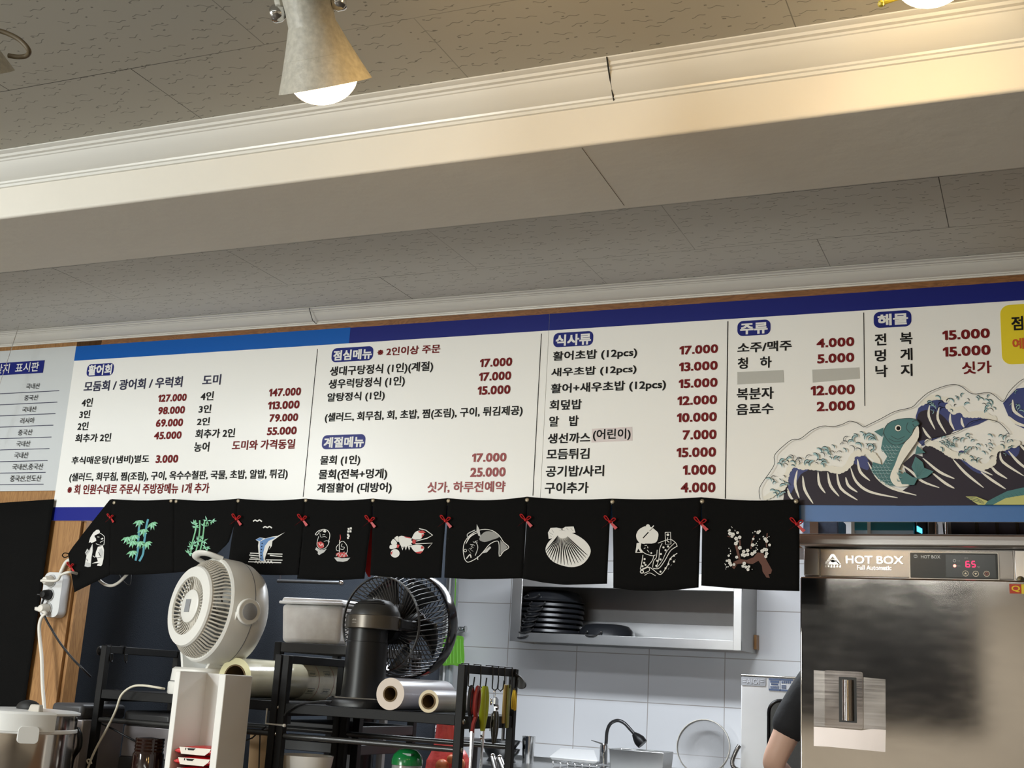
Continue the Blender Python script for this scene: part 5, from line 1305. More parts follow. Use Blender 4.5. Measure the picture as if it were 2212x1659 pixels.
# ------------------------------------------------------------------ film rolls
M_film = mat('clear_film', (0.80, 0.76, 0.56), 0.12, noise=0.1, nscale=30, coat=0.6)
M_card = mat('cardboard_core', (0.12, 0.075, 0.03), 0.8)
M_wroll = mat('white_film', (0.72, 0.72, 0.80), 0.22, coat=0.3)
M_wend = mat('film_edge', (0.66, 0.57, 0.50), 0.6)
M_wend2 = mat('film_edge_cream', (0.64, 0.55, 0.38), 0.6)
M_fend = mat('clear_film_edge', (0.62, 0.58, 0.33), 0.35)
def roll_(label, px, py, rpx, core, y0, ln, mb, me, grp, zrest=None):
    c = at(px, py, y0); s = (c - EYE).dot(FW) / F; r = rpx * s; rc = core * s
    if zrest is not None: c.z = zrest + r + 0.0005
    t = thing('film_roll', label, 'film roll', (c.x, c.y + ln / 2, c.z - r), grp)
    b = MB(); b.lathe([(r, 0.0), (r, ln)], c, (0, 1, 0), 40); o = b.build('film_body', mb, t)
    for q in (0, ln):
        b = MB(); b.lathe([(rc, q), (r, q)], c, (0, 1, 0), 40); b.build('film_end', me, t)
    b = MB(); b.lathe([(rc, -0.0015), (rc, ln + 0.0015), (rc - 0.004, ln + 0.0015), (rc - 0.004, -0.0015), (rc, -0.0015)], c, (0, 1, 0), 32); b.build('core', M_card, t, sharp=30)
    return t, c, r
W1 = roll_('thicker white film roll with a dark cardboard core, leaning left on the right rack shelf', 843, 1498, 34, 17, Y1 - 0.012, 0.31, M_wroll, M_wend, 'white film rolls', zsR)
W2 = roll_('thinner white film roll beside the hook post of the right rack', 926, 1511, 24, 17, Y1 - 0.012, 0.30, M_wroll, M_wend2, 'white film rolls', zsR)
R1 = roll_('clear yellowish film roll nearest the white fan on the left rack shelf', 507, 1463, 42, 28, Y1 + 0.02, 0.30, M_film, M_fend, 'clear film rolls', zsL)
R2 = roll_('clear film roll printed with boxed words, seen through the right rack side frame', 612, 1469, 45, 28, 3.325, 0.29, M_film, M_fend, 'clear film rolls')
# printed boxes and red lines around the second roll
t, c, r = R2
b = MB()
for q in (0.016, 0.105, 0.195, 0.282):
    b.lathe([(r + 0.0004, q), (r + 0.0004, q + 0.0022)], c, (0, 1, 0), 40)
b.build('red_line', mat('print_red_line', (0.45, 0.05, 0.03), 0.3), t)
vs_all = text_mesh('UNIWRAP', 0.02)
b = MB()
def on_roll(u, v, q0, a0, h, w): return Vector((c.x + (r + 0.0006) * math.cos(a0 + v * h / r), c.y + q0 + u * w, c.z + (r + 0.0006) * math.sin(a0 + v * h / r)))
for q in (0.042, 0.132, 0.222):
    for a0 in (0.25, -0.6, 1.1):
        vs, fs = vs_all
        x0, x1 = min(v.x for v in vs), max(v.x for v in vs); y0_, y1_ = min(v.y for v in vs), max(v.y for v in vs)
        b.add([on_roll((v.x - x0) / (x1 - x0), (v.y - y0_) / (y1_ - y0_), q + 0.008, a0 + 0.07, 0.008, 0.034) for v in vs], fs)
        for (u0, v0, u1, v1) in ((0, 0, 1, 0.08), (0, 0.92, 1, 1), (0, 0, 0.02, 1), (0.98, 0, 1, 1)):
            b.quad(*[on_roll(u, v, q + 0.004, a0, 0.018, 0.042) for u, v in ((u0, v0), (u1, v0), (u1, v1), (u0, v1))])
b.build('printed_words', mat('print_green_grey', (0.09, 0.12, 0.10), 0.4), t, smooth=False, weld=False)
# ------------------------------------------------------------------ white dispenser box and packets
M_box = mat('dispenser_white', (0.80, 0.79, 0.76), 0.45)
yb0 = 2.72
g = lambda px, py, y=yb0: at(px, py, y)
xa, xb = g(366, 1560).x, g(477, 1560).x
ztop = g(420, 1453).z; zbt = ZC + 0.001
dp = 0.12; th_ = 0.017
t = thing('packet_dispenser', 'tall open fronted white dispenser box standing before the white fan', 'dispenser', (xa, yb0, zbt))
b = MB(); b.box(xa, xa + th_, yb0, yb0 + dp, zbt, ztop + 0.002); b.build('left_wall', M_box, t, bevel=0.002)
b = MB(); b.box(xb - th_ * 1.25, xb, yb0, yb0 + dp, zbt, ztop); b.build('right_wall', M_box, t, bevel=0.002)
b = MB(); b.box(xa + th_, xb - th_ * 1.25, yb0 + dp - 0.006, yb0 + dp, zbt, ztop); b.build('back_wall', M_box, t, smooth=False)
b = MB(); xi = xb - th_ * 1.25
b.prism([(xi, yb0 + 0.004, ztop - 0.001), (xi - 0.020, yb0 + 0.03, ztop - 0.001), (xi - 0.013, yb0 + 0.03, ztop - 0.10), (xi, yb0 + 0.004, ztop - 0.11)], (0, 0.02, 0)); b.build('inner_flap', M_box, t, bevel=0.001)
M_pack = mat('red_wrapper', (0.60, 0.015, 0.02), 0.3, noise=0.1, nscale=40, bump=0.3, bscale=90); M_plab = mat('packet_label', (0.78, 0.72, 0.64), 0.4)
zp = zbt + 0.0005
lab = ['topmost red packet in the white dispenser, its white label cut by the folded edge', 'red packet with white label, second from the top in the white dispenser', 'red packet third from the top in the white dispenser']
zlv = [g(430, 1622).z, g(430, 1645).z]
hpk = zlv[0] - zlv[1]
zt0 = zlv[0] + 0.010
b = MB(); b.box(xa + th_, xb - th_ * 1.25, yb0 + 0.004, yb0 + dp - 0.006, zbt + 0.001, zt0 - 2 * hpk - hpk * 0.97 - 0.001); b.build('inner_floor', M_box, t, smooth=False)
for i in range(3):
    z1 = zt0 - i * hpk; z0 = z1 - hpk * 0.97
    x0, x1 = xa + th_ + 0.003, xb - th_ * 1.25 - 0.002
    t = thing('snack_packet', lab[i], 'packet', ((x0 + x1) / 2, yb0 + 0.05, z0), 'red packets in the white dispenser')
    b = MB()
    def fn(u, v):
        a_ = 2 * math.pi * v
        px_ = x0 + (x1 - x0) * u
        pinch = 0.35 + 0.65 * math.sin(math.pi * min(max(u, 0.0), 1)) ** 0.35
        return Vector((px_, yb0 + 0.060 + 0.050 * math.cos(a_), (z0 + z1) / 2 + (z1 - z0) / 2 * pinch * math.copysign(abs(math.sin(a_)) ** 0.6, math.sin(a_)) + 0.004 * (u - 0.5)))
    b.grid(fn, 20, 24, cu=False); b.build('wrapper', M_pack, t)
    b = MB(); zm = (z0 + z1) / 2; yy = yb0 + 0.0085
    b.prism([(x0 + 0.014, yy, zm + hpk * 0.30), (x1 - 0.004, yy, zm + hpk * 0.34), (x1 - 0.008, yy, zm + 0.05 * hpk), (x1 - 0.022, yy, zm - hpk * 0.34), (x0 + 0.022, yy, zm - hpk * 0.34)], (0, 0.0012, 0)); lb_ = b.build('label', M_plab, t, smooth=False)
    b = MB(); b.prism([(x0 + 0.040, yy - 0.0006, zm + 0.24 * hpk), (x0 + 0.066, yy - 0.0006, zm + 0.27 * hpk), (x0 + 0.060, yy - 0.0006, zm + 0.06 * hpk), (x0 + 0.043, yy - 0.0006, zm + 0.06 * hpk)], (0, 0.0005, 0)); b.prism([(x0 + 0.034, yy - 0.0006, zm + 0.25 * hpk), (x0 + 0.037, yy - 0.0006, zm + 0.25 * hpk), (x0 + 0.036, yy - 0.0006, zm + 0.05 * hpk), (x0 + 0.034, yy - 0.0006, zm + 0.05 * hpk)], (0, 0.0005, 0)); b.build('printed_mark', M_ink, lb_, smooth=False)
# paper bag between the dispenser and rack posts
t = thing('paper_bag', 'small brown paper bag tied with black cord behind the white dispenser', 'bag', at(560, 1640, Y1 + 0.02))
p = [at(540, 1580, 2.99), at(572, 1576, 3.0), at(577, 1592, 3.0), at(572, 1700, 3.0), at(532, 1700, 2.99)]
b = MB(); b.prism([(q.x, q.y, max(q.z, ZC + 0.001)) for q in p], (0, 0.05, 0)); b.build('bag', mat('kraft_paper', (0.52, 0.36, 0.20), 0.8, noise=0.08, nscale=30), t, bevel=0.003)
b = MB(); b.tube([at(530, 1600, 2.975), at(545, 1594, 2.974), at(560, 1580, 2.975), at(575, 1570, 2.975)], 0.0022, 6); b.tube([at(562, 1580, 2.974), at(558, 1700, 2.974)], 0.0018, 6); b.build('cord', M_rubber, t)

# ------------------------------------------------------------------ pot / urn at the lower left
M_pot = mat('polished_steel', (0.62, 0.58, 0.54), 0.14, 1.0, noise=0.1, nscale=3)
yp = 2.69
cx = at(40, 1600, yp).x; zl = at(60, 1537, yp).z; rp = 118 * (at(40, 1600, yp) - EYE).dot(FW) / F
t = thing('steel_warmer_pot', 'steel electric warmer pot with white bands and black lid knob at lower left', 'pot', (cx, yp, ZC))
b = MB(); b.lathe([(rp * 0.96, ZC + 0.001), (rp * 0.98, ZC + 0.01), (rp * 0.98, zl - 0.002)], (cx, yp, 0), (0, 0, 1), 56); b.build('body', M_pot, t)
zb1, zb2 = at(60, 1573, yp).z, at(60, 1579, yp).z
b = MB(); b.lathe([(rp * 0.98, zb2 - 0.002), (rp * 1.0, zb2), (rp * 1.0, zb1), (rp * 0.98, zb1 + 0.002)], (cx, yp, 0), (0, 0, 1), 56); b.build('white_band', M_white, t)
b = MB(); b.lathe([(rp * 0.97, zl - 0.006), (rp * 1.02, zl - 0.004), (rp * 1.02, zl + 0.001), (rp * 0.95, zl + 0.004), (rp * 0.5, zl + 0.008), (0, zl + 0.009)], (cx, yp, 0), (0, 0, 1), 56); b.build('lid', M_white, t)
b = MB(); b.lathe([(rp * 1.0, zb1 - 0.003), (rp * 1.055, zb1 - 0.002), (rp * 1.06, zl - 0.002), (rp * 1.03, zl + 0.004), (rp * 0.99, zl + 0.005), (rp * 0.99, zb1 - 0.003)], (cx, yp, 0), (0, 0, 1), 36, a0=math.radians(215), a1=math.radians(347)); b.build('lid_front', mat('lid_white', (0.74, 0.74, 0.72), 0.4), t, sharp=30)
tq = math.radians(322); td = Vector((math.cos(tq), math.sin(tq), 0)); ts = Vector((-td.y, td.x, 0)); tcn = Vector((cx, yp, 0)) + td * rp * 1.06
A, B = at(60, 1607, yp - rp * 0.7), at(60, 1570, yp - rp * 0.7)
b = MB(); b.prism([tcn + ts * x + Vector((0, 0, z)) for x, z in rrect(-0.026, 0.026, A.z, B.z, 0.010)], tuple(td * -0.016)); b.build('latch_tab', MATS['lid_white'], t, bevel=0.002)
A = at(62, 1523, yp - 0.03)
b = MB(); b.ball((A.x, A.y, zl + 0.012), 0.033, 20, sc=(1.05, 0.8, 0.62)); b.build('lid_knob', M_rubber, t)
A = at(72, 1530, yp - 0.07)
b = MB(); b.hexa([A + Vector(q) for q in ((-0.022, 0, -0.014), (0.020, 0, -0.014), (0.020, 0.02, -0.014), (-0.022, 0.02, -0.014), (-0.016, 0.004, 0.010), (0.016, 0.004, 0.010), (0.016, 0.018, 0.010), (-0.016, 0.018, 0.010))]); b.build('lid_latch', mat('beige_plastic', (0.52, 0.48, 0.42), 0.45), t, bevel=0.003)

# ------------------------------------------------------------------ grey machine on the counter under the left rack
M_mach = mat('machine_grey', (0.055, 0.055, 0.06), 0.42); M_mst = steel_mat('machine_steel', (0.46, 0.43, 0.44), 0.4); M_mst.node_tree.nodes['Principled BSDF'].inputs['Metallic'].default_value = 0.5
ym = 3.02
x0, x1 = at(112, 1600, ym).x, at(365, 1600, ym).x
z1, z2, z3 = at(250, 1532, ym).z, at(250, 1565, ym).z, at(250, 1632, ym).z
x0 = XP1 + 0.07
t = thing('counter_machine', 'dark grey and steel kitchen appliance under the left rack shelf', 'appliance', ((x0 + x1) / 2, ym, ZC))
xm0 = at(230, 1600, ym).x
b = MB(); b.box(xL0 + 0.02, x1, ym, 3.24, ZC + 0.001, z3); b.build('base', M_mach, t, bevel=0.004)
b = MB(); b.box(xL0 + 0.022, x1 - 0.002, ym + 0.006, 3.238, z3 + 0.0005, z2); b.build('steel_front', M_mst, t, bevel=0.002)
b = MB(); b.box(xL0 + 0.02, x1, ym - 0.004, 3.24, z2 + 0.0005, z1); b.build('top_cover', M_mach, t, bevel=0.012, bseg=3)
t = thing('lidded_bin', 'dark grey lidded appliance between the wooden post and the left rack', 'appliance', at(150, 1600, 2.98))
xq0, xq1 = at(112, 1560, 2.9).x, xL0 - 0.024
zq1, zq2, zq3 = at(150, 1519, 2.9).z, at(150, 1552, 2.9).z, at(180, 1494, 3.05).z
b = MB(); b.box(xq0, xq1, 2.90, 3.08, ZC + 0.001, zq2); b.build('body', M_mst, t, bevel=0.004)
b = MB(); b.box(xq0 - 0.004, xq1, 2.892, 3.083, zq2 + 0.0005, zq1); b.build('lid', M_mach, t, bevel=0.012, bseg=3)
b = MB(); b.tube(spline([(xq0 + 0.05, 3.06, zq1 - 0.004), (xq0 + 0.06, 3.06, zq3 - 0.006), (xq0 + 0.085, 3.06, zq3), (xq1 - 0.01, 3.06, zq3 - 0.002)], 5), 0.012, 12); b.build('handle', M_mach, t)
b = MB(); b.tube(spline([at(166, 1575, 2.885), at(172, 1590, 2.876), at(170, 1615, 2.874), at(155, 1640, 2.88), at(148, 1690, 2.885)], 5), 0.008, 10); b.build('side_handle', M_blackp, t)
t = thing('brown_jar', 'dark brown glass jar with ribbed rings behind the white dispenser', 'jar', at(322, 1659, 2.87)); c = at(322, 1620, 2.87); zz = at(322, 1592, 2.87).z; rj = 33 * (c - EYE).dot(FW) / F
prof = [(rj * 0.9, ZC + 0.001), (rj, ZC + 0.02), (rj, zz - 0.045)]
for k in range(5): prof += [(rj * 0.95, zz - 0.042 + k * 0.009), (rj * 0.90, zz - 0.038 + k * 0.009)]
b = MB(); b.lathe(prof + [(rj * 0.86, zz - 0.002), (0, zz)], (c.x, c.y, 0), (0, 0, 1), 36); b.build('jar', mat('brown_glass', (0.014, 0.004, 0.003), 0.1, coat=0.6), t)
t = thing('appliance_cord', 'thin black cord drooping across the steel front under the left rack', 'cord', at(250, 1570, ym - 0.012))
b = MB(); b.tube(spline([at(205, 1556, ym - 0.05), at(240, 1573, ym - 0.05), at(275, 1592, ym - 0.05), at(310, 1610, ym - 0.06)], 5), 0.0028, 8); b.build('cable', M_blackp, t)

# ------------------------------------------------------------------ things inside the right rack
t = thing('white_bowl', 'wide white bowl standing under the right rack shelf', 'bowl', at(660, 1700, 2.99)); c = at(661, 1640, 3.03); zr_ = at(661, 1631, 3.03).z; rb_ = 59 * (c - EYE).dot(FW) / F
b = MB(); b.lathe([(rb_ * 0.5, ZC + 0.08), (rb_ * 0.62, ZC + 0.09), (rb_ * 0.88, zr_ - 0.05), (rb_ * 0.97, zr_ - 0.018), (rb_, zr_), (rb_ * 0.96, zr_), (rb_ * 0.9, zr_ - 0.04), (rb_ * 0.5, ZC + 0.1), (0, ZC + 0.1)], (c.x, c.y, 0), (0, 0, 1), 48)
b.lathe([(0, ZC + 0.001), (rb_ * 0.5, ZC + 0.001), (rb_ * 0.5, ZC + 0.08)], (c.x, c.y, 0), (0, 0, 1), 48); b.build('bowl', M_white, t)
t = thing('green_lid_jar', 'clear jar with a glossy green dome lid under the right rack', 'jar', at(880, 1690, 3.05)); c = at(880, 1640, 3.06); rg = 34 * (c - EYE).dot(FW) / F; zg0, zg1 = at(880, 1652, 3.06).z, at(880, 1617, 3.06).z
b = MB(); b.lathe([(rg, zg0), (rg * 1.0, zg0 + (zg1 - zg0) * 0.3), (rg * 0.88, zg0 + (zg1 - zg0) * 0.62), (rg * 0.6, zg0 + (zg1 - zg0) * 0.9), (rg * 0.2, zg1), (0, zg1)], (c.x, c.y, 0), (0, 0, 1), 36); b.build('lid', mat('green_gloss', (0.012, 0.20, 0.05), 0.18), t)
b = MB(); b.box(c.x + rg * 0.05, c.x + rg * 0.65, c.y - rg * 0.8, c.y - rg * 0.4, zg0 + (zg1 - zg0) * 0.6, zg0 + (zg1 - zg0) * 0.75); b.build('lid_tab', mat('dark_green', (0.005, 0.06, 0.02), 0.3), t)
b = MB(); b.lathe([(rg * 0.95, zg0 - 0.001), (rg * 0.97, zg0 - 0.015), (rg * 1.05, zg0 - 0.05), (rg * 1.05, ZC + 0.001), (0, ZC + 0.001)], (c.x, c.y, 0), (0, 0, 1), 36); b.build('glass', mat('clear_plastic', (0.6, 0.62, 0.6), 0.1, trans=0.6), t)
# black kitchen shelf behind, with the tub
y3 = 3.295
xs0, xs1 = at(592, 1400, y3).x, at(790, 1400, y3).x
zs3 = at(660, 1389, y3).z
t = thing('kitchen_shelf', 'black metal shelf unit behind the racks with the white tub on top', 'shelf', (xs0, y3, 0))
for x in (xs0 + 0.012, xs1 - 0.012):
    for y in (y3 + 0.012, y3 + 0.36):
        b = MB(); b.box(x - 0.012, x + 0.012, y - 0.012, y + 0.012, 0.001, zs3); b.build('post', M_blackm, t, bevel=0.002)
for z in (zs3, R2[1].z - R2[2], at(660, 1560, y3).z, at(660, 1600, y3).z):
    b = MB(); b.box(xs0 + 0.001, xs1 - 0.001, y3 + 0.002, y3 + 0.37, z - 0.03, z - 0.001); b.build('shelf_board', mat('shelf_charcoal', (0.03, 0.03, 0.032), 0.5), t, bevel=0.002)
for px in (745, 762): 
    b = MB(); q = at(px, 1500, y3 + 0.36); b.box(q.x, q.x + 0.02, y3 + 0.34, y3 + 0.355, 0.9, zs3 - 0.031); b.build('back_strut', M_greyp, t, smooth=False)
t = thing('storage_tub', 'white lidded plastic tub with smudged sides on the black shelf', 'tub', at(665, 1388, y3 + 0.1))
yt = y3 + 0.06
x0, x1 = at(603, 1350, yt).x, at(735, 1350, yt).x; zt1 = at(665, 1306, yt).z; zt2 = at(665, 1291, yt).z; zt0_ = zs3 + 0.0005
M_tub = mat('frosted_plastic', (0.84, 0.78, 0.74), 0.35, noise=0.30, nscale=22)
b = MB(); ins = 0.008
b.hexa([(x0 + ins, yt + ins, zt0_), (x1 - ins, yt + ins, zt0_), (x1 - ins, yt + 0.22, zt0_), (x0 + ins, yt + 0.22, zt0_), (x0, yt, zt1), (x1, yt, zt1), (x1, yt + 0.23, zt1), (x0, yt + 0.23, zt1)]); b.build('tub', M_tub, t, bevel=0.014, bseg=4)
b = MB(); b.box(x0 - 0.006, x1 + 0.006, yt - 0.006, yt + 0.236, zt1 + 0.0005, zt1 + (zt2 - zt1) * 0.45); b.build('rim', M_white, t, bevel=0.003)
b = MB(); b.hexa([(x0 + 0.0, yt, zt1 + (zt2 - zt1) * 0.47), (x1, yt, zt1 + (zt2 - zt1) * 0.47), (x1, yt + 0.23, zt1 + (zt2 - zt1) * 0.47), (x0, yt + 0.23, zt1 + (zt2 - zt1) * 0.47), (x0 + 0.004, yt + 0.004, zt2), (x1 - 0.004, yt + 0.004, zt2 - 0.003), (x1 - 0.004, yt + 0.226, zt2), (x0 + 0.004, yt + 0.226, zt2)]); b.build('lid', M_white, t, bevel=0.003)
# stack of trays / papers, and a bag further in
t = thing('tray_stack', 'stack of pale trays seen low between the right rack bars', 'tray stack', at(885, 1590, 4.3)); A, B = at(842, 1590, 4.3), at(928, 1567, 4.3)
for k in range(4):
    b = MB(); h_ = (B.z - A.z) / 4; b.box(A.x - 0.006 * (k % 2), B.x + 0.008 * (k % 3), 4.3, 4.55, A.z + k * h_ + 0.0005, A.z + (k + 0.82) * h_); b.build('tray', mat('tray_pale', (0.62, 0.57, 0.57), 0.4), t, bevel=0.002)
zst = A.z
t = thing('prep_table', 'dark kitchen prep table behind the right rack holding the tray stack', 'table', (A.x, 4.3, 0))
x0, x1 = at(760, 1600, 4.25).x, at(936, 1600, 4.25).x
b = MB(); b.box(x0, x1, 4.22, 4.7, zst - 0.03, zst); b.build('tabletop', mat('dark_top', (0.05, 0.045, 0.045), 0.4), t, bevel=0.003)
for x in (x0 + 0.02, x1 - 0.02):
    for y in (4.24, 4.68):
        b = MB(); b.box(x - 0.015, x + 0.015, y - 0.015, y + 0.015, 0.001, zst - 0.03); b.build('leg', M_greyp, t)
zc3 = at(890, 1550, 4.25).z
t = thing('storage_box', 'dark box with a red side and white lid edge on the kitchen table', 'box', at(880, 1560, 4.28))
A, B = at(838, 1563, 4.32), at(925, 1548, 4.32)
b = MB(); b.box(A.x, B.x, 4.32, 4.5, B.z - 0.025 + 0.0, B.z + 0.012); b.build('lid', mat('off_white_lid', (0.6, 0.57, 0.52), 0.4), t, bevel=0.003)
b = MB(); b.box(A.x + 0.004, B.x - 0.004, 4.325, 4.495, A.z + 0.0, B.z - 0.026); b.build('body', M_blackp, t)
b = MB(); b.box(A.x + 0.02, A.x + 0.08, 4.316, 4.326, B.z - 0.018, B.z + 0.010); b.build('red_label', M_red, t)
tB_ = t
# black post pipe below the fan column
t = thing('black_pipe', 'glossy black upright pipe under the right rack shelf behind the cross bar', 'pipe', at(780, 1600, 3.80))
q = at(780, 1600, 3.80); r_ = at(806, 1600, 3.80).x - q.x
b = MB(); b.cyl((q.x, q.y, 0.865 if False else 0.001), (q.x, q.y, at(780, 1505, 3.80).z), r_, 28); b.build('pipe', M_bfan, t)
t = thing('grey_upright', 'flat grey metal upright right of the black pipe', 'upright', at(822, 1600, 3.80)); A, B = at(815, 1600, 3.80), at(828, 1600, 3.80)
b = MB(); b.box(A.x, B.x, 3.80, 3.82, 0.001, at(820, 1520, 3.80).z); b.build('bar', mat('upright_grey', (0.22, 0.215, 0.205), 0.5), t, bevel=0.001)
M_rbag = mat('red_film', (0.75, 0.10, 0.09), 0.35, bump=0.4, bscale=30, noise=0.15, nscale=12)
t = thing('red_plastic_bag', 'translucent red plastic bag slumped behind the right rack post', 'bag', at(965, 1640, 3.7))
b = MB()
def fnb(u, v):
    rows_ = [((946, 980), 1553), ((943, 985), 1580), ((940, 990), 1605), ((935, 1005), 1625), ((926, 1012), 1645), ((924, 1014), 1672), ((924, 1014), 1780)]
    f_ = v * (len(rows_) - 1); i_ = min(int(f_), len(rows_) - 2); w_ = f_ - i_
    l = rows_[i_][0][0] * (1 - w_) + rows_[i_ + 1][0][0] * w_; r__ = rows_[i_][0][1] * (1 - w_) + rows_[i_ + 1][0][1] * w_; y_ = rows_[i_][1] * (1 - w_) + rows_[i_ + 1][1] * w_
    a_ = 2 * math.pi * u
    c_ = at((l + r__) / 2, y_, 3.72); rr_ = (at(r__, y_, 3.72).x - c_.x)
    k_ = 1 + 0.09 * math.sin(5 * a_ + 3 * v) * v + 0.05 * math.sin(11 * a_)
    return Vector((c_.x + rr_ * math.cos(a_) * k_, c_.y + rr_ * 0.7 * math.sin(a_) * k_, c_.z))
b.grid(fnb, 36, 22, cu=True); b.build('bag', M_rbag, t)
b = MB()
for px, py, r0 in ((955, 1655, 15), (992, 1650, 13), (975, 1640, 10)):
    c_ = at(px, py, 3.66); b.ball(c_, r0 * (c_ - EYE).dot(FW) / F, 16)
b.build('contents', mat('orange_fruit', (0.80, 0.25, 0.10), 0.4), t)
zbag = at(970, 1780, 3.72).z
t = thing('kitchen_stand', 'low stand under the red bag behind the bar', 'stand', at(970, 1800, 3.72)); c_ = at(970, 1790, 3.72)
b = MB(); b.box(c_.x - 0.09, c_.x + 0.13, 3.62, 3.86, zbag - 0.03, zbag - 0.002); b.build('top', M_greyp, t, bevel=0.003)
for sx in (-0.07, 0.11):
    for yy in (3.64, 3.83):
        b = MB(); b.cyl((c_.x + sx, yy, 0.001), (c_.x + sx, yy, zbag - 0.03), 0.012, 10); b.build('leg', M_greyp, t)

# ------------------------------------------------------------------ power strip with plugs on the wooden post
M_strip = mat('strip_white', (0.70, 0.71, 0.72), 0.4)
yq = YW - 0.0005
p_top, p_bot = at(138, 1237, YW - 0.03), at(121, 1334, YW - 0.03)
cxs = (at(106, 1300, YW).x + at(148, 1290, YW).x) / 2
hw = (at(150, 1260, YW).x - at(110, 1260, YW).x) / 2
t = thing('power_strip', 'white three socket power strip screwed upright on the wooden post', 'power strip', (cxs, YW, p_bot.z))
b = MB(); b.prism([(x, YW - 0.036, z) for x, z in rrect(cxs - hw, cxs + hw, p_bot.z, p_top.z, hw * 0.55)], (0, 0.0355, 0)); b.build('body', M_strip, t, bevel=0.004, bseg=3)
zc_ = [p_bot.z + (p_top.z - p_bot.z) * q for q in (0.80, 0.49, 0.18)]
for z in zc_:
    b = MB(); b.lathe([(0.0205, 0.0005), (0.0205, 0.002), (0.018, 0.002), (0.0175, -0.006), (0, -0.006)], (cxs - 0.008, YW - 0.037, z), (0, -1, 0), 28); b.build('socket', mat('socket_grey', (0.50, 0.50, 0.50), 0.5), t, sharp=30)
def plug(label, z, m, pts, r, side=0.0):
    c = Vector((cxs - 0.008, YW - 0.0375, z))
    tt = thing('power_plug', label, 'plug', c, 'plugs in the power strip')
    b = MB(); b.lathe([(0.0, 0.030), (0.010, 0.029), (0.0145, 0.020), (0.0165, 0.004), (0.0165, 0.0), (0.0, 0.0)], c, (0, -1, 0), 20); b.build('plug_body', m, tt)
    b = MB(); s0 = c + Vector((-0.004, -0.022, -0.002))
    b.tube(spline([s0, s0 + Vector(side)] + pts, 8), r, 10); b.build('cable', m, tt)
    return tt
yw2 = YW - 0.055
plug('white plug in the top socket with a thick cable looping behind the curtain', zc_[0], M_wire_white, [at(122, 1254, yw2 - 0.012), at(132, 1242, yw2), at(150, 1236, yw2), at(170, 1240, YW - 0.012)], 0.0042, (0.0, -0.012, 0.0))
plug('black plug in the middle socket with a black cable crossing the post', zc_[1], M_blackp, [at(95, 1290, yw2), at(91, 1305, yw2), at(97, 1332, yw2), at(112, 1360, yw2), at(132, 1392, yw2), at(158, 1424, yw2), at(178, 1444, yw2 + 0.0), at(196, 1462, yw2 + 0.03)], 0.0034, (-0.016, -0.006, 0.0))
plug('pale plug in the bottom socket with a thick white cable running down', zc_[2], M_wire_white, [at(98, 1324, yw2), at(90, 1334, yw2), at(85, 1352, yw2), at(86, 1380, yw2), at(90, 1420, yw2), at(92, 1480, yw2), at(96, 1537, yw2), at(99, 1640, yw2), at(100, 1700, yw2)], 0.0056, (-0.014, -0.006, 0.0))
t = thing('strip_cord', 'white cord rising from the power strip top behind the folded curtain tip', 'cord', at(140, 1230, YW - 0.012))
b = MB(); b.tube(spline([Vector((cxs + 0.002, YW - 0.012, p_top.z - 0.004)), at(136, 1226, YW - 0.012), at(143, 1214, YW - 0.010), at(152, 1208, YW - 0.008)], 6), 0.006, 10); b.build('cable', M_wire_white, t)
t = thing('slack_cable', 'loose cream cable sagging below the bamboo curtain over the dark opening', 'cord', at(230, 1255, YW + 0.03))
b = MB(); b.tube(spline([at(205, 1235, YW + 0.04), at(212, 1250, YW + 0.04), at(226, 1262, YW + 0.04), at(242, 1265, YW + 0.04), at(258, 1257, YW + 0.04), at(278, 1236, YW + 0.04), at(282, 1225, YW + 0.04)], 8), 0.0048, 10); b.build('cable', M_wire_white, t)
t = thing('thin_black_wire', 'thin black wire loop hanging under the bamboo curtain', 'wire', at(272, 1262, YW + 0.06))
b = MB(); b.tube(spline([at(255, 1235, YW + 0.06), at(262, 1250, YW + 0.06), at(274, 1262, YW + 0.06), at(281, 1263, YW + 0.06), at(283, 1250, YW + 0.06), at(283, 1225, YW + 0.06)], 8), 0.0014, 6); b.build('wire', M_blackp, t)

# ------------------------------------------------------------------ black door curtain left of the post
t = thing('door_curtain', 'black cloth curtain hanging in the doorway left of the wooden post', 'curtain', (XP0 - 0.4, YW - 0.02, 1.76))
zdc = at(108, 1078, YW - 0.02).z; zdl = at(0, 1090, YW - 0.02).z
xe = at(109, 1085, YW - 0.02).x + 0.010
b = MB()
def fnc(u, v):
    x = xe - 1.0 * (1 - u)
    zt_ = zdc - (1 - u) * 1.0 * (zdc - zdl) / (at(108, 1080, YW).x - at(0, 1080, YW).x) * 0.6 
    z = zt_ * (1 - v) + 0.12 * v
    return Vector((x - 0.012 * v * 0, YW - 0.016 + 0.008 * math.sin(u * 40) * v, z))
b.grid(fnc, 60, 14); b.build('cloth', M_cloth, t, solid=0.0015)
b = MB(); p0_, p1_ = at(108, 1123, YW + 0.0), at(98, 1198, YW + 0.0)
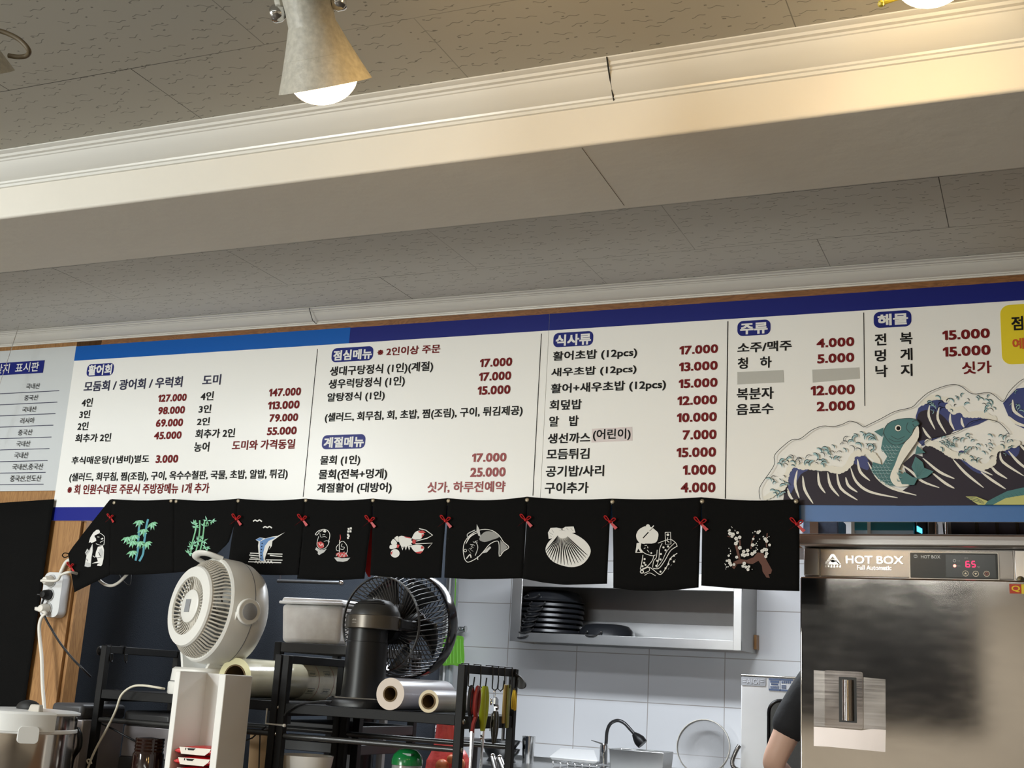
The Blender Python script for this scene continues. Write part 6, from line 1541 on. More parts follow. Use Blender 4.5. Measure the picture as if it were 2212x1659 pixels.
# ------------------------------------------------------------------ hot box cabinet right of the hatch
YH = 3.30
M_hs = steel_mat('cabinet_steel', (0.74, 0.715, 0.70), 0.34, stretch=(40, 1, 1), smear=0.12)
M_hdoor = steel_mat('cabinet_door_steel', (0.60, 0.565, 0.545), 0.085, stretch=(2, 2, 8), wave=0.035, smear=0.12)
xh0, xh1 = at(1731, 1300, YH).x, at(2226, 1300, YH).x
zh = at(1970, 1153, YH - 0.03).z; zcap = at(1970, 1181, YH - 0.03).z; zdoor = at(1970, 1251, YH).z
YD2 = YH + 0.62
t = thing('warming_cabinet', 'tall stainless steel warming cabinet with red digital display right of the curtains', 'cabinet', ((xh0 + xh1) / 2, YH + 0.3, 0))
tHB = t
b = MB(); b.box(xh0 + 0.006, xh1 - 0.006, YH + 0.012, YD2, 0.09, zcap); b.build('carcass', M_hs, t, bevel=0.002)
b = MB(); b.box(xh0 - 0.004, xh1 + 0.004, YH - 0.030, YD2, zcap + 0.0004, zh); b.build('top_cap', M_hs, t, bevel=0.006, bseg=3)
for px in (1737, 2192):
    A = at(px, 1215, YH); x0 = A.x; x1 = at(px + 33, 1215, YH).x
    b = MB(); b.box(x0, x1, YH - 0.004, YH + 0.0125, zdoor + 0.004, zcap - 0.003); b.build('corner_post', M_hs, t, bevel=0.002)
xq0, xq1 = at(1772, 1215, YH).x, at(2189, 1215, YH).x
b = MB(); b.box(xq0, xq1, YH + 0.001, YH + 0.0125, zdoor + 0.004, zcap - 0.004); fas = b.build('name_panel', steel_mat('panel_mirror', (0.33, 0.31, 0.30), 0.24, wave=0.05, smear=0.1), t, bevel=0.001)
for x in (xh0 + 0.05, xh1 - 0.05):
    for y in (YH + 0.06, YD2 - 0.06):
        b = MB(); b.cyl((x, y, 0.001), (x, y, 0.0905), 0.022, 14); b.build('foot', M_chrome, t)
b = MB(); b.box(xh0, xh1, YH - 0.018, YH + 0.0115, 0.12, zdoor); door = b.build('door', M_hdoor, t, bevel=0.004, bseg=3)
# raised lettering and emblem
M_letter = mat('letter_chrome', (0.86, 0.85, 0.84), 0.16, 1.0)
b = MB(); A, B = at(*CE(550, 680), YH), at(*CE(1088, 612), YH)
vs, fs = text_mesh('HOT BOX', 0.02)
x0_, x1_ = min(v.x for v in vs), max(v.x for v in vs); y0_, y1_ = min(v.y for v in vs), max(v.y for v in vs)
def emb(b, vs, fs, A, B, y, d):
    x0_, x1_ = min(v.x for v in vs), max(v.x for v in vs); y0_, y1_ = min(v.y for v in vs), max(v.y for v in vs)
    fr = [(A.x + (v.x - x0_) / (x1_ - x0_) * (B.x - A.x), y - d, A.z + (v.y - y0_) / (y1_ - y0_) * (B.z - A.z)) for v in vs]
    bk = [(x, y, z) for x, _, z in fr]
    n_ = len(fr)
    ed = {}
    for f in fs:
        for i in range(len(f)):
            e = (f[i], f[(i + 1) % len(f)]); k_ = tuple(sorted(e)); ed.setdefault(k_, []).append(e)
    sides = [(e[0][1], e[0][0], e[0][0] + n_, e[0][1] + n_) for e in ed.values() if len(e) == 1]
    b.add(fr + bk, list(fs) + sides)
emb(b, vs, fs, A, B, YH + 0.001, 0.004); b.build('raised_lettering', M_letter, fas, smooth=False, weld=False)
b = MB(); vs, fs = text_mesh('Full Automatic', 0.02); emb(b, vs, fs, at(*CE(655, 738), YH), at(*CE(975, 700), YH), YH + 0.001, 0.003); b.build('raised_small_lettering', M_letter, fas, smooth=False, weld=False)
b = MB()
def pe(x, y): 
    p = at(*CE(x, y), YH); return Vector((p.x, YH + 0.001, p.z))
for q in ([(345, 688), (415, 592), (440, 592), (505, 688), (480, 688), (428, 612), (372, 688)], [(372, 690), (420, 640), (470, 660), (500, 690)], [(400, 655), (440, 640), (470, 655), (430, 670)]):
    b.prism([pe(*p) for p in q], (0, -0.003, 0))
for i, x in enumerate((350, 378, 405, 432, 460, 486)): b.prism([pe(x, 716), pe(x + 18, 718), pe(x + 18, 696), pe(x + 6, 694)], (0, -0.002, 0))
b.build('emblem', M_letter, fas, smooth=False)
# control panel
A, B = at(*CE(1155, 815), YH), at(*CE(1965, 590), YH)
b = MB(); b.prism([(x, YH - 0.006, z) for x, z in rrect(A.x - 0.003, B.x + 0.003, A.z - 0.002, B.z + 0.002, 0.004)], (0, 0.0068, 0)); bez = b.build('control_panel', mat('bezel_steel', (0.45, 0.43, 0.41), 0.3, 1.0), t, bevel=0.001)
b = MB(); b.prism([(x, YH - 0.0068, z) for x, z in rrect(A.x, B.x, A.z, B.z, 0.002)], (0, 0.0007, 0)); scr = b.build('panel_face', mat('panel_black', (0.012, 0.013, 0.013), 0.2), bez, smooth=False)
A2, B2 = at(*CE(1487, 808), YH), at(*CE(1945, 605), YH)
b = MB(); b.box(A2.x, B2.x, YH - 0.0072, YH - 0.0069, A2.z, B2.z); b.build('display_window', mat('window_smoke', (0.03, 0.032, 0.032), 0.15), bez, smooth=False)
def ptxt(name, s_, lb, rt, m, off=0.012):
    b = MB(); A, B = at(*CE(*lb), YH), at(*CE(*rt), YH); A.y = B.y = YH - 0.0078
    put_text(b, s_, A, B, off); return b.build(name, m, bez, smooth=False, weld=False)
ptxt('panel_lettering', 'HOT BOX', (1253, 634), (1432, 607), mat('panel_white', (0.8, 0.8, 0.8), 0.5), 0.02)
b = MB()
for q in ([(1183, 600), (1222, 600), (1222, 608), (1183, 608)], [(1183, 622), (1222, 622), (1222, 630), (1183, 630)], [(1214, 600), (1222, 600), (1222, 630), (1214, 630)], [(1183, 600), (1191, 600), (1191, 612), (1183, 612)], [(1183, 620), (1191, 620), (1191, 630), (1183, 630)]):
    b.prism([Vector((pe(*p).x, YH - 0.0078, pe(*p).z)) for p in q], (0, 0.0004, 0))
b.build('panel_logo', MATS['panel_white'], bez, smooth=False)
M_led = mat('led_red', (0.8, 0.02, 0.05), 0.3, emit=(1.0, 0.02, 0.09), estr=3.0)
# seven-segment digits 6 and 5
SEG = {'a': ((0, 2), (1, 2)), 'b': ((1, 2), (1, 1)), 'c': ((1, 1), (1, 0)), 'd': ((0, 0), (1, 0)), 'e': ((0, 1), (0, 0)), 'f': ((0, 2), (0, 1)), 'g': ((0, 1), (1, 1))}
for n_, (lb, rt, sg) in enumerate((((1673, 715), (1705, 663), 'acdefg'), ((1728, 715), (1757, 663), 'acdfg'))):
    A, B = at(*CE(*lb), YH), at(*CE(*rt), YH); w_, h_ = B.x - A.x, B.z - A.z
    b = MB()
    for c_ in sg:
        (u0, v0), (u1, v1) = SEG[c_]
        p, q = Vector((A.x + u0 * w_, YH - 0.0080, A.z + v0 * h_ / 2)), Vector((A.x + u1 * w_, YH - 0.0080, A.z + v1 * h_ / 2))
        d = (q - p).normalized(); b.tube([p + d * 0.0008, q - d * 0.0008], 0.0011, 6)
    b.build('display_digit', M_led, bez)
b = MB(); c_ = at(*CE(1567, 704), YH); b.ball((c_.x, YH - 0.0075, c_.z), 0.0038, 12, sc=(1, 0.4, 1)); b.build('led_lamp', mat('led_lit', (0.9, 0.2, 0.15), 0.3, emit=(1, 0.25, 0.2), estr=2.5), bez)
b = MB(); c_ = at(*CE(1565, 656), YH); b.lathe([(0.0038, 0.0012), (0.0038, 0), (0.0027, 0.0), (0.0027, 0.0012), (0.0038, 0.0012)], (c_.x, YH - 0.0073, c_.z), (0, -1, 0), 18); b.build('led_lamp', MATS['panel_white'], bez)
for k_, (x, y) in enumerate(((1668, 775), (1763, 778), (1865, 778))):
    c_ = at(*CE(x, y), YH); b = MB(); b.lathe([(0.0072, 0.0012), (0.0072, 0), (0.0060, 0), (0.0060, 0.0012), (0.0072, 0.0012)], (c_.x, YH - 0.0073, c_.z), (0, -1, 0), 24); bt = b.build('button', mat('button_ring', (0.75, 0.68, 0.52), 0.4), bez)
    b = MB()
    if k_ < 2:
        s_ = 1 if k_ == 0 else -1
        b.prism([(c_.x - 0.0035, YH - 0.0080, c_.z - 0.002 * s_), (c_.x + 0.0035, YH - 0.0080, c_.z - 0.002 * s_), (c_.x, YH - 0.0080, c_.z + 0.0032 * s_)], (0, 0.0004, 0))
    else:
        b.lathe([(0.0042, 0.0006), (0.0042, 0.0), (0.0028, 0.0), (0.0028, 0.0006), (0.0042, 0.0006)], (c_.x, YH - 0.0074, c_.z), (0, -1, 0), 18)
    b.build('button_symbol', MATS['button_ring'] if k_ < 2 else mat('button_red', (0.35, 0.08, 0.05), 0.4), bt)
ptxt('panel_small_text', '가동', (1588, 664), (1618, 650), mat('panel_dim', (0.35, 0.35, 0.35), 0.5), 0.0); ptxt('panel_small_text', '히터', (1588, 712), (1618, 698), MATS['panel_dim'], 0.0)
ptxt('panel_small_text', '온도', (1658, 640), (1692, 626), MATS['panel_dim'], 0.0); ptxt('panel_small_text', '℃', (1778, 724), (1800, 710), MATS['panel_dim'], 0.0)
# lock on the right post and stickers
c_ = at(*CE(2180, 832), YH); b = MB(); b.lathe([(0, 0.006), (0.007, 0.005), (0.009, 0.0)], (c_.x, YH - 0.0045, c_.z), (0, -1, 0), 18); b.build('lock', mat('lock_dark', (0.1, 0.09, 0.06), 0.3, 0.8), t)
YDF = YH - 0.018
A, B = at(*CE(2078, 958), YDF), at(*CE(2186, 872), YDF)
b = MB(); b.box(A.x, B.x, YDF - 0.0006, YDF + 0.0001, A.z, B.z); st = b.build('red_sticker', mat('sticker_red', (0.50, 0.045, 0.02), 0.4), door, smooth=False)
b = MB(); A3, B3 = at(*CE(2098, 945), YDF), at(*CE(2172, 888), YDF); A3.y = B3.y = YDF - 0.0012; put_text(b, 'Q', A3, B3, 0.02); b.build('lettering', mat('sticker_yellow_ink', (0.85, 0.6, 0.02), 0.4), st, smooth=False, weld=False)
A, B = at(*CE(2188, 962), YDF), at(*CE(2330, 876), YDF)
b = MB(); b.box(A.x, min(B.x, xh1 - 0.004), YDF - 0.0006, YDF + 0.0001, A.z, B.z); b.build('yellow_sticker', mat('sticker_yellow', (0.80, 0.60, 0.03), 0.4), door, smooth=False)
# recessed handle with plate and peeling film patches
CF = crop(1550, 1359, 400)
def dpt(x, y, l=0.0):
    p = at(*CF(x, y), YDF - l); return p
A, B = dpt(1283, 1168), dpt(1735, 512)
b = MB(); b.prism([(x, YDF - 0.0035, z) for x, z in rrect(A.x, B.x, A.z, B.z, 0.006)], (0, 0.0036, 0)); hp = b.build('handle_plate', steel_mat('plate_steel', (0.62, 0.57, 0.56), 0.16, smear=0.3), door, bevel=0.001)
A, B = dpt(1455, 1108), dpt(1662, 580)
b = MB(); b.box(A.x, B.x, YDF - 0.0042, YDF - 0.0036, A.z, B.z); b.build('handle_recess', mat('recess_black', (0.006, 0.006, 0.006), 0.4), door, smooth=False)
A, B = dpt(1490, 1090), dpt(1625, 610)
b = MB(); xm_ = (A.x + B.x) / 2; rr_ = (B.x - A.x) / 2
b.lathe([(rr_, A.z), (rr_, B.z)], (xm_, YDF - 0.0042, 0), (0, 0, 1), 24, a0=math.pi, a1=2 * math.pi); b.add([(xm_ + rr_ * math.cos(math.pi + math.pi * k / 12), YDF - 0.0042 + rr_ * math.sin(math.pi + math.pi * k / 12), B.z) for k in range(13)], [tuple(range(13))]); b.add([(xm_ + rr_ * math.cos(math.pi + math.pi * k / 12), YDF - 0.0042 + rr_ * math.sin(math.pi + math.pi * k / 12), A.z) for k in range(13)], [tuple(range(13))])
b.build('handle', mat('handle_chrome', (0.7, 0.66, 0.62), 0.1, 1.0), door)
M_peel = steel_mat('film_patch', (0.66, 0.59, 0.57), 0.34, smear=0.1)
for nm, q in (('film_patch', [(1150, 1165), (1300, 1175), (1720, 1210), (1850, 1190), (2010, 1205), (2005, 1468), (1700, 1440), (1330, 1405), (1150, 1395)]), ('film_patch', [(1150, 490), (1285, 500), (1290, 1165), (1150, 1160)]), ('film_patch', [(1745, 575), (2005, 600), (2010, 1200), (1745, 1190)])):
    b = MB(); b.prism([(p.x, YDF - 0.0006, p.z) for p in (dpt(*k_) for k_ in q)], (0, 0.0007, 0)); b.build(nm, M_peel if q[0][1] > 1000 else steel_mat('film_edge_steel', (0.50, 0.47, 0.46), 0.22, smear=0.3), door, smooth=False)

# ------------------------------------------------------------------ kitchen: things above the cabinet seen in the gap
yk = 4.7
zsh = at(1970, 1156, yk).z + 0.0
t = thing('high_shelf', 'brown wooden high shelf in the kitchen seen in the gap above the cabinet', 'shelf', (-0.6, yk, zsh))
A, B = at(1733, 1150, yk), at(2330, 1150, yk)
b = MB(); b.box(A.x - 0.35, min(B.x, XK1 - 0.02), yk, yk + 0.4, zsh - 0.05, zsh - 0.005); b.build('board', M_veneer, t, smooth=False)
for x in (A.x + 0.1, B.x - 0.1):
    b = MB(); b.box(x, x + 0.03, yk + 0.36, yk + 0.39, 0.001, zsh - 0.05); b.build('upright', M_post, t)
ck = crop(1700, 1060, 512)
def kbox(name, label, cat, lb, rt, m, d=0.2, y=yk + 0.02, part='body', group=None):
    A, B = at(*CE(*lb), y), at(*CE(*rt), y)
    t = thing(name, label, cat, (A.x, y, zsh - 0.0045), group)
    b = MB(); b.box(A.x, B.x, y, y + d, zsh - 0.0045, B.z); b.build(part, m, t, bevel=0.006)
    return t, A, B
t, A, B = kbox('folded_towel', 'mottled blue folded cloth in the gap next to the plum blossom curtain', 'towel', (140, 385), (480, 240), mat('denim_cloth', (0.10, 0.13, 0.20), 0.9, noise=0.5, nscale=40))
b = MB(); p = at(*CE(258, 360), yk + 0.01); b.box(p.x - 0.018, p.x + 0.014, yk + 0.008, yk + 0.0195, zsh - 0.0045, p.z + 0.03); b.build('metal_clip', M_chrome, t)
t, A, B = kbox('teal_crate', 'dark teal plastic crate in the gap above the cabinet', 'crate', (600, 400), (1190, 240), mat('teal_plastic', (0.01, 0.11, 0.12), 0.35), part='crate')
b = MB(); p, q = at(*CE(620, 372), yk + 0.02), at(*CE(1185, 405), yk + 0.02); b.box(A.x + 0.004, B.x - 0.004, yk + 0.012, yk + 0.0195, zsh - 0.004, p.z); b.build('pale_label', mat('pale_blue_label', (0.35, 0.47, 0.55), 0.4), t)
for x_ in (600, 750):
    b = MB(); p = at(*CE(x_, 300), yk + 0.012); b.box(p.x, p.x + 0.012, yk + 0.008, yk + 0.0118, zsh - 0.004, B.z); b.build('strap', mat('strap_beige', (0.4, 0.38, 0.33), 0.5), t)
t, A, B = kbox('display_unit', 'small black unit with lit cyan characters in the gap above the cabinet', 'display unit', (1200, 400), (1300, 240), M_blackp, 0.15)
b = MB()
for k in range(4):
    p, q = at(*CE(1213 + k * 13, 400 - (3 - k) * 6), yk + 0.02), at(*CE(1223 + k * 13, 330 + k * 8), yk + 0.02); b.box(p.x, q.x, yk + 0.0155, yk + 0.0195, max(zsh, p.z), q.z)
b.build('lit_characters', mat('cyan_led', (0.1, 0.6, 0.8), 0.4, emit=(0.08, 0.55, 0.85), estr=2.0), t)
t, A, B = kbox('dark_jar', 'dark brown pot between black display and the grey duct, above the cabinet', 'pot', (1310, 400), (1372, 240), mat('dark_brown', (0.035, 0.025, 0.015), 0.4))
for k, x_ in enumerate((1388, 1485)):
    p = at(*CE(x_, 320), yk + 0.03)
    t = thing('upright_pole', ('thin chrome pole left of the dark slot above the cabinet', 'thin pale pole at the left end of the ribbed duct above the cabinet')[k], 'pole', (p.x, yk + 0.03, zsh), 'poles on the high shelf')
    b = MB(); b.cyl((p.x, yk + 0.03, zsh - 0.0045), (p.x, yk + 0.03, zsh + 0.28), 0.006, 10); b.build('pole', M_chrome, t)
p = at(*CE(1490, 345), yk + 0.16); rd = 0.085
t = thing('ribbed_duct', 'fat dark grey ribbed duct lying along the top right gap above the cabinet', 'duct', (p.x + 0.3, yk + 0.16, zsh))
xe1 = at(*CE(2400, 345), yk + 0.16).x
b = MB(); b.cyl((p.x + 0.02, yk + 0.16, zsh + rd), (xe1, yk + 0.16, zsh + rd), rd, 36); b.build('duct', mat('duct_slate', (0.055, 0.06, 0.085), 0.55, noise=0.2, nscale=20), t)
for x_ in (1745, 1935, 2125, 2315):
    q = at(*CE(x_, 350), yk + 0.07); b = MB(); b.lathe([(rd, 0), (rd + 0.004, 0.001), (rd + 0.004, 0.011), (rd, 0.012)], (q.x, yk + 0.16, zsh + rd), (1, 0, 0.06), 36); b.build('band', mat('duct_band', (0.03, 0.028, 0.02), 0.6), t)
b = MB(); b.lathe([(0.0, -0.02), (rd * 0.8, -0.015), (rd * 0.98, 0.0), (rd, 0.02)], (p.x + 0.005, yk + 0.16, zsh + rd), (1, 0, 0), 36); b.build('end_cap', mat('duct_end', (0.3, 0.3, 0.3), 0.4), t)

# ------------------------------------------------------------------ navy curtain at the kitchen's left
yc = 4.1
M_navyc = mat('navy_cloth', (0.036, 0.047, 0.064), 0.9, bump=0.2, bscale=300)
t = thing('navy_curtain', 'large navy blue cloth curtain across the left of the kitchen', 'curtain', (at(500, 1300, yc).x, yc, 1.0))
xc0, xc1 = at(80, 1300, yc).x, at(958, 1300, yc).x
b = MB()
b.grid(lambda u, v: Vector((xc0 + (xc1 - xc0) * u, yc + 0.035 * math.sin(u * 34 + 1.5 * math.sin(v * 3)) * (0.3 + 0.7 * v) + 0.02 * math.sin(u * 13 + v * 2), 1.95 - 1.75 * v)), 120, 16); b.build('cloth', M_navyc, t, solid=0.002)
zt_ = at(690, 1257, yc - 0.12).z
t = thing('towel_rail', 'short grey rail end showing under the two-figures curtain panel', 'rail', at(690, 1257, yc - 0.12))
b = MB(); p, q = at(600, 1255, yc - 0.1), at(738, 1259, yc - 0.1); b.tube([p, q], 0.007, 10); b.build('rail', mat('rail_grey', (0.2, 0.21, 0.22), 0.3, 0.7), t)
b = MB(); b.ball(q, 0.012, 12); b.build('end_knob', M_chrome, t)
for x_ in (p.x + 0.01, q.x - 0.05):
    b = MB(); b.tube([(x_, yc - 0.1, p.z), (x_, yc - 0.1, 2.38)], 0.004, 8); b.build('hanger', mat('hanger_dark', (0.05, 0.05, 0.06), 0.4), t)
# grey partition edge with pipes
yq_ = 6.095
M_part = mat('partition_grey', (0.20, 0.205, 0.205), 0.5); M_pipe = mat('pipe_grey', (0.42, 0.46, 0.47), 0.3, 0.4)
xa_, xb_ = at(949, 1350, yq_).x, at(963, 1350, yq_).x
b = MB(); b.box(xa_ - 0.3, xb_, yq_, YB - 0.001, 0.001, CEIL - 0.002); b.build('wall_partition', M_part, kind='structure', smooth=False)
for k, (l_, r__, nm, lb) in enumerate(((964, 969, 'white pipe', 'thin white pipe running up beside the grey partition edge'), (970, 985, 'grey pipe', 'thicker grey pipe next to the green swatter'))):
    c_ = at((l_ + r__) / 2, 1350, yq_ - 0.02); rr_ = (at(r__, 1350, yq_ - 0.02).x - at(l_, 1350, yq_ - 0.02).x) / 2
    t = thing('wall_pipe', lb, 'pipe', (c_.x, c_.y, 0), 'pipes by the partition')
    b = MB(); b.cyl((c_.x, c_.y, 0.001), (c_.x, c_.y, CEIL - 0.003), rr_, 16); b.build('pipe', M_white if k == 0 else M_pipe, t)
    if k == 1:
        b = MB()
        z0_ = at(975, 1505, c_.y).z
        for j in range(9): b.lathe([(rr_, 0), (rr_ * 1.12, 0.003), (rr_, 0.006)], (c_.x, c_.y, z0_ + j * 0.0085), (0, 0, 1), 18)
        b.build('ribbed_sleeve', M_pipe, t)
# green fly swatter on a wall tap
M_gsw = mat('swatter_green', (0.22, 0.62, 0.06), 0.4, trans=0.25)
ysw = 6.02
t = thing('fly_swatter', 'bright green plastic fly swatter hanging against the white tiles', 'fly swatter', at(980, 1375, ysw))
b = MB(); b.tube([at(985, 1235, ysw), at(982, 1320, ysw), at(978, 1375, ysw)], [0.006, 0.006, 0.010], 8, flat=0.5); b.build('stick', M_gsw, t)
q = [(962, 1374), (998, 1374), (1001, 1390), (1003, 1425), (998, 1440), (985, 1438), (975, 1436), (958, 1438), (953, 1425), (956, 1395)]
b = MB(); P_ = [at(x, y, ysw) for x, y in spl2(q + [q[0]], 3)[:-1]]; b.prism(P_, (0, 0.004, 0)); pd = b.build('paddle', M_gsw, t, bevel=0.001)
b = MB()
for k in range(5):
    p0_, p1_ = at(966 + k * 7, 1380, ysw - 0.001), at(964 + k * 8, 1433, ysw - 0.001); b.tube([p0_, p1_], 0.0016, 5)
b.build('rib', mat('swatter_rib', (0.30, 0.70, 0.12), 0.4), pd)
t = thing('wall_tap', 'small chrome wall tap behind the green swatter', 'tap', at(994, 1360, YB))
c_ = at(995, 1359, YB - 0.05)
b = MB(); b.cyl((c_.x, YB - 0.001, c_.z), (c_.x, YB - 0.09, c_.z), 0.011, 14); b.tube([(c_.x - 0.03, YB - 0.07, c_.z), (c_.x + 0.03, YB - 0.07, c_.z)], 0.013, 12); b.build('tap_body', M_chrome, t)
b = MB(); b.lathe([(0, 0.012), (0.018, 0.010), (0.018, 0.002), (0.010, 0)], (c_.x + 0.032, YB - 0.07, c_.z), (1, 0, 0), 14); b.build('tap_knob', M_chrome, t)

# ------------------------------------------------------------------ steel wall shelf with black pans
ysf = 5.86
M_shelf = steel_mat('shelf_steel', (0.62, 0.62, 0.61), 0.34, stretch=(1, 1, 30), smear=0.1)
M_shin = steel_mat('shelf_steel_dull', (0.40, 0.39, 0.37), 0.5, smear=0.15)
CG = crop(1100, 1240, 300)
xs0 = at(1104, 1320, ysf).x; xs1 = at(1602, 1340, ysf).x
zs0 = at(1350, 1395, ysf).z; zs1 = at(1350, 1250, ysf).z
zrail_t = zs0 + (at(1350, 1373, ysf).z - at(1350, 1394, ysf).z)
fr = at(1126, 1320, ysf).x - xs0
t = thing('wall_shelf', 'open stainless steel wall shelf unit holding the black pans', 'wall shelf', (xs0, YB, zs0))
b = MB(); b.box(xs0, xs1, ysf, ysf + 0.012, zs0, zrail_t); b.build('bottom_rail', M_shelf, t, bevel=0.002)
zt0 = at(1350, 1272, ysf).z
b = MB(); b.box(xs0, xs1, ysf, ysf + 0.012, zt0, zs1 + 0.03); b.build('top_rail', M_shelf, t, bevel=0.002)
frr = xs1 - at(1584, 1340, ysf).x
for x0_, x1_ in ((xs0, xs0 + fr), (xs1 - frr, xs1)):
    b = MB(); b.box(x0_, x1_, ysf - 0.001, ysf + 0.012, zs0 - 0.0005, zs1 + 0.0305); b.build('side_rail', M_shelf, t, bevel=0.002)
for x0_, x1_ in ((xs0 + 0.001, xs0 + 0.006), (xs1 - 0.006, xs1 - 0.001)):
    b = MB(); b.box(x0_, x1_, ysf + 0.012, YB - 0.001, zs0 + 0.001, zs1 + 0.03); b.build('side_panel', M_shin, t, smooth=False)
b = MB(); b.box(xs0 + 0.006, xs1 - 0.006, ysf + 0.012, YB - 0.012, zs0 + 0.018, zs0 + 0.024); b.build('shelf_board', M_shelf, t, smooth=False)
b = MB(); b.box(xs0 + 0.006, xs1 - 0.006, YB - 0.012, YB - 0.002, zs0 + 0.001, zs0 + 0.13); b.build('back_lip', M_shelf, t, smooth=False)
b = MB(); b.box(xs0 + 0.006, xs1 - 0.006, ysf + 0.012, YB - 0.002, zs1 + 0.022, zs1 + 0.029); b.build('top_panel', M_shelf, t, smooth=False)
b = MB(); b.box(xs0 + 0.006, xs1 - 0.006, YB - 0.010, YB - 0.0025, zs0 + 0.131, zs1 + 0.02); b.build('back_panel', M_shin, t, smooth=False)
A = at(1638, 1380, YB - 0.02); B = at(1641, 1380, YB - 0.02)
b = MB(); b.box(xs1 + 0.0, xs1 + 0.012, YB - 0.06, YB - 0.001, zs0 + 0.02, zs0 + 0.09); b.build('wood_spacer', M_post, t)
M_pan = mat('pan_black', (0.014, 0.015, 0.018), 0.3)
zsb = zs0 + 0.0245
def pan(label, cx, cy, z, r, h, hx, grp, rim=0.010, dome=True):
    t = thing('black_pan', label, 'pan', (cx, cy, z), grp)
    b = MB(); b.lathe([(r, z), (r * 1.02, z + 0.004), (r, z + rim), (r * 0.97, z + rim + 0.002), (r * 0.90, z + h * 0.62), (r * 0.72, z + h * 0.92), (r * 0.5, z + h), (0, z + h)], (cx, cy, 0), (0, 0, 1), 48); b.build('pan', M_pan, t)
    a_ = hx
    for q in (a_, a_ + math.pi):
        d = Vector((math.cos(q), math.sin(q), 0)); s = Vector((-d.y, d.x, 0))
        b = MB(); p = Vector((cx, cy, z + h * 0.45 if dome else z + rim)) + d * r * 0.94
        b.tube(spline([p - s * 0.038, p - s * 0.040 + d * 0.026 - Vector((0, 0, 0.012)), p - s * 0.018 + d * 0.046 - Vector((0, 0, 0.022)), p + s * 0.018 + d * 0.046 - Vector((0, 0, 0.022)), p + s * 0.040 + d * 0.026 - Vector((0, 0, 0.012)), p + s * 0.038], 4), 0.0042, 8); b.build('handle', mat('pan_handle', (0.05, 0.05, 0.052), 0.25, 0.6), t)
        for sg in (-1, 1):
            b = MB(); b.ball(p + s * 0.038 * sg + d * 0.002, 0.0062, 8); b.build('rivet', M_chrome, t)
pr_ = (at(1252, 1360, ysf + 0.17).x - at(1122, 1340, ysf + 0.17).x) / 2
pcx = at(1186, 1350, ysf + 0.17).x; pcy = ysf + 0.185
n_pan = 8
zt8 = at(1190, 1276, pcy).z
step = (at(1190, 1296, pcy).z - zsb) / 7.6
words_ = ['bottom', 'second from the bottom', 'third from the bottom', 'fourth from the bottom', 'fifth from the bottom', 'sixth from the bottom', 'second from the top']
for k in range(7): pan('upturned black pan, %s of the tall stack on the wall shelf' % words_[k], pcx + (k - 3) * 0.0022, pcy, zsb + k * step, pr_, step * 0.98, math.radians(246 + k * 3.2), 'black pans on the wall shelf', rim=step * 0.62, dome=False)
pan('upturned black pan on top of the tall stack, its dome showing', pcx + 0.008, pcy, zsb + 7 * step, pr_ * 0.98, zt8 - (zsb + 7 * step), math.radians(252), 'black pans on the wall shelf')
c_ = at(1311, 1370, pcy); pan('single upturned black pan right of the tall stack', c_.x, pcy, zsb, (at(1374, 1370, pcy).x - at(1250, 1370, pcy).x) / 2, at(1310, 1348, pcy - 0.05).z - zsb, math.radians(263), 'black pans on the wall shelf')

# ------------------------------------------------------------------ sink run along the back wall
ysk = 5.62
zsk = at(1150, 1651, 5.9).z
t = thing('sink_counter', 'stainless steel sink counter along the tiled kitchen wall', 'sink', (-2, 5.9, 0))
xk0, xk1 = at(985, 1650, 5.9).x, at(1600, 1650, 5.9).x
b = MB(); b.box(xk0, xk1, ysk, YB - 0.002, zsk - 0.04, zsk); b.build('worktop', M_shelf, t, bevel=0.004)
b = MB(); b.box(xk0 + 0.01, xk1 - 0.01, ysk + 0.02, YB - 0.003, 0.001, zsk - 0.04); b.build('cupboard', M_shin, t, smooth=False)
b = MB(); b.box(xk0, xk1, YB - 0.02, YB - 0.0025, zsk + 0.0005, zsk + 0.022); b.build('splash_lip', M_shelf, t)
def onsk(px, py, y): return at(px, py, y)
# faucet
t = thing('faucet', 'chrome sink faucet with a black bent flexible spout', 'faucet', (at(1303, 1659, 5.98).x, 5.98, zsk)); yf = 5.98
CH = crop(1250, 1359, 400)
c_ = at(1304, 1640, yf)
b = MB(); b.lathe([(0.028, zsk + 0.0005), (0.028, zsk + 0.006), (0.022, zsk + 0.010), (0.021, at(1303, 1612, yf).z), (0.017, at(1303, 1606, yf).z), (0, at(1303, 1605, yf).z)], (c_.x, yf, 0), (0, 0, 1), 24); b.build('body', M_chrome, t)
b = MB(); b.tube([(c_.x, yf, at(1303, 1608, yf).z), at(1290, 1603, yf - 0.01), at(1277, 1599, yf - 0.02)], [0.010, 0.007, 0.004], 10, flat=0.5); b.build('lever', M_chrome, t)
b = MB(); b.tube(spline([at(*CH(325, 1400), yf), at(*CH(330, 1330), yf), at(*CH(340, 1220), yf), at(*CH(380, 1130), yf), at(*CH(460, 1092), yf), at(*CH(540, 1120), yf), at(*CH(610, 1190), yf), at(*CH(675, 1265), yf)], 6), 0.0085, 12); b.build('spout', mat('dark_hose', (0.06, 0.06, 0.062), 0.22, 0.6), t)
b = MB(); p0_, p1_ = at(*CH(660, 1250), yf), at(*CH(765, 1375), yf); b.tube([p0_, p0_.lerp(p1_, 0.3), p0_.lerp(p1_, 0.62), p1_], [0.012, 0.022, 0.029, 0.027], 18); b.build('spray_head', M_blackp, t)
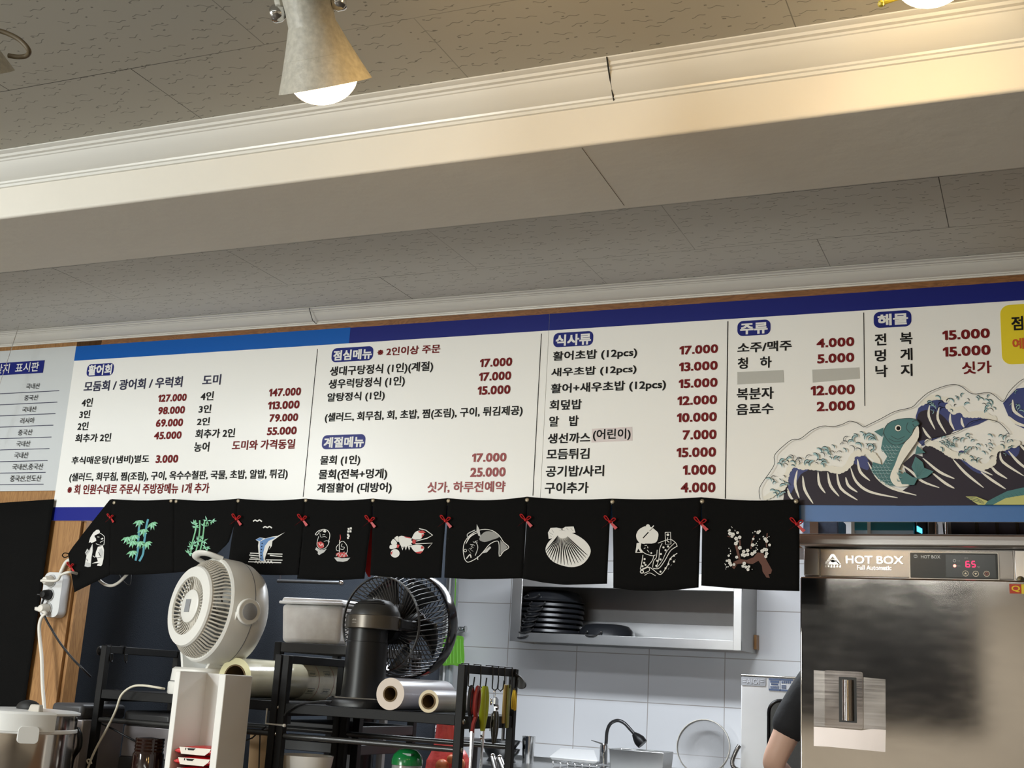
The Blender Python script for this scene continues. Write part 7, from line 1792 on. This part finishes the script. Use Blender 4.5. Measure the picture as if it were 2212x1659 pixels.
# basin, sieve, cup, bowls, tray
t = thing('steel_basin', 'rectangular steel basin standing by the faucet', 'basin', at(1370, 1659, 5.85)); yb_ = 5.82
A, B = at(1314, 1659, yb_), at(1434, 1624, yb_)
zt_ = at(1370, 1621, yb_).z
def openbox(b, x0, x1, y0, y1, z0, z1, w=0.006, taper=0.008):
    o = [(x0 + taper, y0 + taper, z0), (x1 - taper, y0 + taper, z0), (x1 - taper, y1 - taper, z0), (x0 + taper, y1 - taper, z0), (x0, y0, z1), (x1, y0, z1), (x1, y1, z1), (x0, y1, z1)]
    i_ = [(x0 + taper + w, y0 + taper + w, z0 + w), (x1 - taper - w, y0 + taper + w, z0 + w), (x1 - taper - w, y1 - taper - w, z0 + w), (x0 + taper + w, y1 - taper - w, z0 + w), (x0 + w, y0 + w, z1), (x1 - w, y0 + w, z1), (x1 - w, y1 - w, z1), (x0 + w, y1 - w, z1)]
    b.add(o, [(3, 2, 1, 0), (0, 1, 5, 4), (1, 2, 6, 5), (2, 3, 7, 6), (3, 0, 4, 7)])
    b.add(i_, [(0, 1, 2, 3), (4, 5, 1, 0), (5, 6, 2, 1), (6, 7, 3, 2), (7, 4, 0, 3)])
    b.add(o[4:] + i_[4:], [(0, 1, 5, 4), (1, 2, 6, 5), (2, 3, 7, 6), (3, 0, 4, 7)])
b = MB(); openbox(b, A.x, B.x, yb_, yb_ + 0.17, zsk + 0.001, zt_); b.build('basin', M_shelf, t, bevel=0.006, bseg=3)
t = thing('sieve', 'large round fine mesh sieve leaning on the wall beside the steel cabinet', 'sieve', at(1519, 1659, 6.1)); c_ = at(1519, 1634, 6.1); rs_ = at(1577, 1634, 6.1).x - c_.x
c_.z = max(c_.z, zsk + rs_ * 1.02 + 0.001); sax = Vector((0, -0.97, 0.22))
b = MB(); b.lathe([(rs_, 0.012), (rs_ * 1.015, 0.0), (rs_, -0.012), (rs_ * 0.975, -0.012), (rs_ * 0.975, 0.012), (rs_, 0.012)], c_, sax, 56); b.build('rim', mat('sieve_rim', (0.30, 0.28, 0.24), 0.3, 0.9), t)
def mesh_mat():
    m, n, b_ = nt('wire_mesh')
    b_.inputs['Base Color'].default_value = (0.27, 0.265, 0.265, 1); b_.inputs['Metallic'].default_value = 0.2; b_.inputs['Roughness'].default_value = 0.4
    b_.inputs['Alpha'].default_value = 0.5
    return m
b = MB(); b.lathe([(rs_ * 0.975, 0.0), (rs_ * 0.7, -0.012), (rs_ * 0.35, -0.02), (0, -0.022)], c_, sax, 48); b.build('mesh', mesh_mat(), t)
t = thing('steel_cup', 'tall polished steel cup beside the black bowls on the sink counter', 'cup', at(1140, 1648, 5.95)); c_ = at(1140, 1645, 5.95); rc_ = at(1154, 1640, 5.95).x - c_.x; zc_2 = at(1140, 1590, 5.95).z
b = MB(); b.lathe([(0, zsk + 0.0005), (rc_ * 0.82, zsk + 0.0005), (rc_, zc_2), (rc_ * 0.95, zc_2), (rc_ * 0.8, zsk + 0.01), (0, zsk + 0.01)], (c_.x, 5.95, 0), (0, 0, 1), 28); b.build('cup', M_chrome, t)
M_bb = mat('black_melamine', (0.010, 0.010, 0.011), 0.25)
zk_ = zsk + 0.0005
cy_ = 5.9
c_ = at(1084, 1620, cy_); rb1 = at(1121, 1620, cy_).x - c_.x
zA, zB = at(1084, 1637, cy_).z, at(1084, 1619, cy_).z; zC_ = at(1084, 1598, cy_).z
nb_lo = zA
t = thing('black_rack_stand', 'low dark stand under the two black bowls', 'stand', (c_.x, cy_, zk_)); b = MB(); b.lathe([(rb1 * 0.8, zk_), (rb1 * 0.7, nb_lo - 0.001), (0, nb_lo - 0.001)], (c_.x, cy_, 0), (0, 0, 1), 30); b.build('stand', M_bb, t)
for k, (z0_, z1_) in enumerate(((zA, zB + 0.006), (zB + 0.0065, zC_))):
    t = thing('black_bowl', ('lower black bowl of the pair behind the rear rack post', 'upper black bowl of the pair behind the rear rack post')[k], 'bowl', (c_.x, cy_, z0_), 'black bowls on the sink counter')
    b = MB(); b.lathe([(0, z0_), (rb1 * 0.72, z0_), (rb1 * 0.93, z0_ + (z1_ - z0_) * 0.6), (rb1, z1_), (rb1 * 0.95, z1_), (rb1 * 0.7, z0_ + 0.008), (0, z0_ + 0.008)], (c_.x, cy_, 0), (0, 0, 1), 36); b.build('bowl', M_bb, t)
t = thing('white_tray', 'white rectangular tray tilted on a wire rack left of the faucet', 'tray', at(1240, 1645, 5.8))
q = [at(1185, 1634, 5.72), at(1293, 1644, 5.72), at(1285, 1620, 5.93), at(1210, 1615, 5.93)]
up = Vector((0, 0, -0.018))
b = MB(); inn = [q[0].lerp(q[2], 0.12) + Vector((0, 0, 0.004)), q[1].lerp(q[3], 0.12) + Vector((0, 0, 0.004)), q[2].lerp(q[0], 0.08) + Vector((0, 0, 0.004)), q[3].lerp(q[1], 0.08) + Vector((0, 0, 0.004))]
b.hexa([v + up + (sum(q, Vector()) / 4 - v) * 0.12 for v in q] + q); b.build('tray', M_white, t, bevel=0.006, bseg=3)
t = thing('wire_dish_rack', 'low wire dish rack under the white tray with round wire ends', 'dish rack', at(1240, 1655, 5.8))
b = MB(); zr0 = zsk + 0.004
x0_, x1_ = at(1195, 1650, 5.74).x, at(1290, 1650, 5.74).x
zw = at(1240, 1652, 5.72).z
b.tube([(x0_, 5.74, zr0), (x1_, 5.74, zr0), (x1_, 5.95, zr0), (x0_, 5.95, zr0)], 0.003, 6, close=True)
b.tube([(x0_, 5.74, zw), (x1_, 5.74, zw), (x1_, 5.95, zw), (x0_, 5.95, zw)], 0.003, 6, close=True)
for k in range(7):
    x_ = x0_ + (x1_ - x0_) * k / 6; b.tube([(x_, 5.74, zr0), (x_, 5.735, zw), (x_, 5.735, zw + 0.006)], 0.0025, 6); b.ball((x_, 5.735, zw + 0.006), 0.0055, 8)
    b.tube([(x_, 5.74, zw), (x_, 5.95, zw)], 0.002, 6)
b.build('wire', M_chrome, t)
# knives / handles behind the rack
M_kn = mat('steel_handle', (0.35, 0.34, 0.33), 0.2, 0.9)
for k, (x0p, y0p, x1p, y1p) in enumerate(((1064, 1634, 1080, 1700), (1079, 1637, 1103, 1700))):
    p0_, p1_ = at(x0p, y0p, 3.5), at(x1p, y1p, 3.42)
    t = thing('kitchen_utensil', ('steel utensil handle pointing up left behind the rack hooks', 'steel utensil handle pointing up right behind the rack hooks')[k], 'utensil', p1_, 'steel utensils behind the rack')
    b = MB(); b.tube([p0_, p0_.lerp(p1_, 0.25), p1_], [0.009, 0.0105, 0.0085], 12, flat=0.7); b.build('handle', M_kn, t)
    b = MB(); b.ball(p0_, 0.0092, 10); b.build('end_cap', M_chrome, t)
p_ = at(1090, 1720, 3.44)
t = thing('utensil_crock', 'dark crock holding the steel utensils behind the rack', 'crock', (p_.x, 3.44, 0.88))
b = MB(); zt_ = at(1090, 1690, 3.44).z; b.lathe([(0, 0.951), (0.05, 0.951), (0.055, zt_), (0.049, zt_), (0.045, 0.96), (0, 0.96)], (p_.x, 3.44, 0), (0, 0, 1), 24); b.build('crock', M_blackp, t)
t = thing('side_table', 'dark side table in the kitchen under the utensil crock', 'table', (p_.x, 3.45, 0))
b = MB(); b.box(p_.x - 0.09, p_.x + 0.12, 3.37, 3.54, 0.92, 0.95); b.build('tabletop', M_greyp, t)
b = MB(); b.box(p_.x - 0.02, p_.x + 0.05, 3.42, 3.49, 0.001, 0.92); b.build('leg', M_greyp, t)

# ------------------------------------------------------------------ steel kitchen machine with labels, black tray, person
yg = 5.15
x0, x1 = at(1600, 1550, yg).x, at(1752, 1550, yg).x; zg = at(1660, 1463, yg).z
M_gs = steel_mat('machine_front', (0.80, 0.80, 0.79), 0.5, stretch=(1, 1, 40), smear=0.08); M_gs.node_tree.nodes['Principled BSDF'].inputs['Metallic'].default_value = 0.45
t = thing('steel_machine', 'upright stainless kitchen machine with a label plate behind the person', 'machine', ((x0 + x1) / 2, yg, 0))
b = MB(); b.box(x0, x1 + 0.18, yg, yg + 0.5, 0.001, zg); b.build('body', M_gs, t, bevel=0.004)
b = MB(); b.box(x0 - 0.001, x1 + 0.181, yg - 0.004, yg + 0.5, zg + 0.0005, zg + 0.007); b.build('top_edge', M_chrome, t, bevel=0.002)
CI = crop(1550, 1359, 400)
A, B = at(*CI(282, 668), yg), at(*CI(578, 578), yg)
b = MB(); b.prism([(x, yg - 0.002, z) for x, z in rrect(A.x, B.x, A.z, B.z, 0.006)], (0, 0.0021, 0)); pl = b.build('name_plate', mat('plate_grey', (0.42, 0.43, 0.45), 0.4), t, smooth=False)
b = MB(); A2, B2 = at(*CI(350, 650), yg), at(*CI(500, 598), yg); A2.y = B2.y = yg - 0.003; put_text(b, 'AIOI', A2, B2, 0.02)
for sx in (300, 512):
    for sy in (610, 632):
        p, q_ = at(*CI(sx, sy), yg - 0.003), at(*CI(sx + 42, sy - 8), yg - 0.003); b.box(p.x, q_.x, yg - 0.003, yg - 0.0022, p.z, q_.z)
b.build('plate_lettering', mat('plate_ink', (0.62, 0.63, 0.66), 0.4), pl, smooth=False, weld=False)
A, B = at(*CI(612, 730), yg), at(*CI(900, 600), yg)
b = MB(); b.box(A.x, B.x, yg - 0.0015, yg + 0.0001, A.z, B.z); sk = b.build('paper_sticker', mat('sticker_white', (0.80, 0.81, 0.83), 0.5), t, smooth=False)
b = MB()
def kr(x0p, y0p, x1p, y1p):
    p, q_ = at(*CI(x0p, y1p), yg), at(*CI(x1p, y0p), yg); b.box(p.x, q_.x, yg - 0.0024, yg - 0.0016, p.z, q_.z)
kr(612, 600, 900, 606); kr(612, 726, 900, 732); kr(612, 600, 618, 730); kr(744, 600, 750, 740); kr(630, 618, 735, 640)
for k in range(7): kr(632 + k * 15, 680, 642 + k * 15, 712)
for k in range(3): kr(640, 652 + k * 6, 725, 655 + k * 6)
for k in range(5): kr(765 + k * 24, 622, 782 + k * 24, 648)
for k in range(4): kr(765, 670 + k * 12, 820, 674 + k * 12)
b.build('sticker_print', mat('sticker_ink', (0.12, 0.17, 0.30), 0.5), sk, smooth=False)
b = MB(); b.tube(spline([at(*CI(262, 1390), yg - 0.03), at(*CI(225, 1450), yg - 0.035), at(*CI(180, 1560), yg - 0.035), at(*CI(178, 1620), yg - 0.035), at(*CI(205, 1660), yg - 0.035), at(*CI(262, 1690), yg - 0.02)], 6), 0.009, 12); b.build('side_handle', M_kn, t)
t = thing('black_tray', 'black rounded serving tray standing upright between the machine and the person', 'tray', at(1690, 1640, 4.9)); yt_ = 4.85
A, B = at(1656, 1700, yt_), at(1775, 1515, yt_)
b = MB(); pts_ = rrect(A.x, B.x, A.z - 0.12, B.z, 0.05); b.prism([(x, yt_, z) for x, z in pts_], (0, 0.012, 0)); b.build('tray', M_bb, t, bevel=0.004)
b = MB(); pts_ = rrect(A.x + 0.006, B.x - 0.006, A.z - 0.114, B.z - 0.006, 0.046); b.tube([(x, yt_ - 0.003, z) for x, z in pts_], 0.006, 8, close=True); b.build('raised_edge', M_bb, t)
t = thing('serving_cart', 'dark serving cart behind the person, under the upright black tray', 'cart', (A.x + 0.1, yt_, 0)); zc4 = A.z - 0.121
b = MB(); b.box(A.x - 0.02, B.x + 0.25, yt_ - 0.12, yt_ + 0.16, zc4 - 0.03, zc4); b.build('top', M_greyp, t)
for x_ in (A.x, B.x + 0.23):
    for y_ in (yt_ - 0.1, yt_ + 0.14):
        b = MB(); b.cyl((x_, y_, 0.001), (x_, y_, zc4 - 0.03), 0.012, 8); b.build('leg', M_greyp, t)

# person behind the cabinet: standing, back half turned, left arm out
yp_ = 4.25
sh = at(1738, 1462, yp_); el = at(1668, 1650, yp_ - 0.02)
px_ = sh.x + 0.19
t = thing('person', 'person in a black short sleeved shirt half hidden behind the steel cabinet', 'person', (px_, yp_, 0))
def skin(name, nodes, edges, m, parent, sub=2):
    """nodes: list of (point, rx, ry)"""
    me = bpy.data.meshes.new(name)
    off = base_of(parent)
    me.from_pydata([tuple(Vector(p) - off) for p, *_ in nodes], edges, [])
    me.materials.append(m)
    o = bpy.data.objects.new(name, me); COL.objects.link(o); o.parent = parent
    k = o.modifiers.new('skin', 'SKIN'); k.use_smooth_shade = True
    lay = me.skin_vertices[0] if me.skin_vertices else None
    if lay is None:
        bm = bmesh.new(); bm.from_mesh(me); bm.verts.layers.skin.verify(); bm.to_mesh(me); bm.free(); lay = me.skin_vertices[0]
    for i, (p, rx, ry) in enumerate(nodes): lay.data[i].radius = (rx, ry)
    lay.data[0].use_root = True
    q = o.modifiers.new('smooth', 'SUBSURF'); q.levels = sub; q.render_levels = sub
    return o
M_skin = mat('skin', (0.66, 0.42, 0.31), 0.5, noise=0.05, nscale=12)
M_shirt = mat('black_shirt', (0.010, 0.010, 0.011), 0.85, bump=0.3, bscale=25)
M_trs = mat('dark_trousers', (0.018, 0.018, 0.022), 0.85)
def V(x, y, z): return (px_ + x, yp_ + y, z)
zsho = sh.z - 0.035
hand = Vector(el) + Vector((0.02, 0.25, -0.05)); shL = Vector((sh.x + 0.012, yp_, zsho))
wr = Vector(el) + Vector((0.015, 0.235, -0.06))
N = [(V(0, 0, 0.95), 0.15, 0.10), (V(0, 0, 1.15), 0.13, 0.095), (V(0, 0.0, zsho - 0.08), 0.165, 0.10), (V(0, 0.0, zsho + 0.03), 0.08, 0.07), (V(0, 0.01, zsho + 0.08), 0.055, 0.055), (V(0, 0.03, zsho + 0.14), 0.062, 0.07), (V(0, 0.035, zsho + 0.22), 0.078, 0.095), (V(0, 0.03, zsho + 0.29), 0.055, 0.07),
     (tuple(shL), 0.058, 0.058), (tuple(shL.lerp(Vector(el), 0.5)), 0.050, 0.050), (tuple(el), 0.041, 0.041), (tuple(Vector(el).lerp(wr, 0.45)), 0.039, 0.039), (tuple(wr), 0.026, 0.03), (tuple(wr + Vector((0.005, 0.07, -0.01))), 0.020, 0.040),
     (V(0.19, 0, zsho), 0.058, 0.058), (V(0.23, 0.0, zsho - 0.28), 0.043, 0.043), (V(0.15, 0.22, zsho - 0.36), 0.028, 0.03), (V(0.12, 0.29, zsho - 0.37), 0.02, 0.04),
     (V(-0.095, 0, 0.85), 0.085, 0.085), (V(-0.10, 0.0, 0.48), 0.058, 0.062), (V(-0.10, -0.01, 0.09), 0.040, 0.045), (V(0.095, 0, 0.85), 0.085, 0.085), (V(0.10, 0, 0.48), 0.058, 0.062), (V(0.10, -0.01, 0.09), 0.040, 0.045)]
E_ = [(0, 1), (1, 2), (2, 3), (3, 4), (4, 5), (5, 6), (6, 7), (2, 8), (8, 9), (9, 10), (10, 11), (11, 12), (12, 13), (2, 14), (14, 15), (15, 16), (16, 17), (0, 18), (18, 19), (19, 20), (0, 21), (21, 22), (22, 23)]
skin('body', N, E_, M_skin, t)
# fingers of both hands
def hand_fingers(w, d):
    d = Vector(d).normalized(); s = Vector((1, 0, 0)); base = Vector(w)
    for k in range(4):
        o = base + s * (-0.027 + 0.018 * k); L_ = (0.062, 0.072, 0.068, 0.054)[k]
        skin('finger', [(tuple(o - d * 0.012), 0.009, 0.009), (tuple(o + d * L_ * 0.45 + Vector((0, 0, -0.006))), 0.0085, 0.0085), (tuple(o + d * L_ * 0.75 + Vector((0, 0, -0.020))), 0.008, 0.008), (tuple(o + d * L_ * 0.88 + Vector((0, 0, -0.036))), 0.007, 0.007)], [(0, 1), (1, 2), (2, 3)], M_skin, t, 1)
    o = base - d * 0.055 + s * 0.030
    skin('thumb', [(tuple(o), 0.011, 0.011), (tuple(o + s * 0.014 + d * 0.028 + Vector((0, 0, -0.01))), 0.010, 0.010), (tuple(o + s * 0.014 + d * 0.055 + Vector((0, 0, -0.022))), 0.008, 0.008)], [(0, 1), (1, 2)], M_skin, t, 1)
hand_fingers(wr + Vector((0.005, 0.105, -0.015)), (0.05, 1, -0.12)); hand_fingers(V(0.11, 0.33, zsho - 0.375), (-0.1, 1, -0.1))
# shirt with sleeves ending above the elbow
sl = shL.lerp(Vector(el), 0.70)
SN = [(V(0, 0, 0.93), 0.168, 0.118), (V(0, 0, 1.15), 0.150, 0.112), (V(0, 0, zsho - 0.08), 0.182, 0.118), (V(0, 0, zsho + 0.035), 0.092, 0.080), (tuple(shL + Vector((0.0, 0, 0.0))), 0.072, 0.072), (tuple(shL.lerp(Vector(el), 0.35)), 0.068, 0.068), (tuple(sl), 0.070, 0.070), (V(0.19, 0, zsho), 0.072, 0.072), (V(0.222, 0, zsho - 0.20), 0.066, 0.066)]
skin('shirt', SN, [(0, 1), (1, 2), (2, 3), (2, 4), (4, 5), (5, 6), (2, 7), (7, 8)], M_shirt, t)
TN = [(V(0, 0, 0.97), 0.158, 0.108), (V(0, 0, 0.90), 0.15, 0.11), (V(-0.095, 0, 0.82), 0.097, 0.097), (V(-0.10, 0, 0.48), 0.072, 0.075), (V(-0.10, -0.01, 0.06), 0.062, 0.065), (V(0.095, 0, 0.82), 0.097, 0.097), (V(0.10, 0, 0.48), 0.072, 0.075), (V(0.10, -0.01, 0.06), 0.062, 0.065)]
skin('trousers', TN, [(0, 1), (1, 2), (2, 3), (3, 4), (1, 5), (5, 6), (6, 7)], M_trs, t)
for sx in (-0.10, 0.10):
    skin('shoe', [(V(sx, -0.03, 0.045), 0.045, 0.044), (V(sx, 0.06, 0.042), 0.045, 0.040), (V(sx, 0.17, 0.034), 0.040, 0.032)], [(0, 1), (1, 2)], M_rubber, t)
b = MB(); hc = Vector(V(0, 0.02, zsho + 0.235))
b.grid(lambda u, v: hc + Vector((0.086 * math.sin(math.pi * 0.62 * v) * math.cos(2 * math.pi * u), 0.102 * math.sin(math.pi * 0.62 * v) * math.sin(2 * math.pi * u) - 0.012, 0.108 * math.cos(math.pi * 0.62 * v))), 32, 14, cu=True); b.build('hair', mat('black_hair', (0.012, 0.010, 0.009), 0.5), t, solid=0.006)
b = MB(); fc = Vector(V(0, 0.03, zsho + 0.19))
b.tube([fc + Vector((0, 0.088, 0.012)), fc + Vector((0, 0.108, -0.006)), fc + Vector((0, 0.098, -0.014))], [0.008, 0.011, 0.009], 8); b.build('nose', M_skin, t)
for sx in (-1, 1):
    b = MB(); b.ball(fc + Vector((0.030 * sx, 0.084, 0.018)), 0.011, 10, sc=(1.2, 0.7, 0.8)); b.build('eye', M_white, t)
    b = MB(); b.ball(fc + Vector((0.079 * sx, -0.005, 0.0)), 0.022, 12, sc=(0.4, 0.8, 1.3)); b.build('ear', M_skin, t)
b = MB(); b.tube([fc + Vector((-0.022, 0.082, -0.040)), fc + Vector((0, 0.090, -0.040)), fc + Vector((0.022, 0.082, -0.040))], 0.006, 8, flat=0.7); b.build('mouth', mat('lips', (0.45, 0.16, 0.13), 0.5), t)
